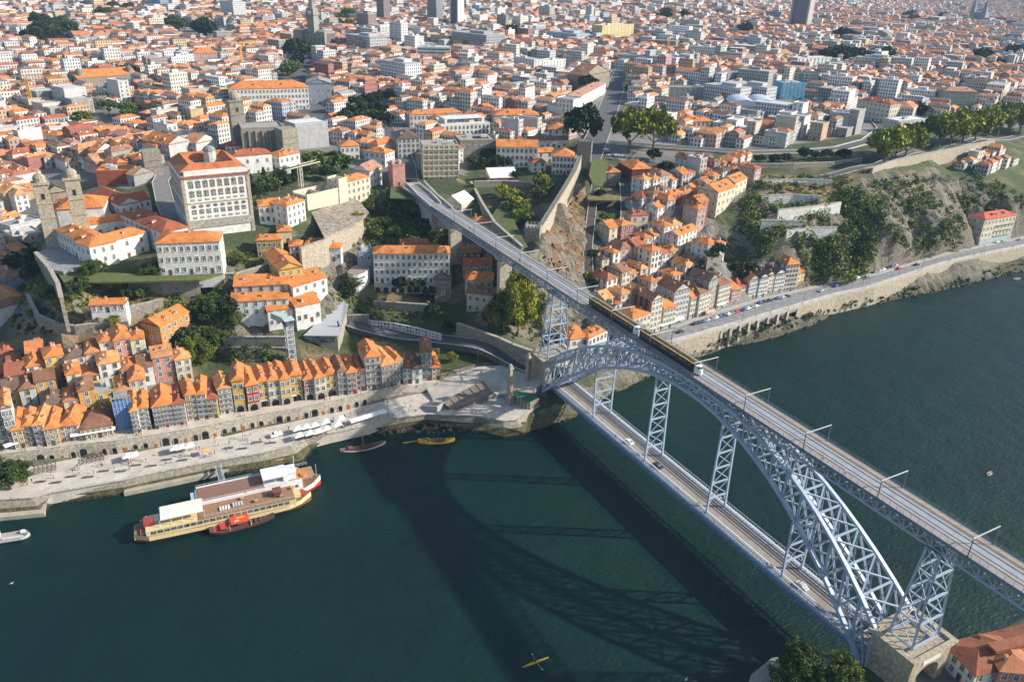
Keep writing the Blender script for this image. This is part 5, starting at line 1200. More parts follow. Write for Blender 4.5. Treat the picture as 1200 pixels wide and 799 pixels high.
print('generated',len(kept),ni,nb)
tag(far.build('distant_houses'),'sea of small orange-roofed houses and pale blocks filling the town behind','houses',kind='stuff')
# roads and paved places
def ribbon(nm,pp,wd,m,col,dz=0.2,edge=None,z=None):
    pp=np.asarray(pp); tg=np.gradient(pp[:,:2],axis=0); tg/=np.linalg.norm(tg,axis=1)[:,None]; n=np.stack([-tg[:,1],tg[:,0]],1)
    L=pp[:,:2]+n*wd/2; R=pp[:,:2]-n*wd/2
    if z is None: zc=np.maximum(np.maximum(Zn(L[:,0],L[:,1]),Zn(R[:,0],R[:,1])),Zn(pp[:,0],pp[:,1]))+dz
    else: zc=np.full(len(pp),z)
    if z is None:
        for _ in range(3): zc[1:-1]=(zc[:-2]+zc[1:-1]+zc[2:])/3
    mb=MB(); k=len(pp)
    vs_=[(a[0],a[1],z_) for a,z_ in zip(L,zc)]+[(a[0],a[1],z_) for a,z_ in zip(R,zc)]+[(a[0],a[1],z_-3) for a,z_ in zip(L,zc)]+[(a[0],a[1],z_-3) for a,z_ in zip(R,zc)]
    mb.add(vs_,[(i,k+i,k+i+1,i+1) for i in range(k-1)]+[(i+1,2*k+i+1,2*k+i,i) for i in range(k-1)]+[(k+i,3*k+i,3*k+i+1,k+i+1) for i in range(k-1)],m,col)
    if edge:
        for S in (L,R):
            for i in range(k-1): mb.bar((S[i][0],S[i][1],zc[i]+edge[1]/2-.1),(S[i+1][0],S[i+1][1],zc[i+1]+edge[1]/2-.1),edge[0],edge[1],concrete,(0.55,0.53,0.48))
    return tag(mb.build(nm),kind='structure'),zc
for nm,pp,wd in rd: ribbon('road',pp,wd,asphalt,{'palace_street':(0.2,0.19,0.18),'dark_lane':(0.09,0.09,0.10),'funicular_bed':(0.07,0.065,0.06)}.get(nm,(0.10,0.10,0.105)),dz=0.9 if nm in('dark_lane','funicular_bed') else 0.2,edge=(0.6,0.9) if nm=='curved_road' else (0.4,0.3))
def sheet(nm,pts,z,m,col,th=1.5,label=None,cat=None):
    mb=MB(); P_=[U(x,y,z)[:2] for x,y in pts]; mb.prism([tuple(p) for p in P_],z-th,z,m,col); return tag(mb.build(nm),label,cat,kind='structure')
sheet('paved_yard',[(42,296),(78,282),(104,311),(74,318),(58,316)],47.3,paving,(0.28,0.28,0.27))
sheet('lawn',[(66,318),(100,318),(140,320),(200,323),(262,320),(235,328),(150,330),(75,331)],45.6,grassm,(1,1,1),0.8)
sheet('lawn',[(575,255),(590,232),(600,232),(604,262),(618,288),(606,292)],52.3,grassm,(.8,.8,.8),0.8)
sheet('lawn',[(457,232),(458,219),(478,218),(486,233)],55.0,grassm,(1,1,1),0.8)
sheet('bare_terrace',[(372,262),(360,240),(400,228),(420,235),(432,248),(424,258),(398,270),(380,278)],51.9,rockm,(0.55,0.46,0.36),0.8)
sheet('gravel_plot',[(688,234),(690,222),(727,221),(727,235)],50.3,rockm,(0.30,0.27,0.12),0.8)
sheet('lawn',[(690,205),(693,190),(705,184),(712,195),(706,218),(696,218)],62.5,grassm,(1,1,1),0.8)
# ------------------------------------------------------------------ quay, walls, riverside road
ZQ=5.0; ZT=9.45
sp_=[(x,y) for x,y in ((-160,640),(-60,618),(0,607),(52,602),(58,590),(145,579),(170,574),(245,558),(310,549),(354,541),(364,528),(385,517),(430,510),(470,502),(500,497),(560,506),(590,513),(612,509),(650,497))]
SHW=[U(x,y,0) for x,y in sp_]
edge=[(-160,612),(-60,592),(0,585),(36,583),(60,577),(145,562),(170,556),(245,541),(310,530),(340,522),(358,515),(385,508),(430,498),(470,489),(500,485),(560,487),(590,493),(605,492),(618,484)]
EW=[U(x,y,ZQ) for x,y in edge]
# arcade wall line at quay level
AL=[(-160,572),(-60,558),(0,547),(45,541),(90,534),(135,530),(180,523),(240,513),(300,500),(350,491),(400,481),(440,470),(470,461)]
AW=[U(x,y,ZQ) for x,y in AL]
mb=MB(); back=[(-118,-10),(-118,-40)]
top=[tuple(p[:2]) for p in EW]+[tuple(U(636,466,8)[:2]),tuple(U(640,446,11)[:2]),tuple(U(560,446,9)[:2]),tuple(U(500,456,7)[:2])]+[tuple(p[:2]) for p in AW[::-1]]
mb.prism(top,0.3,ZQ,paving,(0.56,0.51,0.44)); tag(mb.build('quay'),kind='structure')
# terrace in front of the houses
HW=[U(x,y,ZT) for x,y in ((-160,556),(-90,543),(0,523),(50,519),(100,512),(180,500.5),(280,479.5),(345,467.5),(400,460),(470,447),(515,441))]
mb=MB(); AT=[U(x,y,ZT) for x,y in ((-160,572-11),(-60,546),(0,535),(45,529.5),(90,523),(135,519),(180,512),(240,502),(300,489),(350,480),(400,470),(440,460),(470,453),(515,447))]
mb.prism([tuple(p[:2]) for p in AT]+[tuple(p[:2]+np.array([-3,0])) for p in HW[::-1]],3,ZT,paving,(0.56,0.50,0.42)); tag(mb.build('terrace_walk'),kind='structure')
# sloping plaza by the bridge foot
mb=MB(); pl=[(500,456,6.5),(515,444,9.6),(560,430,10.6),(600,428,11.3),(632,432,11.6),(640,446,11.6),(620,462,9.0),(585,462,6.5),(545,470,5.3),(510,474,5.1)]
W_=[U(*p) for p in pl]; c=sum(W_)/len(W_); mb.add([tuple(p+np.array([0,0,.25])) for p in W_]+[tuple(c+np.array([0,0,.4]))],[(i,(i+1)%10,10) for i in range(10)][::1],paving,(0.50,0.46,0.39)); mb.f=[f[::-1] for f in mb.f]; mb.add([tuple(p+np.array([0,0,.25])) for p in W_]+[tuple(p-np.array([0,0,6])) for p in W_],[(i,i+10,(i+1)%10+10,(i+1)%10) for i in range(10)],stone,(0.4,0.36,0.3)); tag(mb.build('plaza'),kind='structure')
# arcaded quay wall
def path_frames(P_,step):
    out=[]; acc=0
    for a,b_ in zip(P_[:-1],P_[1:]):
        L=np.linalg.norm((b_-a)[:2]); t_=(b_-a)[:2]/L; x=acc
        while x<L: out.append((a[:2]+t_*x,math.atan2(t_[1],t_[0]))); x+=step
        acc=x-L
    return out
ar=thing('arcade_wall','long stone arcade wall with arched openings between quay and upper walk','arcade wall',(AT[2][0],AT[2][1],ZQ)); o0=np.array([AT[2][0],AT[2][1],ZQ])
mb=MB()
for a,b_ in zip(AT[:-2],AT[1:-1]):
    A=a-o0; B=b_-o0; mb.bar((A[0],A[1],1.6),(B[0],B[1],1.6),1.2,6.4,stone,(0.54,0.48,0.38)); mb.bar((A[0],A[1],5.1),(B[0],B[1],5.1),0.45,0.9,stone,(0.50,0.46,0.38))
mb.build('masonry',ar)
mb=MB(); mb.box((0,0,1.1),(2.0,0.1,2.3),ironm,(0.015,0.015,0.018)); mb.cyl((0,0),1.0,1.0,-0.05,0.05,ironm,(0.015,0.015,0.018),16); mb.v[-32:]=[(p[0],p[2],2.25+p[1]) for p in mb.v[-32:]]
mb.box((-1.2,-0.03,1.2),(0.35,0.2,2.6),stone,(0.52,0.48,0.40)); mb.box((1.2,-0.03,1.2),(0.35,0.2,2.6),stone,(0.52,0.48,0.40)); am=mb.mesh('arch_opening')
mb=MB(); mb.box((0,0,1.0),(1.1,0.12,2.0),woodm,(0.30,0.10,0.03)); dm=mb.mesh('shop_door')
fr=path_frames(AT[1:-2],3.6)
for k,(p,a) in enumerate(fr):
    if k>95: break
    nx=np.array([math.sin(a),-math.cos(a)]); m_=am if k%3!=1 else dm
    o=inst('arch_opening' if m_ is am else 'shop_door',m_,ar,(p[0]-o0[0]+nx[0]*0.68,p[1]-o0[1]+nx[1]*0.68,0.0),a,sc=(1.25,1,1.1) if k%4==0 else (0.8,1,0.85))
# quay river wall
q=MB(); n=len(EW)
sh=[tuple(p[:2]) for p in SHW]; 
for i in range(n-1):
    a,b_=EW[i],EW[i+1]; s0,s1=SHW[i],SHW[i+1]
    m0=s0*0.45+a*0.55; m1=s1*0.45+b_*0.55
    q.add([(s0[0]+.6,s0[1],-1.5),(s1[0]+.6,s1[1],-1.5),(s0[0],s0[1],0.7),(s1[0],s1[1],0.7)],[(0,1,3,2)],rockm,(0.05,0.05,0.025))
    q.add([(s0[0],s0[1],0.7),(s1[0],s1[1],0.7),(m0[0],m0[1],2.4),(m1[0],m1[1],2.4)],[(0,1,3,2)],rockm,(0.13,0.12,0.05))
    q.add([(m0[0],m0[1],2.4),(m1[0],m1[1],2.4),(a[0],a[1],ZQ),(b_[0],b_[1],ZQ)],[(0,1,3,2)],stone,(0.36,0.32,0.25))
    q.bar((a[0],a[1],ZQ+0.05),(b_[0],b_[1],ZQ+0.05),0.9,0.22,stone,(0.55,0.51,0.44))
tag(q.build('quay_wall'),kind='structure')
# low landing ramps
for pts,z in (([(-160,610),(-60,592),(2,586),(55,584),(52,601),(0,606),(-60,617),(-160,638)],1.5),([(145,577),(148,564),(180,558),(245,545),(262,542),(268,550),(245,556),(170,572)],1.6),([(268,548),(262,540),(330,524),(350,522),(354,528),(330,538)],1.9)):
    mb=MB(); mb.prism([tuple(U(x,y,z)[:2]) for x,y in pts],-1,z,paving,(0.42,0.38,0.30)); tag(mb.build('landing_ramp'),kind='structure')
# riverside road on the right with its retaining wall
RO=[U(x,y,11) for x,y in ((738,418),(770,408),(793,402),(845,387),(888,374.5),(934,361),(980,347.5),(1025,337.5),(1117,307.5),(1200,290),(1290,268),(1420,236))]
RI=[U(x,y,11) for x,y in ((730,405),(760,396),(787,382),(840,364),(888,350),(942,338),(985,327),(1025,320),(1110,296),(1190,279),(1280,258),(1400,228))]
mb=MB(); k=len(RO)
mb.prism([tuple(p[:2]) for p in RO]+[tuple(p[:2]+np.array([-1.5,0])) for p in RI[::-1]],9,11.02,asphalt,(0.23,0.23,0.235)); tag(mb.build('riverside_road'),kind='structure')
mb=MB()
for a,b_ in zip(RO[:-1],RO[1:]):
    d_=(b_-a)[:2]; L=np.linalg.norm(d_); n_=np.array([-d_[1],d_[0]])/L
    p=[a[:2],b_[:2],b_[:2]+n_*4.5,a[:2]+n_*4.5]; mb.prism([tuple(x) for x in p],10.5,11.16,paving,(0.54,0.51,0.46))
tag(mb.build('pavement'),kind='structure')
mb=MB()
for a,b_ in zip(RI[2:-1],RI[3:]):
    d_=(b_-a)[:2]; L=np.linalg.norm(d_); n_=np.array([d_[1],-d_[0]])/L
    p=[a[:2],b_[:2],b_[:2]+n_*3.0,a[:2]+n_*3.0]; mb.prism([tuple(x) for x in p],10.5,11.14,paving,(0.42,0.40,0.36))
tag(mb.build('pavement'),kind='structure')
mb=MB()
for f in (0.36,0.62):
    for a,b_,c_,d_ in zip(RO[1:-1],RO[2:],RI[1:-1],RI[2:]):
        A=a+(c_-a)*f; B=b_+(d_-b_)*f; L=np.linalg.norm(B-A); t_=(B-A)/L; x=0
        while x<L-3: s=A+t_*x; e=A+t_*(x+3); mb.bar((s[0],s[1],11.035),(e[0],e[1],11.035),0.14,0.02,paint,(0.7,0.7,0.68)); x+=7
tag(mb.build('road_marking'),kind='structure')
rw=thing('river_retaining_wall','tall pale stone wall with pillared bays carrying the riverside road','retaining wall',tuple(RO[2])); c0=RO[2]; mb=MB(); pm_=MB()
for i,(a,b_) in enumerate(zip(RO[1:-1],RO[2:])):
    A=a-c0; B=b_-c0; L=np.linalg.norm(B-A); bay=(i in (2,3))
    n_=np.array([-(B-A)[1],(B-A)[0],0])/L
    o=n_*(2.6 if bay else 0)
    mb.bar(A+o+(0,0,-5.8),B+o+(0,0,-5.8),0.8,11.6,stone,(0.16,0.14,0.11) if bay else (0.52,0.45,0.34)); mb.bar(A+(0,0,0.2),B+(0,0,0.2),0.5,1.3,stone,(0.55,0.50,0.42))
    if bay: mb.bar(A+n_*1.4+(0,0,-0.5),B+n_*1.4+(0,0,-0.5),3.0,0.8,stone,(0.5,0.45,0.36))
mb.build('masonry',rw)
tot=0
for i,(a,b_) in enumerate(zip(RO[1:-1],RO[2:])):
    if i not in(2,3): continue
    A=a-c0; B=b_-c0; L=np.linalg.norm(B-A); t_=(B-A)/L; nn=4
    for k in range(nn): p=A+t_*(L*k/nn); m_=MB(); m_.box((0,0,-5.3),(1.7,1.6,10.6),stone,(0.56,0.49,0.38)); m_.build('pillar',rw,(p[0],p[1],0),math.atan2(t_[1],t_[0]))
# mural wall
mw=[U(x,y,17.5) for x,y in ((432,375),(460,378),(490,384),(517,391))]; c0=mw[0]
t_=thing('mural_wall','white wall painted with blue and black figures above the tunnel road','mural wall',tuple(c0)); mb=MB(); R=random.Random(5); k=0
for a,b_ in zip(mw[:-1],mw[1:]):
    A=a-c0; B=b_-c0; mb.bar(A+(0,0,-3),B+(0,0,-3),0.6,6,plaster,(0.72,0.71,0.68)); L=np.linalg.norm(B-A); d_=(B-A)/L; n_=np.array([d_[1],-d_[0],0])
    x=0.8
    while x<L-0.8:
        for z_ in (-0.9,-2.6):
            s=R.uniform(0.5,0.9); c=R.choice([(0.03,0.03,0.04),(0.05,0.12,0.45),(0.35,0.08,0.04),(0.06,0.06,0.07),(0.3,0.3,0.3)]); p=A+d_*x+n_*0.33+np.array([0,0,z_]); m_=R.randint(4,8)
            mb.add([tuple(p+d_*s*math.cos(2*math.pi*i/m_)*R.uniform(.6,1)+np.array([0,0,s*math.sin(2*math.pi*i/m_)*R.uniform(.6,1.1)])) for i in range(m_)],[tuple(range(m_))],plaster,c)
        x+=R.uniform(1.4,2.2)
mb.build('painted_face',t_)
# ------------------------------------------------------------------ trees and scrub
def clump(mb, pts, rad, size, col, m, n):
    for (cx,cy,cz),r,k in zip(pts,rad,col):
        P_=RNG.normal(0,1,(n,3)); P_/=np.linalg.norm(P_,axis=1)[:,None]; P_*= (RNG.random(n)**0.4)[:,None]*r
        A=RNG.normal(0,1,(n,3)); A/=np.linalg.norm(A,axis=1)[:,None]; B=np.cross(A,RNG.normal(0,1,(n,3))); B/=np.linalg.norm(B,axis=1)[:,None]
        s=size*RNG.uniform(.6,1.3,n)
        for p,a,b_,q in zip(P_,A,B,s):
            c=np.array((cx,cy,cz))+p; a=a*q; b_=b_*q*0.7
            kk=k*random.uniform(.8,1.2)
            mb.add([c-a-b_*.3,c-b_,c+a,c+b_],[(0,1,2,3)],m,(kk*(1+.12*(k-1)),kk,kk*0.9))
def crown_mesh(seed,m,kind):
    global RNG; RNG=np.random.default_rng(seed); random.seed(seed); mb=MB(); pts=[];rad=[];col=[]
    if kind=='round':
        for i in range(34):
            d=RNG.normal(0,1,3); d/=np.linalg.norm(d); d[2]=abs(d[2])*0.9-0.25 if RNG.random()<.8 else d[2]; r=RNG.uniform(.55,.85)
            pts.append((d[0]*r,d[1]*r,0.62+d[2]*r*0.6)); rad.append(RNG.uniform(.17,.32)); col.append(RNG.uniform(.6,1.35))
        clump(mb,pts,rad,0.10,col,m,52)
    elif kind=='cone':
        for i in range(30):
            z=RNG.uniform(0.05,1.0); r=(1-z)*0.75*RNG.uniform(.6,1.05)+.03; a=RNG.uniform(0,6.28); pts.append((r*math.cos(a)*.5,r*math.sin(a)*.5,z*1.9)); rad.append(.07+.17*(1-z)); col.append(RNG.uniform(.6,1.3))
        clump(mb,pts,rad,0.075,col,m,30)
    elif kind=='cypress':
        for i in range(22): z=i/21; r=.16*math.sin(math.pi*min(1,z*.85+.12)); a=RNG.uniform(0,6.28); pts.append((r*.5*math.cos(a),r*.5*math.sin(a),z*1.9)); rad.append(r+.05); col.append(RNG.uniform(.7,1.2))
        clump(mb,pts,rad,0.06,col,m,26)
    elif kind=='palm':
        for i in range(18):
            a=i*2.4; el=RNG.uniform(.1,.9)
            for j in range(6):
                t=(j+.5)/6; x=t; z=1.1+el*t-1.1*t*t; mb.add([(x*math.cos(a)-.05*math.sin(a),x*math.sin(a)+.05*math.cos(a),z),(x*math.cos(a)+.05*math.sin(a),x*math.sin(a)-.05*math.cos(a),z),((x+.2)*math.cos(a)+.03*math.sin(a),(x+.2)*math.sin(a)-.03*math.cos(a),z-.03),((x+.2)*math.cos(a)-.03*math.sin(a),(x+.2)*math.sin(a)+.03*math.cos(a),z-.03)],[(0,1,2,3)],m,(1,1,1))
    return mb.mesh('crown')
def fine_crown(seed,m):
    global RNG; RNG=np.random.default_rng(seed); random.seed(seed); mb=MB(); pts=[];rad=[];col=[]
    for i in range(60):
        d=RNG.normal(0,1,3); d/=np.linalg.norm(d); r=RNG.uniform(.5,.88); pts.append((d[0]*r,d[1]*r,0.62+d[2]*r*0.62)); rad.append(RNG.uniform(.13,.27)); col.append(RNG.uniform(.6,1.4))
    clump(mb,pts,rad,0.04,col,m,150); return mb.mesh('crown')
def trunk_mesh(h):
    mb=MB(); mb.cyl((0,0),.07,.045,-.25,h*.6,bark,(0.16,0.12,0.08),7)
    for a in (0,2.1,4.2): mb.bar((0,0,h*.45),(.35*math.cos(a),.35*math.sin(a),h*.85),.035,.035,bark,(0.16,0.12,0.08))
    return mb.mesh('trunk')
CRN={}
for kd,ms in (('round',(leaf,leafy,leafd)),('cone',(leafd,)),('cypress',(leafd,)),('palm',(leaf,))):
    for mi_,m_ in enumerate(ms):
        for s_ in range(3 if kd=='round' else 1): CRN[(kd,m_.name,s_)]=crown_mesh(40+s_*7+mi_,m_,kd)
FINE={leaf.name:fine_crown(91,leaf),leafy.name:fine_crown(92,leafy)}
TRK={'round':trunk_mesh(.7),'cone':trunk_mesh(1.2),'cypress':trunk_mesh(1.0),'palm':trunk_mesh(1.9)}
random.seed(21)
TUSED={}
def tree(px,py,r,kd='round',m_=leaf,lab=None,z=None,hs=1.0,grp='trees'):
    p=G(px,py) if z is None else U(px,py,z)
    return tree_at(p,r,kd,m_,lab,hs,grp,(px,py))
def tree_at(p,r,kd='round',m_=leaf,lab=None,hs=1.0,grp='trees',px=None):
    r*=1.22 if kd=='round' else 1.0
    if px is None: q=PX(p); px=(q[0],q[1])
    t_=thing({'round':'broadleaf_tree','cone':'conifer_tree','cypress':'cypress_tree','palm':'palm_tree'}[kd],lab or autolabel(px,{'leaves':'green','yellow_green_leaves':'yellow-green','dark_leaves':'dark green'}[m_.name],{'round':'bushy tree','cone':'conifer','cypress':'slim cypress','palm':'palm'}[kd]),'tree',tuple(p),random.uniform(0,6),grp)
    s=(r*random.uniform(.92,1.08),r*random.uniform(.92,1.08),r*hs)
    ks=[k for k in CRN if k[0]==kd and k[1]==m_.name]
    near=math.dist(tuple(p),tuple(CP))<430 and kd=='round' and m_.name in FINE
    inst('crown',FINE[m_.name] if near else CRN[random.choice(ks)],t_,(0,0,r*hs*0.35),0,s); inst('trunk',TRK[kd],t_,(0,0,0),0,(r,r,r*hs)); return t_
tree(607,394,9,m_=leafy,lab='large bright yellow-green tree mass under the deck beside the rock face',hs=1.9)
tree(590,388,7.5,m_=leafy,lab='smaller yellow-green tree left of the large one under the deck',hs=1.3)
tree(622,378,7.5,m_=leaf,lab='green tree squeezed between the large yellow-green tree and the deck',hs=1.2)
tree(737,178,14,m_=leafy,lab='left one of the two biggest plane trees behind the city wall',hs=1.15)
tree(765,178,13.5,m_=leafy,lab='right one of the two biggest plane trees behind the city wall',hs=1.15)
tree(682,172,13,'round',leafd,lab='dark spreading cedar behind the dark wall tower',hs=1.2)
for x,y,r in ((1036,192,8),(1048,188,7),(1060,186,7.5),(1028,186,6),(1088,172,7),(1100,172,8),(1113,170,8),(1127,168,8),(1142,166,7.5),(1155,160,8),(1168,160,8.5),(1181,158,8),(1194,158,8),(1206,158,8)):
    tree(x,y,r*1.4,m_=leafy,hs=1.25,grp='plane trees along the promenade')
for x,y,r,kd,m_ in ((297,232,6,'cypress',leafd),(307,232,5.5,'round',leafd),(316,228,6,'round',leaf),(327,224,6,'round',leafd),(336,222,5,'round',leafd),(346,215,5,'round',leaf),(311,222,6,'cone',leafd),
  (372,204,8,'round',leaf),(400,203,6.5,'round',leaf),(384,212,5,'round',leafd),(358,210,5,'round',leafd),(300,245,4,'round',leaf),(393,190,4,'round',leaf)): tree(x,y,r,kd,m_,grp='trees of the palace garden')
for x,y in ((404,150),(412,142),(420,150),(428,140),(436,148),(444,138),(451,150),(430,128),(442,125),(456,122),(418,130)): tree(x,y,7,'round',leafd,grp='dark clump above the station square')
for x,y,r,m_ in ((589,232,4.5,leafy),(597,238,4.5,leafy),(604,246,4.5,leafy),(612,253,4.5,leafy),(597,252,4,leafy),(608,262,4.5,leafy),(618,262,4,leaf),(603,236,4,leafy),(612,240,4,leaf),(633,222,5.5,leafy),(631,238,5,leaf),(640,228,4,leaf),(572,190,5,leafd),(582,196,4.5,leafd),(592,197,4,leafd),(566,198,4,leafd),(556,196,4,leaf),(605,212,3.5,leafd)): tree(x,y,r,m_=m_,grp='trees of the convent garden')
for x,y,r,m_ in ((232,428,7,leafy),(222,410,6,leafd),(210,405,5,leafd),(243,415,5,leafd),(250,405,5,leaf),(262,405,4,leaf),(244,382,5.5,leafd),(258,378,6,leaf),(268,372,5.5,leafd),(250,368,5,leaf),(236,370,4,leaf),(275,385,4.5,leaf),(240,398,3.5,leafy),(225,395,3.5,leafy),
  (108,327,4.5,leaf),(118,322,3.5,leaf),(180,330,5,leaf),(60,355,4,leaf),(74,365,3.5,leafy),(90,350,4,leaf),(85,355,3,leaf),(96,345,4.5,leafd),(150,352,3,leaf),(168,350,3,leaf),(136,384,3,leafy),(50,372,2.5,leafy),(38,372,2.2,leafy),(15,362,2.6,leafy),(24,358,2,leafy),(40,330,5,leafd),(30,320,6,leafd),(20,318,5.5,leafd),(25,302,5,leafd),(36,308,4.5,leafd),
  (278,313,4,leaf),(250,317,4.5,leafd),(240,319,3.5,leafd),(300,330,3,leafd),(132,340,3.5,leafy),(142,340,3.5,leafy),(155,338,3,leaf),(122,336,3,leaf)): tree(x,y,r,m_=m_,grp='trees on the garden terraces')
tree(226,380,3.4,'palm',leaf,lab='palm tree beside the tall orange house'); tree(519,378,3.6,'palm',leaf,lab='palm tree at the foot of the stone chapel')
tree(398,404,3.4,'cypress',leafd,lab='dark slim cypress in front of the grey roofed hall',hs=1.6)
tree(430,250,4,m_=leaf); tree(420,262,3.5,m_=leafy)
for x,y,r,m_ in ((460,250,5,leafd),(470,262,5,leafd),(482,255,5,leaf),(494,262,5,leafd),(500,275,5,leafd),(515,268,4,leafd),(452,268,4,leaf),(440,280,4,leaf),(462,280,4,leafy),(510,285,4,leafd),(480,245,4.5,leafd),(470,340,4,leafd),(488,345,4.5,leafd),(496,335,4,leafd),(500,350,4,leafd),(508,372,4,leafd),(415,340,4,leaf),(410,350,3.5,leafd),(448,300,3.5,leaf),(525,390,3,leafd)): tree(x,y,r,m_=m_,grp='trees of the ravine by the bridge head')
tree(530,424,2.6,m_=leafy,lab='young bright green tree standing alone on the plaza'); tree(510,420,2.6,m_=leafy,lab='small tree behind the slate-topped tower house')
tree(12,573,6.5,m_=leaf,lab='round green tree on the quay at the lower left edge',z=5,hs=.8); tree(-4,566,6,m_=leaf,lab='green tree half outside the lower left edge',z=5,hs=.8)
for x,y,z,r,lb in ((935,800,11,5.6,'large green tree at the bottom edge left of the near pier'),(984,812,11,4.8,'lighter green tree at the bottom edge touching the near pier'),(915,812,11,4,'small green tree at the bottom edge left of the large one'),(960,815,11,3.6,'small tree between the two bottom-edge trees')): tree(x,y-6,r,m_=leaf,lab=lb,z=z)
for x,y,r in ((907,193,4),(920,190,3.5),(942,188,5),(956,188,3.5),(968,187,4),(987,188,4.5),(890,192,3.5)): tree(x,y,r,m_=leafd,grp='round trees below the curved road')
for x,y,r,m_ in ((840,303,5,leafd),(833,306,4,leaf),(848,298,4,leafd),(700,340,4,leaf),(694,305,3.5,leafd),(778,345,3,leafd),(797,330,3,leafd),(812,325,3.5,leafd),(783,325,3,leaf),(806,318,3,leaf),(765,345,2.5,leaf),(708,262,3.5,leaf),(790,215,6,leaf),(780,205,5,leafd),(770,215,4.5,leaf),(798,222,4,leafy),(766,190,5,leafd),(703,232,3,leafd),(690,330,3,leafy),
  (870,330,4,leafd),(880,322,4,leafd),(862,320,3.5,leafd),(1003,300,4,leafd)): tree(x,y,r,m_=m_,grp='trees among the hillside houses')
for cx,cy,n,sx,sy,m_ in ((65,42,12,24,7,leafd),(235,38,9,24,5,leafd),(400,28,4,8,4,leaf),(990,70,10,34,4,leafd),(1062,133,5,14,3,leafd),(1155,75,4,10,3,leafd),(1185,70,6,14,4,leafd),(350,66,4,3,8,leafd),(340,90,3,4,8,leaf),(780,20,5,14,3,leafd),(1060,22,8,26,5,leafd),(160,92,3,6,2,leafd),(150,133,4,12,4,leaf),(100,148,4,8,3,leaf),(130,20,6,20,4,leafd),(600,45,3,8,3,leafd),(830,150,3,8,4,leafd),(752,108,3,10,3,leaf),(690,105,4,4,8,leafd),(1010,45,5,14,3,leafd),(870,40,4,12,3,leafd)):
    for k in range(n): tree(cx+random.gauss(0,sx*.6),cy+random.gauss(0,sy*.6)+4,random.uniform(5,9)*(1.0 if cy>80 else 1.5),m_=m_,grp='tree clumps of the town')
# scrub: nobody could count it
def bushes(name,label,regs,m_):
    mb=MB(); 
    for poly,n,r0,r1 in regs:
        xs=[p[0] for p in poly]; ys=[p[1] for p in poly]; c=0; px_=RNG.uniform(min(xs),max(xs),n*3); py_=RNG.uniform(min(ys),max(ys),n*3); ins=inpoly(px_,py_,poly)
        for x,y in zip(px_[ins][:n],py_[ins][:n]):
            p=G(x,y); r=random.uniform(r0,r1); k=random.uniform(.7,2.0)
            F_=np.array(FOOT)
            if occupied(p[0],p[1],0.3,F_): continue
            if 888<x<990 and 224<y<280 and random.random()<.75: continue
            clump(mb,[(p[0],p[1],p[2]+r*.35)],[r],0.34+0.12*r,[k],m_,int(22+10*r))
    tag(mb.build(name),label,'scrub',kind='stuff')
bushes('hillside_scrub','dense green scrub and bushes covering slopes, ravine and terraces',[
 ([(870,232),(1010,222),(1035,260),(1015,330),(950,330),(935,305),(880,300)],620,1.8,4.2),([(1000,215),(1150,205),(1200,225),(1200,245),(1140,250),(1120,290),(1060,295),(1020,250)],330,1.0,3.0),
 ([(428,262),(470,232),(490,236),(530,262),(540,300),(430,295)],380,1.4,3.0),([(375,330),(408,318),(412,365),(395,362)],45,.8,1.6),([(195,345),(270,330),(275,400),(345,398),(345,425),(205,430)],225,.8,2.0),
 ([(60,330),(180,332),(190,365),(150,378),(60,368)],135,.6,1.5),([(555,300),(640,330),(635,400),(600,395),(555,370)],105,.7,1.7),([(410,345),(500,360),(540,380),(420,378)],105,.7,1.6),([(15,290),(58,320),(62,345),(20,345)],105,1,2.2),
 ([(840,205),(1000,208),(1000,228),(890,240)],220,.9,2.4),([(800,280),(850,300),(900,312),(890,322),(835,330)],105,.8,1.8),([(262,300),(420,270),(430,285),(345,305),(280,325)],75,.7,1.5),([(440,206),(470,235),(436,262),(420,250)],90,.8,1.8)],leaf)
bushes('hillside_brush','dark olive brush on cliffs and river banks',[
 ([(820,395),(900,376),(985,352),(1100,332),(1200,308),(1200,316),(1100,342),(985,364),(900,392),(830,410)],300,.6,1.7),([(1010,200),(1180,215),(1180,285),(1030,290)],170,.8,2.0),([(610,300),(690,290),(690,400),(640,395)],60,.5,1.3),([(930,225),(1010,235),(1000,260),(930,300)],180,1,2.2),
 ([(560,330),(600,330),(610,400),(570,395)],75,.6,1.5),([(20,345),(70,380),(60,395),(10,390)],75,.4,1.0)],leafd)
# orange rock face by the city wall
mb=MB(); R=random.Random(9)
for k in range(120):
    x=R.uniform(634,682); y=R.uniform(222,322)
    if not (x>676-(y-222)*0.42 and x<684): continue
    p=G(x,y); s=R.uniform(1.2,3.2); c=R.uniform(.8,1.15)
    vs_=[(p[0]+s*R.uniform(.6,1.1)*a,p[1]+s*R.uniform(.6,1.1)*b_,p[2]-.3+s*R.uniform(.2,.7)*e) for a,b_,e in ((-1,-1,-1),(1,-1,-1),(1,1,-1),(-1,1,-1),(-.7,-.7,1),(.7,-.7,1),(.7,.7,1),(-.7,.7,1))]
    mb.add(vs_,[(4,5,6,7),(0,1,5,4),(1,2,6,5),(2,3,7,6),(3,0,4,7)],rockm,(0.36*c,0.215*c,0.125*c))
tag(mb.build('rocks'),'rough orange-brown rock face below the crenellated wall','rock face',kind='stuff')
mb=MB()
for a,b_ in zip(SHW[14:],SHW[15:]): pass
sr=[U(x,y,0) for x,y in ((655,497),(680,486),(712,464),(745,450),(800,425),(850,408),(900,398),(950,383),(985,364),(1050,352),(1100,342),(1150,330),(1200,318))]+[]
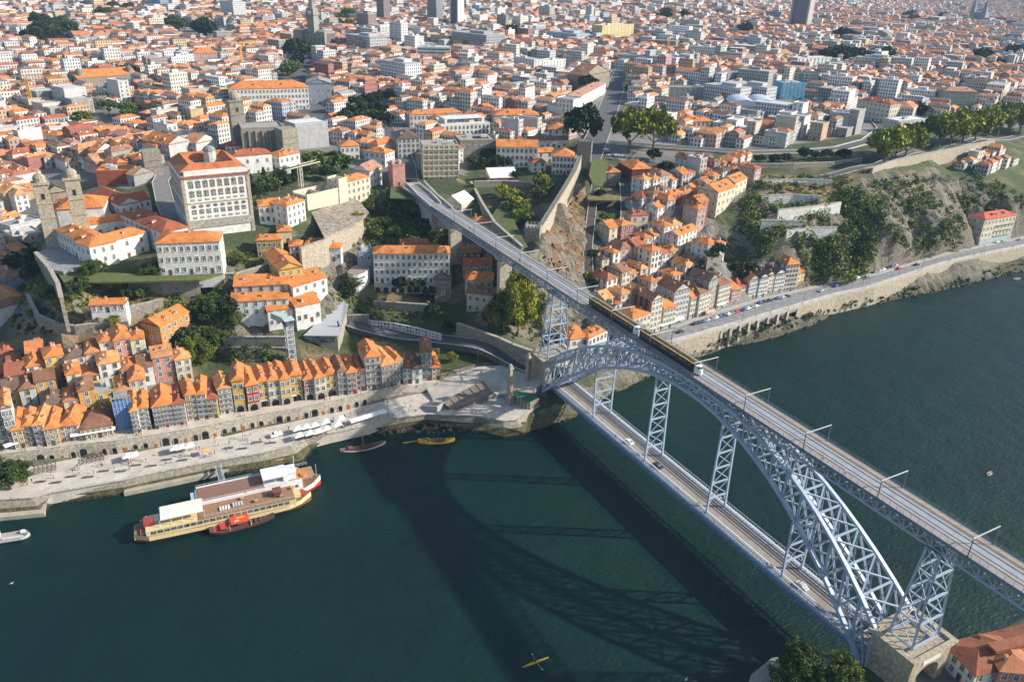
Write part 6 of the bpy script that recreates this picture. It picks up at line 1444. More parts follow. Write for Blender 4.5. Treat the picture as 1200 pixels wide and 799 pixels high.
for P_,wd,n in ((sr,7,620),([SHW[12],SHW[15],SHW[17],SHW[18]],5,120),(SHW[2:16],1.2,380)):
    cum=[np.linalg.norm(b_-a) for a,b_ in zip(P_[:-1],P_[1:])]; tot=sum(cum)
    for k in range(n):
        x=R.uniform(0,tot); i=0
        while x>cum[i] and i<len(cum)-1: x-=cum[i]; i+=1
        p=P_[i]+(P_[i+1]-P_[i])*x/cum[i]; off=R.uniform(-0.4,wd); p=np.array([p[0]-off,p[1],max(0,off*.25)]); s=R.uniform(.4,1.3); c=R.uniform(.5,1.2)
        vs_=[(p[0]+s*R.uniform(.6,1.1)*a,p[1]+s*R.uniform(.6,1.1)*b_,p[2]+s*R.uniform(.2,.6)*e) for a,b_,e in ((-1,-1,-1),(1,-1,-1),(1,1,-1),(-1,1,-1),(-.7,-.7,1),(.7,-.7,1),(.7,.7,1),(-.7,.7,1))]
        wet=.35 if off<1 else 1; mb.add(vs_,[(4,5,6,7),(0,1,5,4),(1,2,6,5),(2,3,7,6),(3,0,4,7)],rockm,(0.18*c*wet,0.15*c*wet,0.10*c*wet))
tag(mb.build('boulders'),'dark wet boulders along the waterline','rocks',kind='stuff')
# ------------------------------------------------------------------ boats
def hull(mb,L,B,H,m,col,col2=None,bow=0.35,stern=0.25,sheer=0.5,n=14,deck=True,dcol=(0.25,0.14,0.08),z0=-0.5):
    """lofted hull along x, bow at +x"""
    S=[]
    for i in range(n+1):
        t=i/n; x=-L/2+L*t; w=1.0
        if t>1-bow: w=math.cos((t-(1-bow))/bow*math.pi/2)**0.7 if t<1 else 0.02
        if t<stern: w=0.55+0.45*math.sin(t/stern*math.pi/2) if stern<.3 else max(.05,math.sin(t/stern*math.pi/2)**.7)
        w=max(w,.03); h=H+sheer*(abs(2*t-1)**2.5)
        S.append([(x,-B/2*w*.7,z0),(x,-B/2*w,h*.45),(x,-B/2*w,h),(x,B/2*w,h),(x,B/2*w,h*.45),(x,B/2*w*.7,z0)])
    vs_=[p for s in S for p in s]
    lo=[];hi=[];dk=[]
    for i in range(n):
        a=i*6; b_=a+6
        lo+=[(a,a+1,b_+1,b_),(a+5,b_+5,b_+4,a+4)]; hi+=[(a+1,a+2,b_+2,b_+1),(a+4,b_+4,b_+3,a+3)]
        if deck: dk.append((a+2,a+3,b_+3,b_+2))
    lo=[f[::-1] for f in lo]; hi=[f[::-1] for f in hi]; dk=[f[::-1] for f in dk]
    mb.add(vs_,lo+[(0,1,4,5)],m,col); mb.add(vs_,hi+[(1,2,3,4)],m,col2 or col)
    if deck: mb.add([(x,y,z-.12) for x,y,z in vs_],dk,woodm,dcol)
def boat_frame(xa,ya,xb,yb,z=0):
    a=U(xa,ya,z); b_=U(xb,yb,z); d_=b_-a; return ((a+b_)/2),math.atan2(d_[1],d_[0]),np.linalg.norm(d_)
def rail(mb,L,B,z,col=(0.7,0.7,0.7),x0=None,x1=None):
    x0=-L/2 if x0 is None else x0; x1=L/2 if x1 is None else x1
    for s in (-1,1):
        for zz in (.5,1.0): mb.bar((x0,s*B/2,z+zz),(x1,s*B/2,z+zz),.06,.06,paint,col)
        for x in np.arange(x0,x1,1.5): mb.bar((x,s*B/2,z),(x,s*B/2,z+1),.05,.05,paint,col)
def part(t_,nm,fn,loc=(0,0,0),rz=0): mb=MB(); mb.wc=WH; fn(mb); return mb.build(nm,t_,loc,rz)
SHIPSC=(1,1.12,1.28)
c,rz,L=boat_frame(226,600,376,566); B=9.5
s1=thing('river_cruise_ship','long white river cruise ship with brown roof deck and red bow, moored by the quay','cruise ship',tuple(c),rz); W_=(0.78,0.78,0.77)
part(s1,'hull',lambda mb:hull(mb,L,B,1.9,paint,(0.55,0.04,0.03),W_,bow=.2,stern=.12,sheer=1.2))
part(s1,'superstructure',lambda mb:mb.box((-L*.06,0,3.3),(L*.80,B-1.2,3.0),paint,W_))
part(s1,'roof_deck',lambda mb:(mb.box((-L*.20,0,4.9),(L*.50,B-1.0,.16),woodm,(0.24,0.13,0.09)),mb.box((-L*.2,-B/2+.5,5.0),(L*.5,.25,.5),paint,W_),mb.box((-L*.2,B/2-.5,5.0),(L*.5,.25,.5),paint,W_)))
part(s1,'wheelhouse',lambda mb:(mb.box((L*.25,0,6.0),(4.5,4.5,2.2),paint,W_),mb.box((L*.25+2.3,0,6.3),(.1,4.0,1.0),glass),mb.box((L*.25,0,7.2),(5.2,5.0,.2),paint,W_)))
part(s1,'canopy',lambda mb:(mb.box((L*.135,0,7.2),(8.5,6.6,.18),cloth,(0.72,0.72,0.70)),[mb.box((L*.135+a,b_,6.1),(.14,.14,2.3),paint,W_) for a in (-4,0,4) for b_ in (-3.1,3.1)]))
part(s1,'foredeck',lambda mb:(mb.box((L*.345,0,4.95),(9,5.6,.14),woodm,(0.42,0.24,0.12)),mb.cyl((L*.33,1.2),.7,.6,5,6,paint,(0.75,0.22,0.03)),mb.cyl((L*.36,-1.4),1.3,1.1,5,5.5,paint,(0.75,0.22,0.03))))
for k in range(20):
    for s in (-1,1): part(s1,'cabin_window',lambda mb:mb.box((-L*.43+k*L*.76/20,s*(B/2-.58),3.4),(1.1,.08,1.0),glass))
part(s1,'mast',lambda mb:(mb.box((L*.3,0,9),(.16,.16,5),paint,W_),mb.box((L*.47,0,5),(.12,.12,4),paint,W_)))
part(s1,'deck_railing',lambda mb:rail(mb,L,B-1,4.9,x0=-L*.45,x1=L*.42))
part(s1,'stern_stair',lambda mb:(mb.box((-L*.475,1,3.2),(2.0,4.5,2.6),paint,(0.45,0.5,0.56))))
part(s1,'lifebuoy_rack',lambda mb:[mb.box((-L*.1+k*3,-B/2+.42,5.3),(.5,.1,.5),paint,(0.8,0.2,0.03)) for k in range(1)])
# cream ship (front)
c,rz,L=boat_frame(160,631,365,585); B=8.8
s2=thing('river_cruise_ship','cream and brown river cruise ship with open wooden sun deck, nearest the open water','cruise ship',tuple(c),rz); CM=(0.70,0.56,0.30)
part(s2,'hull',lambda mb:hull(mb,L,B,2.0,paint,(0.24,0.09,0.04),CM,bow=.18,stern=.08,sheer=.9))
part(s2,'superstructure',lambda mb:(mb.box((-L*.02,0,3.0),(L*.84,B-1.0,2.0),paint,CM)))
part(s2,'sun_deck',lambda mb:mb.box((L*.12,0,4.08),(L*.55,B-.7,.16),woodm,(0.30,0.17,0.10)))
part(s2,'canopy',lambda mb:(mb.box((-L*.24,0,6.2),(L*.23,B-2.0,.2),cloth,(0.72,0.70,0.60)),[mb.box((-L*.24+a,b_,5.1),(.14,.14,2.2),paint,W_) for a in (-7,-3.5,0,3.5,7) for b_ in (-3.1,3.1)]))
part(s2,'aft_deck',lambda mb:(mb.box((-L*.42,0,3.2),(L*.1,B-1.6,.2),woodm,(0.30,0.10,0.07)),mb.box((-L*.42,0,4.3),(3.2,3.0,1.8),paint,(0.35,0.06,0.05)),mb.box((-L*.395,1.5,4.2),(3,2,.6),paint,W_),mb.box((-L*.495,0,1.8),(1.2,5,1.2),paint,CM)))
for k in range(22):
    for s in (-1,1): part(s2,'cabin_window',lambda mb:mb.box((-L*.40+k*L*.78/22,s*(B/2-.48),3.15),(1.7,.08,.9),glass))
for k in range(4): part(s2,'sun_lounger',lambda mb:mb.box((-L*.03+k*.9,-1.2,4.4),(.6,1.8,.3),cloth,(0.75,0.74,0.7)))
for k in range(4): part(s2,'sun_lounger',lambda mb:mb.box((L*.045+k*.9,-.6,4.4),(.6,1.9,.3),cloth,(0.5,0.53,0.55)))
for k in range(5): part(s2,'deck_table',lambda mb:(mb.box((L*.1+k*4.3,(-1)**k*1.4,4.75),(1.3,1.3,.1),woodm,(0.45,0.28,0.14)),mb.box((L*.1+k*4.3,(-1)**k*1.4,4.45),(.15,.15,.6),woodm,(0.45,0.28,0.14))))
part(s2,'wheelhouse',lambda mb:(mb.box((L*.30,0,4.9),(2.6,2.6,1.7),paint,(0.12,0.05,0.04)),mb.box((L*.30,0,5.8),(3,3,.16),paint,(0.2,0.08,0.05))))
part(s2,'deck_railing',lambda mb:rail(mb,L,B-.7,4.1,(0.6,0.55,0.45),x0=-L*.13,x1=L*.42))
part(s2,'bow_trim',lambda mb:(mb.box((L*.40,0,3.4),(4,4,1.0),paint,CM),mb.box((L*.44,0,3.0),(2.5,3,.5),paint,(0.45,0.05,0.03))))
s1.scale=SHIPSC; s2.scale=SHIPSC
# dark barge with red canopy
c,rz,L=boat_frame(246,626,322,606); B=5.2
s3=thing('tender_boat','dark wooden boat with red canopy lying against the cream ship','boat',tuple(c),rz)
part(s3,'hull',lambda mb:hull(mb,L,B,1.0,woodm,(0.03,0.02,0.02),(0.05,0.025,0.02),bow=.35,stern=.2,sheer=1.0,dcol=(0.10,0.05,0.04)))
part(s3,'canopy',lambda mb:(mb.box((-L*.04,0,3.4),(L*.28,B*.95,.16),cloth,(0.62,0.07,0.03)),[mb.box((-L*.04+a,b_,2.2),(.12,.12,2.4),paint,W_) for a in (-3.5,3.5) for b_ in (-2.1,2.1)]))
part(s3,'lower_canopy',lambda mb:mb.box((-L*.27,0,2.3),(L*.14,B*.8,.2),cloth,(0.50,0.05,0.04)))
part(s3,'canopy_emblem',lambda mb:(mb.box((-L*.04+.4,.5,3.5),(2.8,.9,.03),paint,(0.85,0.35,0.02)),mb.box((-L*.04-1,-1.0,3.5),(1.6,.7,.03),paint,(0.8,0.6,0.5))))
part(s3,'bow_platform',lambda mb:mb.box((-L*.42,0,1.5),(L*.14,2.5,.2),paint,(0.45,0.06,0.04)))
part(s3,'bench_row',lambda mb:[mb.box((L*.12+k*1.6,0,1.25),(.4,3.2,.25),woodm,(0.12,0.06,0.05)) for k in range(5)])
# traditional boats
def rabelo(xa,ya,xb,yb,c1,c2,lab,oar,mast):
    c,rz,L=boat_frame(xa,ya,xb,yb); t_=thing('wine_boat',lab,'boat',tuple(c),rz,'flat wooden river boats')
    part(t_,'hull',lambda mb:hull(mb,L,3.6,.7,woodm,c1,c2,bow=.45,stern=.45,sheer=1.3,dcol=(0.14,0.06,0.04) if mast else (0.5,0.3,0.03)))
    part(t_,'barrels',lambda mb:[mb.box((x,y,.95),(1.2,.55,.5),woodm,(0.12,0.07,0.05)) for x in np.arange(-L*.22,L*.2,1.5) for y in (-.7,.7)])
    part(t_,'steering_platform',lambda mb:(mb.box((-L*.28,0,2.0),(1.8,1.6,.12),woodm,(0.2,0.09,0.06)),[mb.box((-L*.28+a,b_,1.3),(.1,.1,1.5),woodm,(0.2,0.09,0.06)) for a in (-.8,.8) for b_ in (-.7,.7)]))
    if oar: part(t_,'steering_oar',lambda mb:(mb.bar((-L*.2,0,2.2),(-L*.75,.5,.3),.2,.2,woodm,c2),mb.bar((-L*.75,.5,.3),(-L*.9,.6,0),.6,.12,woodm,c2)))
    if mast: part(t_,'mast',lambda mb:(mb.box((0,0,4.5),(.16,.16,8),woodm,(0.2,0.12,0.07)),mb.bar((0,0,8),(L*.45,0,1.6),.05,.05,ironm,DKST),mb.bar((0,0,8),(-L*.45,0,1.6),.05,.05,ironm,DKST)))
    return t_
rabelo(399,531,452,521,(0.30,0.05,0.03),(0.62,0.60,0.56),'red and white wooden wine boat moored off the stalls',False,True)
rabelo(490,519,533,517,(0.80,0.50,0.01),(0.85,0.55,0.02),'yellow wooden wine boat with long steering oar off the plaza',True,False)
c,rz,L=boat_frame(612,782,643,770); t_=thing('rowing_boat','narrow yellow racing rowing boat near the bottom edge','boat',tuple(c),rz)
part(t_,'hull',lambda mb:hull(mb,L,.75,.3,paint,(0.72,0.50,0.04),(0.75,0.55,0.06),bow=.5,stern=.5,sheer=.02,dcol=(0.6,0.42,0.05),z0=-.1))
part(t_,'outrigger',lambda mb:[mb.bar((x,-1,.45),(x,1,.45),.06,.06,ironm,DKST) for x in (-.8,.8)])
for s in (-1,1): part(t_,'oar',lambda mb:(mb.bar((0,s*.8,.5),(.5,s*2.9,.15),.05,.05,paint,W_),mb.box((.55,s*3.0,.12),(.2,.5,.06),paint,W_)))
ROWER=(c,rz)
c,rz,L=boat_frame(-26,637,36,627); t_=thing('work_barge','small grey flat barge cut by the left edge','boat',tuple(c),rz)
part(t_,'hull',lambda mb:hull(mb,L,4.6,1.0,paint,(0.28,0.30,0.33),(0.5,0.5,0.52),bow=.14,stern=.05,sheer=.3,dcol=(0.36,0.33,0.28)))
part(t_,'deck_house',lambda mb:mb.box((-L*.2,0,2.0),(4,3,1.8),paint,W_)); part(t_,'bow_gear',lambda mb:(mb.box((L*.36,.8,1.5),(1.2,1.2,.8),paint,W_),mb.box((L*.42,-.6,1.4),(.8,.8,.7),ironm,DKST),mb.box((L*.2,-1.6,1.5),(6,.1,.7),paint,W_)))
for xa,ya,xb,yb,lab,c1 in ((1061,334,1069,332,'small pale blue rowing boat off the right bank, left one of two',(0.45,0.6,0.72)),(1188,328,1196,326,'small pale blue rowing boat off the right bank, right one of two',(0.40,0.55,0.7)),(647,486,655,479,'blue covered boat pulled up on the sand under the bridge',(0.02,0.14,0.6)),(1157,557,1163,553,'tiny white boat alone on the open river at the right',(0.8,0.78,0.74))):
    z=2.0 if 'sand' in lab else 0; c,rz,L=boat_frame(xa,ya,xb,yb,z); t_=thing('small_boat',lab,'boat',tuple(c),rz,'small open boats'); part(t_,'hull',lambda mb:hull(mb,L,L*.32,.5,paint,c1,c1,bow=.5,stern=.2,sheer=.25,z0=-.2,n=8)); part(t_,'thwart',lambda mb:mb.box((0,0,.5),(.3,L*.28,.08),woodm,c1))
c=U(30*0+14,683,1.2); 
for (x,y,z,lab) in ((14,683,1,'tiny white gull over the dark water at the lower left'),(804,796,3,'tiny white gull at the bottom edge')):
    p=U(x,y,z); t_=thing('seagull',lab,'bird',tuple(p),0.4); part(t_,'body',lambda mb:(mb.bar((-.3,0,0),(.3,0,.05),.16,.16,cloth,WH),mb.add([(-.1,.08,.05),(.15,.08,.05),(.05,.75,.25),(-.1,.75,.22),(-.1,-.08,.05),(.15,-.08,.05),(.05,-.75,.25),(-.1,-.75,.22)],[(0,1,2,3),(4,7,6,5)],cloth,WH)))
# gangway
a=U(262,571,2.6); b_=U(256,548,3.2); t_=thing('gangway','steel gangway from the landing ramp to the white ship','gangway',tuple(a)); d_=b_-a
part(t_,'walkway',lambda mb:(mb.bar((0,0,0),tuple(d_),1.6,.2,paint,(0.45,0.46,0.47))))
part(t_,'handrail',lambda mb:[mb.bar((0,s,.9),(d_[0],d_[1]+s,d_[2]+.9),.15,.9,paint,(0.6,0.62,0.64)) for s in (-1,1)])
# ------------------------------------------------------------------ cars
def car_proto(col):
    t_=MB(); L,B=4.3,1.75
    prof=[(-2.15,.35),(-2.15,.85),(-1.9,.98),(-1.35,1.0),(-.75,1.42),(.55,1.42),(1.15,1.0),(1.95,.85),(2.15,.6),(2.15,.35)]
    n=len(prof)
    def off(z): return B/2*(1 if z<1.05 else .84)
    vs_=[(x,-off(z),z) for x,z in prof]+[(x,off(z),z) for x,z in prof]
    t_.add(vs_,[(i,i+1,n+i+1,n+i)[::1] for i in range(n-1)]+[tuple(range(n))[::-1],tuple(range(n,2*n)),(n-1,0,n,2*n-1)],carpaint,col); t_.f=[f for f in t_.f]
    body=t_.mesh('body')
    g=MB(); g.add([(-1.30,-.7,1.04),(-1.30,.7,1.04),(-.82,.66,1.40),(-.82,-.66,1.40)],[(0,3,2,1)],glass); g.add([(1.10,-.7,1.04),(1.10,.7,1.04),(.62,.66,1.40),(.62,-.66,1.40)],[(0,1,2,3)],glass)
    for s in (-1,1): g.add([(-1.15,s*.86,1.02),(1.0,s*.86,1.02),(.5,s*.75,1.38),(-.72,s*.75,1.38)],[(0,1,2,3) if s<0 else (3,2,1,0)],glass)
    w=MB(); w.cyl((0,0),.32,.32,-.1,.1,ironm,(0.02,0.02,0.02),10); w.v=[(p[0],p[2],p[1]+.32) for p in w.v]
    return body,g.mesh('window_band'),w.mesh('wheel')
WHEEL=None; BODY={}
def car(p,rz,cn,lab,grp='parked cars',van=False,z=None):
    col={'white':(0.75,0.75,0.75),'black':(0.02,0.02,0.022),'grey':(0.2,0.21,0.22),'silver':(0.45,0.46,0.48),'blue':(0.03,0.10,0.35),'red':(0.5,0.03,0.03)}[cn]
    if cn not in BODY: BODY[cn]=car_proto(col)
    b_,g,w=BODY[cn]; t_=thing('van' if van else 'car',lab,'van' if van else 'car',tuple(p),rz,grp)
    sc=(1.15,1.08,1.45) if van else None
    inst('body',b_,t_,(0,0,0),0,sc); inst('window_band',g,t_,(0,0,0),0,sc)
    for x in (-1.35,1.35):
        for s in (-1,1): inst('wheel',w,t_,(x,s*.8,0),0)
    return t_
def seg_ang(a,b_): return math.atan2(b_[1]-a[1],b_[0]-a[0])
R=random.Random(4); cc=['white','black','grey','silver','blue','black','white','grey','red','silver']; used={}
ordn=['first','second','third','fourth','fifth','sixth','seventh','eighth','ninth','tenth','eleventh','twelfth','thirteenth','fourteenth']
def carline(p0,p1,z,n,where,skip=0,perp=False,grp='parked cars'):
    a=U(*p0,z); b_=U(*p1,z); cnt={}
    for k in range(n):
        if R.random()<skip: continue
        p=a+(b_-a)*(k+.5)/n; cn=cc[R.randrange(len(cc))]; i=cnt.get(cn,0); cnt[cn]=i+1
        car(p,seg_ang(a,b_)+(math.pi/2 if perp else 0)+R.uniform(-.04,.04),cn,'%s %s car from the left %s'%(ordn[min(i,13)],cn,where),grp)
carline((812,381),(888,359),11.03,16,'parked along the kerb below the riverside houses',.1)
carline((888,356),(935,345),11.03,9,'parked before the tall right-end house',.3)
carline((958,343),(1000,329),11.03,5,'in the lay-by right of the houses',.2)
carline((1002,327),(1052,311),11.15,10,'parked under the green slope',.15)
carline((1165,285),(1199,281),11.15,5,'parked in front of the red-roofed hotel',.2)
for x,y,cn,lab in ((1053,315.5,'red','red car driving on the riverside road beside the red parked one'),(1074,311,'black','black car driving alone on the riverside road'),(797,389.5,'black','black car entering the riverside road near the bridge')):
    p=U(x,y,11.03); car(p,seg_ang(U(1000,333,11),U(1060,318,11)) if x>900 else seg_ang(U(800,390,11),U(840,378,11)),cn,lab,'cars on the roads')
p=U(1027,314,11.2); car(p,seg_ang(U(1000,328,11),U(1052,311,11)),'white','white van in the row parked under the green slope','parked cars',van=True)
for x,y,cn,lab,v in ((563,416,'black','black car crossing the tunnel road junction',False),(492,401,'white','white car leaving the tunnel road',False),(552,404.5,'silver','silver car on the road beside the tunnel wall',False),(629,415,'white','white van beside the far bridge pier',True)):
    p=G(x,y); car(p+np.array([0,0,.25]),seg_ang(G(500,400),G(600,425)),cn,lab,'cars on the roads',van=v)
for u,v,cn,lab,rv in ((-30,-1.9,'white','white car on the lower deck near the far end',False),(-12.2,-1.9,'black','black car on the lower deck half hidden by a hanger',False),(57.5,-1.9,'silver','silver car on the lower deck near the near-bank pier',True)): car((u,v,ZL+.06),0 if rv else math.pi,cn,lab,'cars on the lower deck')
car((98.5,-2.5,10.9),0.3,'white','white van leaving the portal of the near-bank pier','cars by the near-bank pier',van=True); car((99.3,-5.6,10.9),0.5,'silver','silver car beside the white van at the near-bank pier','cars by the near-bank pier')
for k,(a,b_,n) in enumerate((((712,182),(742,186),8),((735,192),(775,196),9),((708,172),(716,190),5))):
    A=G(*a); B_=G(*b_); cnt={}
    for j in range(n):
        if R.random()<.15: continue
        q=A+(B_-A)*(j+.5)/n; q[2]=Z(q[0],q[1])+.1; cn=cc[R.randrange(len(cc))]; i=cnt.get(cn,0); cnt[cn]=i+1
        car(q,seg_ang(A,B_)+math.pi/2,cn,'%s %s car from the left in the %s row below the big plane trees'%(ordn[i],cn,['rear','front','side'][k]),'cars in the hilltop car park')
p=U(324,511,5.05); car(p,rz,'white','white delivery van on the quay left of the umbrellas','parked cars',van=True)
# ------------------------------------------------------------------ people
def person_mesh(shirt,trous,hair,stride=.18,arm=.12):
    J=[(0,0,.95),(0,0,1.2),(0,0,1.42),(0,0,1.53),(0.01,0,1.66),(0.0,0,1.76), (0,.2,1.38),(arm,.25,1.12),(arm+.14,.24,.9), (0,-.2,1.38),(-arm,-.25,1.12),(-arm+.1,-.24,.9), (0,.1,.88),(stride,.1,.48),(stride*.9,.1,.06),(stride+.14,.1,.04), (0,-.1,.88),(-stride*.6,-.1,.48),(-stride*1.4,-.1,.08),(-stride*1.2+.1,-.1,.04)]
    E_=[(0,1),(1,2),(2,3),(3,4),(4,5),(2,6),(6,7),(7,8),(2,9),(9,10),(10,11),(0,12),(12,13),(13,14),(14,15),(0,16),(16,17),(17,18),(18,19)]
    rd_=[.15,.14,.15,.06,.10,.07,.07,.05,.035,.07,.05,.035,.10,.07,.045,.04,.10,.07,.045,.04]
    me_=bpy.data.meshes.new('person'); me_.from_pydata(J,E_,[]); ob=bpy.data.objects.new('person_build',me_); COL.objects.link(ob); md=ob.modifiers.new('s','SKIN')
    for i,r_ in enumerate(rd_): me_.skin_vertices[0].data[i].radius=(r_,r_*(1.25 if i in(1,2) else 1))
    me_.skin_vertices[0].data[0].use_root=True; sb=ob.modifiers.new('b','SUBSURF'); sb.levels=1
    dg=bpy.context.evaluated_depsgraph_get(); dg.update(); out=bpy.data.meshes.new_from_object(ob.evaluated_get(dg)); bpy.data.objects.remove(ob); out.name='person'
    out.materials.clear(); out.materials.append(skinm); at=out.color_attributes.new('Col','FLOAT_COLOR','POINT')
    for i,v in enumerate(out.vertices):
        x,y,z=v.co; c=trous if z<.98 and abs(y)<.2 else shirt
        if z>1.5: c=(0.5,0.3,0.2)
        if z>1.66 or (z>1.56 and x<-.02): c=hair
        if abs(y)>.2 and z<1.0: c=(0.5,0.3,0.2)
        if z<.1: c=(0.04,0.03,0.03)
        at.data[i].color=(*c,1)
    return out
PM=[(n_,person_mesh(s,t,h,st)) for n_,s,t,h,st in (('white shirt',(0.7,0.7,0.68),(0.05,0.07,0.15),(0.05,0.03,0.02),.18),('dark coat',(0.03,0.03,0.04),(0.04,0.04,0.05),(0.1,0.06,0.03),.2),('red top',(0.5,0.04,0.04),(0.08,0.09,0.15),(0.03,0.02,0.02),.12),('blue top',(0.05,0.14,0.4),(0.3,0.27,0.2),(0.2,0.13,0.06),.16),('orange jacket',(0.8,0.33,0.02),(0.05,0.05,0.06),(0.05,0.03,0.02),.2),('beige coat',(0.5,0.42,0.3),(0.1,0.08,0.07),(0.05,0.03,0.02),.14))]
PC={}
def person(p,i,rz,where):
    n_,me_=PM[i%6]; k=PC.get((n_,where),0); PC[(n_,where)]=k+1
    lab='%sperson in %s %s'%('' if k==0 else ORD[min(k,11)],n_,where); t_=thing('person',lab,'person',tuple(p),rz,'people '+where); inst('body',me_,t_); return t_
for u,v,i,rz_ in ((-118,-3.9,1,0),(-113,-3.8,2,0),(-110,-4.0,3,3.1),(-108.5,-3.6,1,3.1),(-118.5,3.9,4,0),(-60,-3.9,0,0),(-92,3.9,5,0),(-150,-3.9,0,3.1),(-170,-3.8,1,0),(56.0,-4.1,4,0),(63.5,-4.1,0,3.1),(110,4.0,0,0),(110.9,3.8,3,0),(-45,-4.0,2,0),(-75,-4,3,0),(-200,-3.8,5,0)): person((u,v,ZU+.08),i,rz_,'walking on the upper deck')
for u,v,i in ((-60,4.9,0),(-35,-4.9,1),(-5,5.0,2),(3,-4.9,3),(8,5,2),(14,4.9,0),(22,-5,5),(40,5,1),(46,-4.9,2),(56,-5,1),(-48,5,3),(66,-4.9,0)): person((u,v,ZL+.14),i,R.choice((0,3.1)),'on the lower deck footways')
R=random.Random(12)
for k in range(125):
    x=R.uniform(20,600); yq=np.interp(x,[0,130,240,350,470,560,620],[566,547,528,506,478,478,470])+R.uniform(-8,9)
    if 335<x<470 and R.random()<.3: continue
    person(U(x,yq,ZQ+.02) if x<480 else G(x,yq)+np.array([0,0,.3]),R.randrange(6),R.uniform(0,6.3),'on the quay %s'%('left of the gangway' if x<230 else ('between gangway and umbrellas' if x<330 else ('among the stalls' if x<470 else 'around the plaza'))))
for k in range(16):
    x=R.uniform(820,1190); y=np.interp(x,[820,940,1025,1117,1200],[390,359,336,306,289])-1; person(U(x,y,11.17),R.randrange(6),R.uniform(0,6.3),'on the riverside road pavement')
for k in range(14): x=R.uniform(20,500); y=np.interp(x,[0,135,240,350,470],[529,513,494,474,449])+2; person(U(x,y,ZT+.02),R.randrange(6),R.uniform(0,6.3),'on the upper walk before the quay houses')
c_,rz_=ROWER; t_=thing('person','rower in dark clothing seated in the yellow racing boat','person',(c_[0],c_[1],-.45),rz_,None); inst('body',PM[1][1],t_)
# ------------------------------------------------------------------ umbrellas, stalls, awnings, furniture
um=MB(); um.add([(-1.9,-1.9,2.5),(1.9,-1.9,2.5),(1.9,1.9,2.5),(-1.9,1.9,2.5),(0,0,3.2)],[(0,1,4),(1,2,4),(2,3,4),(3,0,4),(3,2,1,0)],cloth,(0.8,0.78,0.73)); UMC=um.mesh('canopy')
um=MB(); um.cyl((0,0),.05,.05,0,3.1,woodm,(0.3,0.2,0.1),6); um.box((0,0,.08),(.7,.7,.16),concrete,(0.3,0.3,0.3)); UMP=um.mesh('pole')
um=MB(); um.cyl((0,0),.45,.45,.7,.76,woodm,(0.35,0.22,0.12),10); um.cyl((0,0),.05,.05,0,.7,ironm,DKST,6); TBL=um.mesh('table_top')
um=MB()
um.box((0,0,.43),(.42,.42,.05),woodm,(0.1,0.07,0.05)); um.box((-.2,0,.68),(.04,.42,.45),woodm,(0.1,0.07,0.05)); 
for a in(-.18,.18):
    for b_ in(-.18,.18): um.box((a,b_,.21),(.04,.04,.42),ironm,DKST)
CHR=um.mesh('seat')
UC={}
def umbrella(x,y,z,where,rz=0.1,red=False):
    k=UC.get(where,0); UC[where]=k+1
    t_=thing('sun_umbrella','%swhite square sun umbrella %s'%(ORD[min(k,11)],where),'sun umbrella',tuple(U(x,y,z)),rz,'white sun umbrellas'); inst('canopy',UMC,t_); inst('pole',UMP,t_)
for x,y in ((348,508),(358,506),(368,504),(381,500)): umbrella(x,y,ZQ,'from the left in the rear row on the quay')
for x,y in ((350,516),(362,513.5),(372,511.5),(382,508)): umbrella(x,y,ZQ,'from the left in the front row on the quay')
for x,y in ((395,503),(399,496)): umbrella(x,y,ZQ,'beside the long market awning')
def awning(xa,ya,xb,yb,z,wd,h,lab,col=(0.8,0.78,0.74),cat='awning'):
    a=U(xa,ya,z); b_=U(xb,yb,z); L=np.linalg.norm(b_-a); t_=thing('market_awning',lab,cat,tuple((a+b_)/2),seg_ang(a,b_))
    mb=MB(); n_=max(1,int(L/3.5))
    for k in range(n_): x=-L/2+L*(k+.5)/n_; w=L/n_-.15; mb.add([(x-w/2,-wd/2,h),(x+w/2,-wd/2,h),(x+w/2,wd/2,h),(x-w/2,wd/2,h),(x-w/2,0,h+.6),(x+w/2,0,h+.6)],[(0,1,5,4),(2,3,4,5),(1,2,5),(3,0,4),(3,2,1,0)],cloth,col)
    mb.build('canvas_roof',t_)
    mb=MB()
    for k in range(n_+1):
        for s in (-1,1): mb.box((-L/2+L*k/n_,s*wd/2*.95,h/2),(.1,.1,h),ironm,DKST)
    mb.build('frame',t_)
awning(410,500,452,487,ZQ,3.6,2.6,'long white market awning on the quay with people under it')
awning(376,484,407,476,ZQ,3.2,2.6,'white cafe awning against the arcade below the arcade houses')
awning(408,474,424,470,ZQ,3.0,2.5,'short white cafe awning at the narrow end of the arcade')
awning(300,476,348,468,ZT,3.4,2.8,'white restaurant awning in front of the yellow arcade houses')
awning(84,517,137,508,ZT,3.4,2.8,'long white restaurant awning below the long yellow quay house')
awning(462,491,470,488,ZQ,3.0,2.4,'small white stall with blue side at the end of the market')
awning(6,530,22,524,ZT,3.2,2.6,'white terrace awning at the left end of the quay row')
awning(238,534,247,532,ZQ,3.0,2.5,'orange kiosk awning on the quay beside the gangway',(0.75,0.35,0.12),'kiosk')
awning(772,387,800,377,11.1,3.0,2.6,'white cafe awning at the foot of the riverside houses')
awning(826,371,836,368,11.1,3.2,2.5,'pink cafe awning before the riverside houses',(0.7,0.35,0.32))
awning(838,362.5,848,360,11.1,3.4,2.6,'white square awning right of the pink one')
TC={}
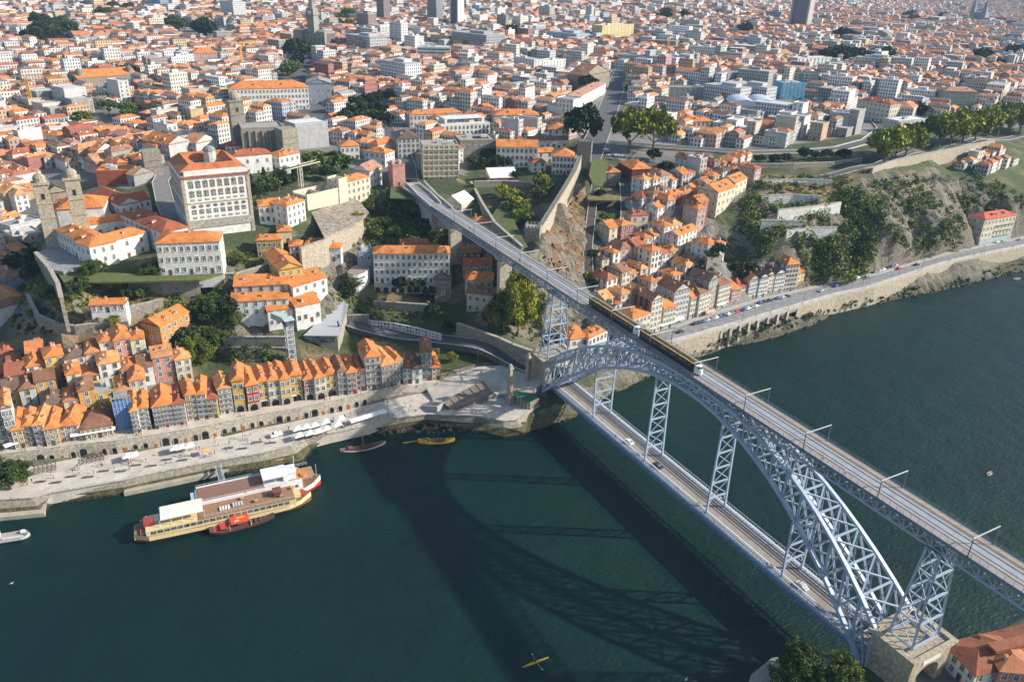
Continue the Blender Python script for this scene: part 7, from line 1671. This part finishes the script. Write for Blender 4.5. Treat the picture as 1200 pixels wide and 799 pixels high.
def table(x,y,z,where):
    k=TC.get(where,0); TC[where]=k+1
    t_=thing('cafe_table','%scafe table %s'%(ORD[min(k,11)] if k<12 else 'another ',where),'table',tuple(U(x,y,z)),0,'cafe tables '+where); inst('table_top',TBL,t_)
    for a in range(2): s=thing('cafe_chair','dark cafe chair drawn up to a table '+where,'chair',tuple(U(x,y,z)+np.array([(-1)**a*.8,0.1,0])),math.pi*a+math.pi if a==0 else 0,'cafe chairs '+where); inst('seat',CHR,s)
for i in range(12): table(40+(i%6)*5,551-(i%6)*1.0+(i//6)*4,ZQ,'on the left quay terrace')
for i in range(12): table(96+(i%6)*5,543-(i%6)*1.0-(i//6)*3.5,ZQ,'below the restaurant arches')
bn=MB(); bn.box((0,0,.45),(3.6,.8,.14),stone,(0.16,0.15,0.14)); bn.box((-1.3,0,.2),(.3,.6,.4),stone,(0.3,0.28,0.25)); bn.box((1.3,0,.2),(.3,.6,.4),stone,(0.3,0.28,0.25)); BNM=bn.mesh('slab')
for k,x in enumerate((48,66,84,104,122,142,160,178,196,214,268,284,302,318)):
    y=np.interp(x,[0,130,240,350],[573,551,531,509])+(k%2)*4; t_=thing('stone_bench','%s dark stone bench from the left on the quay'%(ORD[k] if 0<k<12 else ('first' if k==0 else ['thirteenth','fourteenth'][k-12])).strip(),'bench',tuple(U(x,y,ZQ)),-.12+math.pi/2*0+1.45,'stone benches on the quay'); inst('slab',BNM,t_)
for x,y in ((398,474),(404,472),(412,471)): pass
for x,y in ((150,540),(157,539),(205,531),(212,530),(222,528)): umbrella(x,y,ZQ,'against the arcade left of the gangway')
for i in range(12): table(352+(i%6)*6,511-(i%6)*1.4+(i//6)*4,ZQ,'under the white umbrellas')
# lamp posts on the quay
def lamp(p,lab):
    t_=thing('street_lamp',lab,'street lamp',tuple(p),0,'lamp posts'); mb=MB(); mb.cyl((0,0),.12,.07,0,6.5,ironm,DKST,6); mb.build('post',t_); mb=MB(); mb.box((0,0,6.7),(.5,.5,.5),glass,(1,1,1)); mb.build('lantern',t_)
for i,(x,y) in enumerate(((60,557),(155,546),(215,535),(285,515),(455,487),(540,452),(560,424))): lamp(U(x,y,ZQ) if x<500 else G(x,y),'%slamp post from the left along the quay'%(ordn[i]+' '))
for i,(x,y) in enumerate(((870,377),(940,357.5),(1010,338),(1080,316),(1150,299))): lamp(U(x,y,11.16),'%s lamp post from the left on the riverside pavement'%ordn[i])
# ------------------------------------------------------------------ special structures
a=U(343,430,11); lt=thing('lift_tower','grey lattice lift tower with glazed top below the terrace houses','lift tower',(a[0],a[1],11),0.1)
def lat(mb):
    for x in(-1.5,1.5):
        for y in(-1.5,1.5): mb.box((x,y,10),(.35,.35,22),paint,(0.5,0.54,0.58))
    for k in range(9):
        z=k*2.4
        for s in(-1.5,1.5): mb.bar((-1.5,s,z),(1.5,s,z+2.4),.15,.15,paint,(0.5,0.54,0.58)); mb.bar((s,-1.5,z),(s,1.5,z+2.4),.15,.15,paint,(0.5,0.54,0.58)); mb.box((0,s,z),(3,.3,.3),paint,(0.5,0.54,0.58)); mb.box((s,0,z),(.3,3,.3),paint,(0.5,0.54,0.58))
part(lt,'lattice',lat); part(lt,'cabin',lambda mb:(mb.box((0,0,8),(1.8,1.8,2.4),glass),mb.box((0,0,22.3),(4,4,2.6),glass),mb.box((0,0,23.8),(4.6,4.6,.4),paint,(0.5,0.58,0.56))))
part(lt,'footbridge',lambda mb:(mb.bar((-1,0,22.6),(-9,-3.6,23.2),3.0,2.8,paint,(0.42,0.52,0.50))))
# grey metal-roofed hall
z1,z2=21,25; q=[U(355.5,393,z1),U(397,393.5,z1),U(408.5,357,z2),U(403,353,z2),U(385,365,z2-1)]; c0=q[0]
t_=thing('metal_roofed_hall','wedge-shaped hall with folded grey metal roof below the cliff','hall',tuple(c0))
part(t_,'roof',lambda mb:mb.prism([tuple((p-c0)[:2]) for p in q],[p[2]-c0[2]-.4 for p in q],[p[2]-c0[2] for p in q],paint,(0.42,0.44,0.46)))
part(t_,'wall',lambda mb:mb.prism([tuple(((p-c0)*.93+np.array([-1.0,.8,0]))[:2]) for p in q],-14,-.5,plaster,(0.42,0.38,0.32)))
part(t_,'glazed_front',lambda mb:mb.bar(tuple((U(362,398,19)-c0)),tuple((U(392,398,19)-c0)),.3,2.6,glass))
FOOT.append((c0[0]-5,c0[1]+10,0,12,12))
# round white building
zt=33; q=[U(x,y,zt) for x,y in ((407,319),(409,321.5),(414,322.5),(420,322),(427,319.5),(433,314.5),(432,309),(424,309),(413,313))]; c0=q[0]
t_=thing('round_white_building','small curved white building with ribbon windows left of the white school','building',tuple(c0))
part(t_,'wall',lambda mb:mb.prism([tuple((p-c0)[:2]) for p in q],-16,0,plaster,WH)); part(t_,'roof',lambda mb:mb.prism([tuple((p-c0)[:2]) for p in q],0.02,.3,concrete,(0.3,0.24,0.2)))
def rib(mb):
    for z_ in (-2.2,-5.4):
        for a_,b_ in zip(q[1:4],q[2:5]): A=a_-c0;B_=b_-c0; n_=np.array([(B_-A)[1],-(B_-A)[0],0]); n_/=np.linalg.norm(n_); mb.bar(A+n_*.05+(0,0,z_),B_+n_*.05+(0,0,z_),.12,.9,glass)
part(t_,'ribbon_window',rib)
# quay station shed
z1=9.5; q=[U(519,471,z1-1.5),U(565,446,z1),U(578,461,z1-1),U(527,478,z1-2.5)]; c0=q[0]
t_=thing('quay_shed','angular shed with brown ribbed metal roof on the plaza','shed',tuple(c0))
part(t_,'roof',lambda mb:(mb.prism([tuple((p-c0)[:2]) for p in q],[p[2]-c0[2]-.4 for p in q],[p[2]-c0[2] for p in q],paint,(0.22,0.17,0.13)),[mb.bar(tuple(q[0]-c0+(q[1]-q[0])*f+np.array([0,0,.1])),tuple(q[3]-c0+(q[2]-q[3])*f+np.array([0,0,.1])),.2,.25,paint,(0.35,0.28,0.22)) for f in np.linspace(0,1,7)]))
part(t_,'wall',lambda mb:mb.prism([tuple(((p-c0)*.9+np.array([-.6,.5,0]))[:2]) for p in q],-4,[p[2]-c0[2]-.5 for p in q],plaster,(0.2,0.2,0.2)))
t_=thing('stair_block','tilted grey glass and stone entrance block at the shed end','entrance',tuple(U(508,478,5)),.5); part(t_,'block',lambda mb:mb.prism([(-4,-2.5),(4,-2.5),(4,2.5),(-4,2.5)],0,[1,3.2,3.2,1],concrete,(0.4,0.4,0.4))); part(t_,'skylight',lambda mb:mb.prism([(-3,-1.6),(3,-1.6),(3,1.6),(-3,1.6)],.9,[1.3,2.95,2.95,1.3],glass))
# old suspension-bridge pillars
for x,y,lab in ((597,466,'left one of two tall stone obelisk pillars by the bridge foot'),(618,452,'right one of two tall stone obelisk pillars by the bridge foot')):
    p=U(x,y,8); t_=thing('stone_pillar',lab,'pillar',tuple(p),.3,'stone obelisk pillars'); part(t_,'shaft',lambda mb:mb.add([(-1.2,-1.2,-3),(1.2,-1.2,-3),(1.2,1.2,-3),(-1.2,1.2,-3),(-.7,-.7,14),(.7,-.7,14),(.7,.7,14),(-.7,.7,14)],[(4,5,6,7),(0,1,5,4),(1,2,6,5),(2,3,7,6),(3,0,4,7)],stone,(0.46,0.40,0.30)))
    part(t_,'capital',lambda mb:(mb.box((0,0,14.3),(2.3,2.3,.6),stone,(0.52,0.46,0.36)),mb.box((0,0,15.0),(1.6,1.6,.9),stone,(0.5,0.44,0.34)),mb.dome((0,0,15.5),.9,1.0,stone,(0.5,0.44,0.34),8)))
t_=thing('green_netted_hut','low stone hut under green netting between pillars and pier','hut',tuple(U(616,470,6)),.35); part(t_,'wall',lambda mb:mb.box((0,0,0),(10,6,6),stone,(0.3,0.27,0.22))); part(t_,'netting',lambda mb:mb.box((0,-.8,3.1),(10.6,7.4,.3),cloth,(0.03,0.14,0.07))); part(t_,'scaffold',lambda mb:[mb.box((x,-4.6,1.2),(.12,.12,5),ironm,(0.4,0.4,0.4)) for x in np.linspace(-5,5,6)])
# near bank: cafe building with big tiled roof
loc,r2,w2=from_eaves(1112,760,1138,786,11,6,46); o=house('river_cafe','large brown-orange tiled roof building at the lower right corner','building',loc,r2,w2+3,46,6,WH,(0.30,0.10,0.05),'hipd',2,4,extras=False)
part(o,'roof_lantern',lambda mb:(mb.box((1.5,-8,9.2),(2.4,14,1.2),plaster,(0.3,0.12,0.06)),mb.box((1.5,-8,9.9),(3.0,15,.2),roofm,(0.30,0.10,0.05))))
loc,r2,w2=from_eaves(1172,786,1215,790,11,7,12); house('pink_river_house','small pink-walled house with tiled roof at the lower right corner','house',loc,r2,w2,12,7,PK,(0.45,0.17,0.08),'hip',2,3)
sheet('near_bank_road',[(1040,830),(1058,770),(1085,765),(1110,765),(1140,800),(1150,860)],10.9,asphalt,(0.16,0.16,0.16)); sheet('near_bank_paving',[(860,860),(880,790),(905,770),(960,765),(1020,800),(1040,860)],11.0,paving,(0.28,0.27,0.25),3)
def vault(x,y,lab):
    p=U(x,y,Z(*G(x,y)[:2])+7); t_=thing('vaulted_hall',lab,'hall',(p[0],p[1],p[2]-7),1.0,'vaulted halls')
    part(t_,'wall',lambda mb:mb.box((0,0,2),(20,34,12),plaster,LG))
    def rf(mb):
        n=10; vs_=[(10.3*math.cos(math.pi*i/n)*s_,17.4*e,8+5*math.sin(math.pi*i/n)) for e in (-1,1) for i in range(n+1) for s_ in (1,)]
        mb.add(vs_,[(i,i+1,n+2+i,n+1+i) for i in range(n)]+[tuple(range(n+1))[::-1],tuple(range(n+1,2*n+2))],paint,(0.52,0.58,0.64))
    part(t_,'vaulted_roof',rf)
vault(868,122,'left pale vaulted hall roof above the curved road'); vault(893,122,'right pale vaulted hall roof above the curved road')
# town hall, towers, cranes
def slab(nm,lab,cat,x,y,zb,w,d,h,c,rz=.4,cap=None,c2=None,band=False,grp=None):
    p=U(x,y,zb); t_=thing(nm,lab,cat,(p[0],p[1],zb),rz,grp)
    mb=MB(); cc_=fbox(mb,0,0,0,w,d,-6,h,c); mb.build('wall',t_)
    mb=MB(); mb.box((0,0,h+.3),(w+.4,d+.4,.6),concrete,c2 or (0.4,0.4,0.4)); mb.box((w*.1,0,h+2),(w*.4,d*.5,3),plaster,c); mb.build('roof',t_)
    if band:
        for s in (-1,1): mb=MB(); mb.box((s*w*.5,-d*.1,h/2+1),(w*.12,d*1.05,h+5),plaster,band); mb.build('side_fin',t_)
    return t_
slab('office_tower','tallest dark grey office tower with pale right edge in the upper right','office tower',936,38,84,30,26,62,(0.20,0.20,0.24),.45,band=(0.45,0.40,0.38))
slab('office_tower','slim brown-grey tower block left of the upper middle','office tower',450,30,84,17,14,42,(0.24,0.19,0.19),.4)
slab('office_tower','grey-green tower block in the top middle','office tower',510,30,86,20,16,40,(0.26,0.28,0.28),.4)
slab('office_tower','dark blue tower with white stripes right of the grey-green tower','office tower',536,32,86,16,14,44,(0.10,0.13,0.17),.4,band=(0.7,0.7,0.7))
slab('office_block','grey slab block left of the tallest office tower','office block',905,30,84,34,18,26,(0.30,0.33,0.36),.5)
slab('office_block','brownish slab behind the long avenue, top left of the middle','office block',430,34,84,26,16,22,(0.28,0.22,0.2),.4); slab('office_block','wide glass block right of the dark blue tower','office block',557,32,84,38,24,12,(0.35,0.40,0.36),.4,c2=(0.2,0.4,0.25))
for x,y,w,h,c,lab in ((112,16,30,20,(0.6,0.45,0.3),'tan slab block in the top left corner area'),(128,10,22,22,(0.55,0.56,0.58),'pale slab block right of the tan one'),(190,12,30,18,(0.35,0.42,0.5),'blue-grey slab block at the top left'),(275,26,40,20,(0.6,0.64,0.66),'white hospital slab at the top left'),(640,26,24,16,(0.5,0.5,0.5),'grey block near the top middle'),(690,30,12,20,(0.6,0.6,0.6),'narrow pale block left of the yellow office'),(665,52,50,8,(0.4,0.5,0.62),'long blue-roofed hall below the yellow office'),(770,55,30,12,(0.55,0.54,0.5),'pale concrete block right of the yellow office'),(812,58,20,14,(0.55,0.55,0.53),'narrow concrete block further right of the yellow office'),(1015,48,60,10,(0.6,0.6,0.6),'long pale hall in the upper right'),(1085,42,30,9,(0.5,0.42,0.36),'tan hall right of the long pale one'),(880,60,30,10,(0.5,0.54,0.58),'grey-blue block left below the tallest tower'),(950,52,30,8,(0.66,0.68,0.68),'white low block under the tallest tower'),(560,60,60,13,(0.35,0.36,0.38),'long dark glass block in the upper middle'),(430,66,44,14,(0.45,0.47,0.5),'grey office block behind the town hall square'),(468,60,20,22,(0.7,0.7,0.7),'white tower-like block right of the town hall'),(470,98,36,12,(0.62,0.66,0.72),'big blank-walled white hall below the office block'),(880,120,34,8,(0.5,0.52,0.55),'grey hall with vaulted roof above the curved road'),(850,121,34,8,(0.55,0.56,0.58),'left twin hall with vaulted roof above the curved road')):
    slab('large_block',lab,'block',x,y,Z(*G(x,y)[:2]),w*1.15,w*.55,h*1.3+5,c,.35+.1*((x*7)%5-2)*.4)
p=G(371,62); t_=thing('town_hall','grey stone town hall with tall clock tower at the head of the long avenue','town hall',tuple(p),math.radians(38)); c=(0.36,0.34,0.31)
part(t_,'wall',lambda mb:(mb.box((0,0,9),(46,18,28),stone,c),mb.box((-17,-2,11),(12,22,30),stone,c),mb.box((17,-2,11),(12,22,30),stone,c)))
part(t_,'roof',lambda mb:(roof(mb,46,18,23,'hip',(0.2,0.2,0.2),m=concrete)))
part(t_,'clock_tower',lambda mb:(mb.box((0,-3,28),(10,10,46),stone,c),mb.box((0,-3,44),(12,12,1.5),stone,c),mb.cyl((0,-3),4,3,51,58,stone,c,8),mb.cyl((0,-3),3,.2,58,68,stone,(0.25,0.3,0.28),8)))
part(t_,'clock_face',lambda mb:mb.box((0,-8.1,46),(4,.3,4),paint,WH))
for f in range(3):
    for k in range(9): inst('window',winmesh(1.6,3.4,'s'),t_,(-20+k*5,-9 if abs(k-4)<3 else -13.05,3+f*6))
p=G(1144,30); t_=thing('twin_spired_church','distant church with two spires on the skyline at the upper right','church',tuple(p),.3)
part(t_,'nave',lambda mb:mb.box((0,10,14),(28,40,32),stone,(0.3,0.32,0.34)))
for s in (-1,1): part(t_,'spire',lambda mb:(mb.box((s*13,-8,18),(10,10,44),stone,(0.3,0.32,0.34)),mb.cyl((s*13,-8),5,.4,40,62,stone,(0.25,0.28,0.3),8)))
def crane(x,y,h,arm,rz,lab,c=(0.75,0.38,0.05)):
    p=G(x,y); t_=thing('tower_crane',lab,'crane',tuple(p),rz,'tower cranes')
    def ms(mb):
        for a in(-.9,.9):
            for b_ in(-.9,.9): mb.box((a,b_,h/2),(.35,.35,h),paint,c)
        for k in range(int(h/3)): mb.bar((-.9,-.9,k*3),(.9,-.9,k*3+3),.2,.2,paint,c); mb.bar((.9,-.9,k*3),(.9,.9,k*3+3),.2,.2,paint,c)
    part(t_,'mast',ms)
    def jb(mb):
        mb.box((arm/2-4,0,h+.5),(arm+14,.5,.5),paint,c); mb.box((arm/2,0,h+2),(arm,.3,.3),paint,c); mb.box((-9,0,h-.6),(3,1.6,2.4),concrete,(0.3,0.3,0.3))
        for k in range(int(arm/3)): mb.bar((k*3,0,h+.5),(k*3+1.5,0,h+2),.2,.2,paint,c); mb.bar((k*3+1.5,0,h+2),(k*3+3,0,h+.5),.2,.2,paint,c)
    part(t_,'jib',jb)
crane(792,195,22,16,2.4,'orange tower crane beside the big plane trees'); crane(40,135,30,26,1.2,'yellow-orange tower crane in the left old town'); crane(285,88,30,24,1.9,'orange tower crane above the long white block'); crane(781,72,26,20,2.2,'orange tower crane below the yellow office block'); crane(213,20,30,24,.4,'orange tower crane at the top left')
crane(353,220,12,14,2.1,'pale slim crane over the palace garden',(0.55,0.5,0.42))
# funicular track beside the rock face
fp=[G(690,335),G(688,300),G(691,270),G(694,245),G(697,225),G(700,205)]; mb=MB(); c0=fp[0]
for a,b_ in zip(fp[:-1],fp[1:]):
    A=a-c0;B_=b_-c0
    for s in (-.8,.8): mb.bar(A+(0,s,1.3),B_+(0,s,1.3),.3,.3,ironm,(0.15,0.14,0.13))
    mb.bar(A+(0,0,.5),B_+(0,0,.5),4.2,1.4,concrete,(0.20,0.19,0.17))
o=mb.build('funicular_track',None,tuple(c0)); tag(o,'dark funicular railway track climbing beside the orange rock face','railway track')
# haze
hm=bpy.data.materials.new('haze_air'); hm.use_nodes=True; t=hm.node_tree; t.nodes.remove(t.nodes['Principled BSDF']); pv=N(t,'ShaderNodeVolumePrincipled'); pv.inputs['Color'].default_value=(0.40,0.66,1.0,1); pv.inputs['Density'].default_value=0.00006; pv.inputs['Anisotropy'].default_value=0.0
t.links.new(pv.outputs[0],t.nodes['Material Output'].inputs['Volume'])
mb=MB(); mb.box((-6500,3500,(230-4)/2),(16000,22000,234),hm); o=mb.build('haze'); tag(o,'thin pale air haze over the whole town','haze',kind='stuff')
print('objects',len(bpy.data.objects))
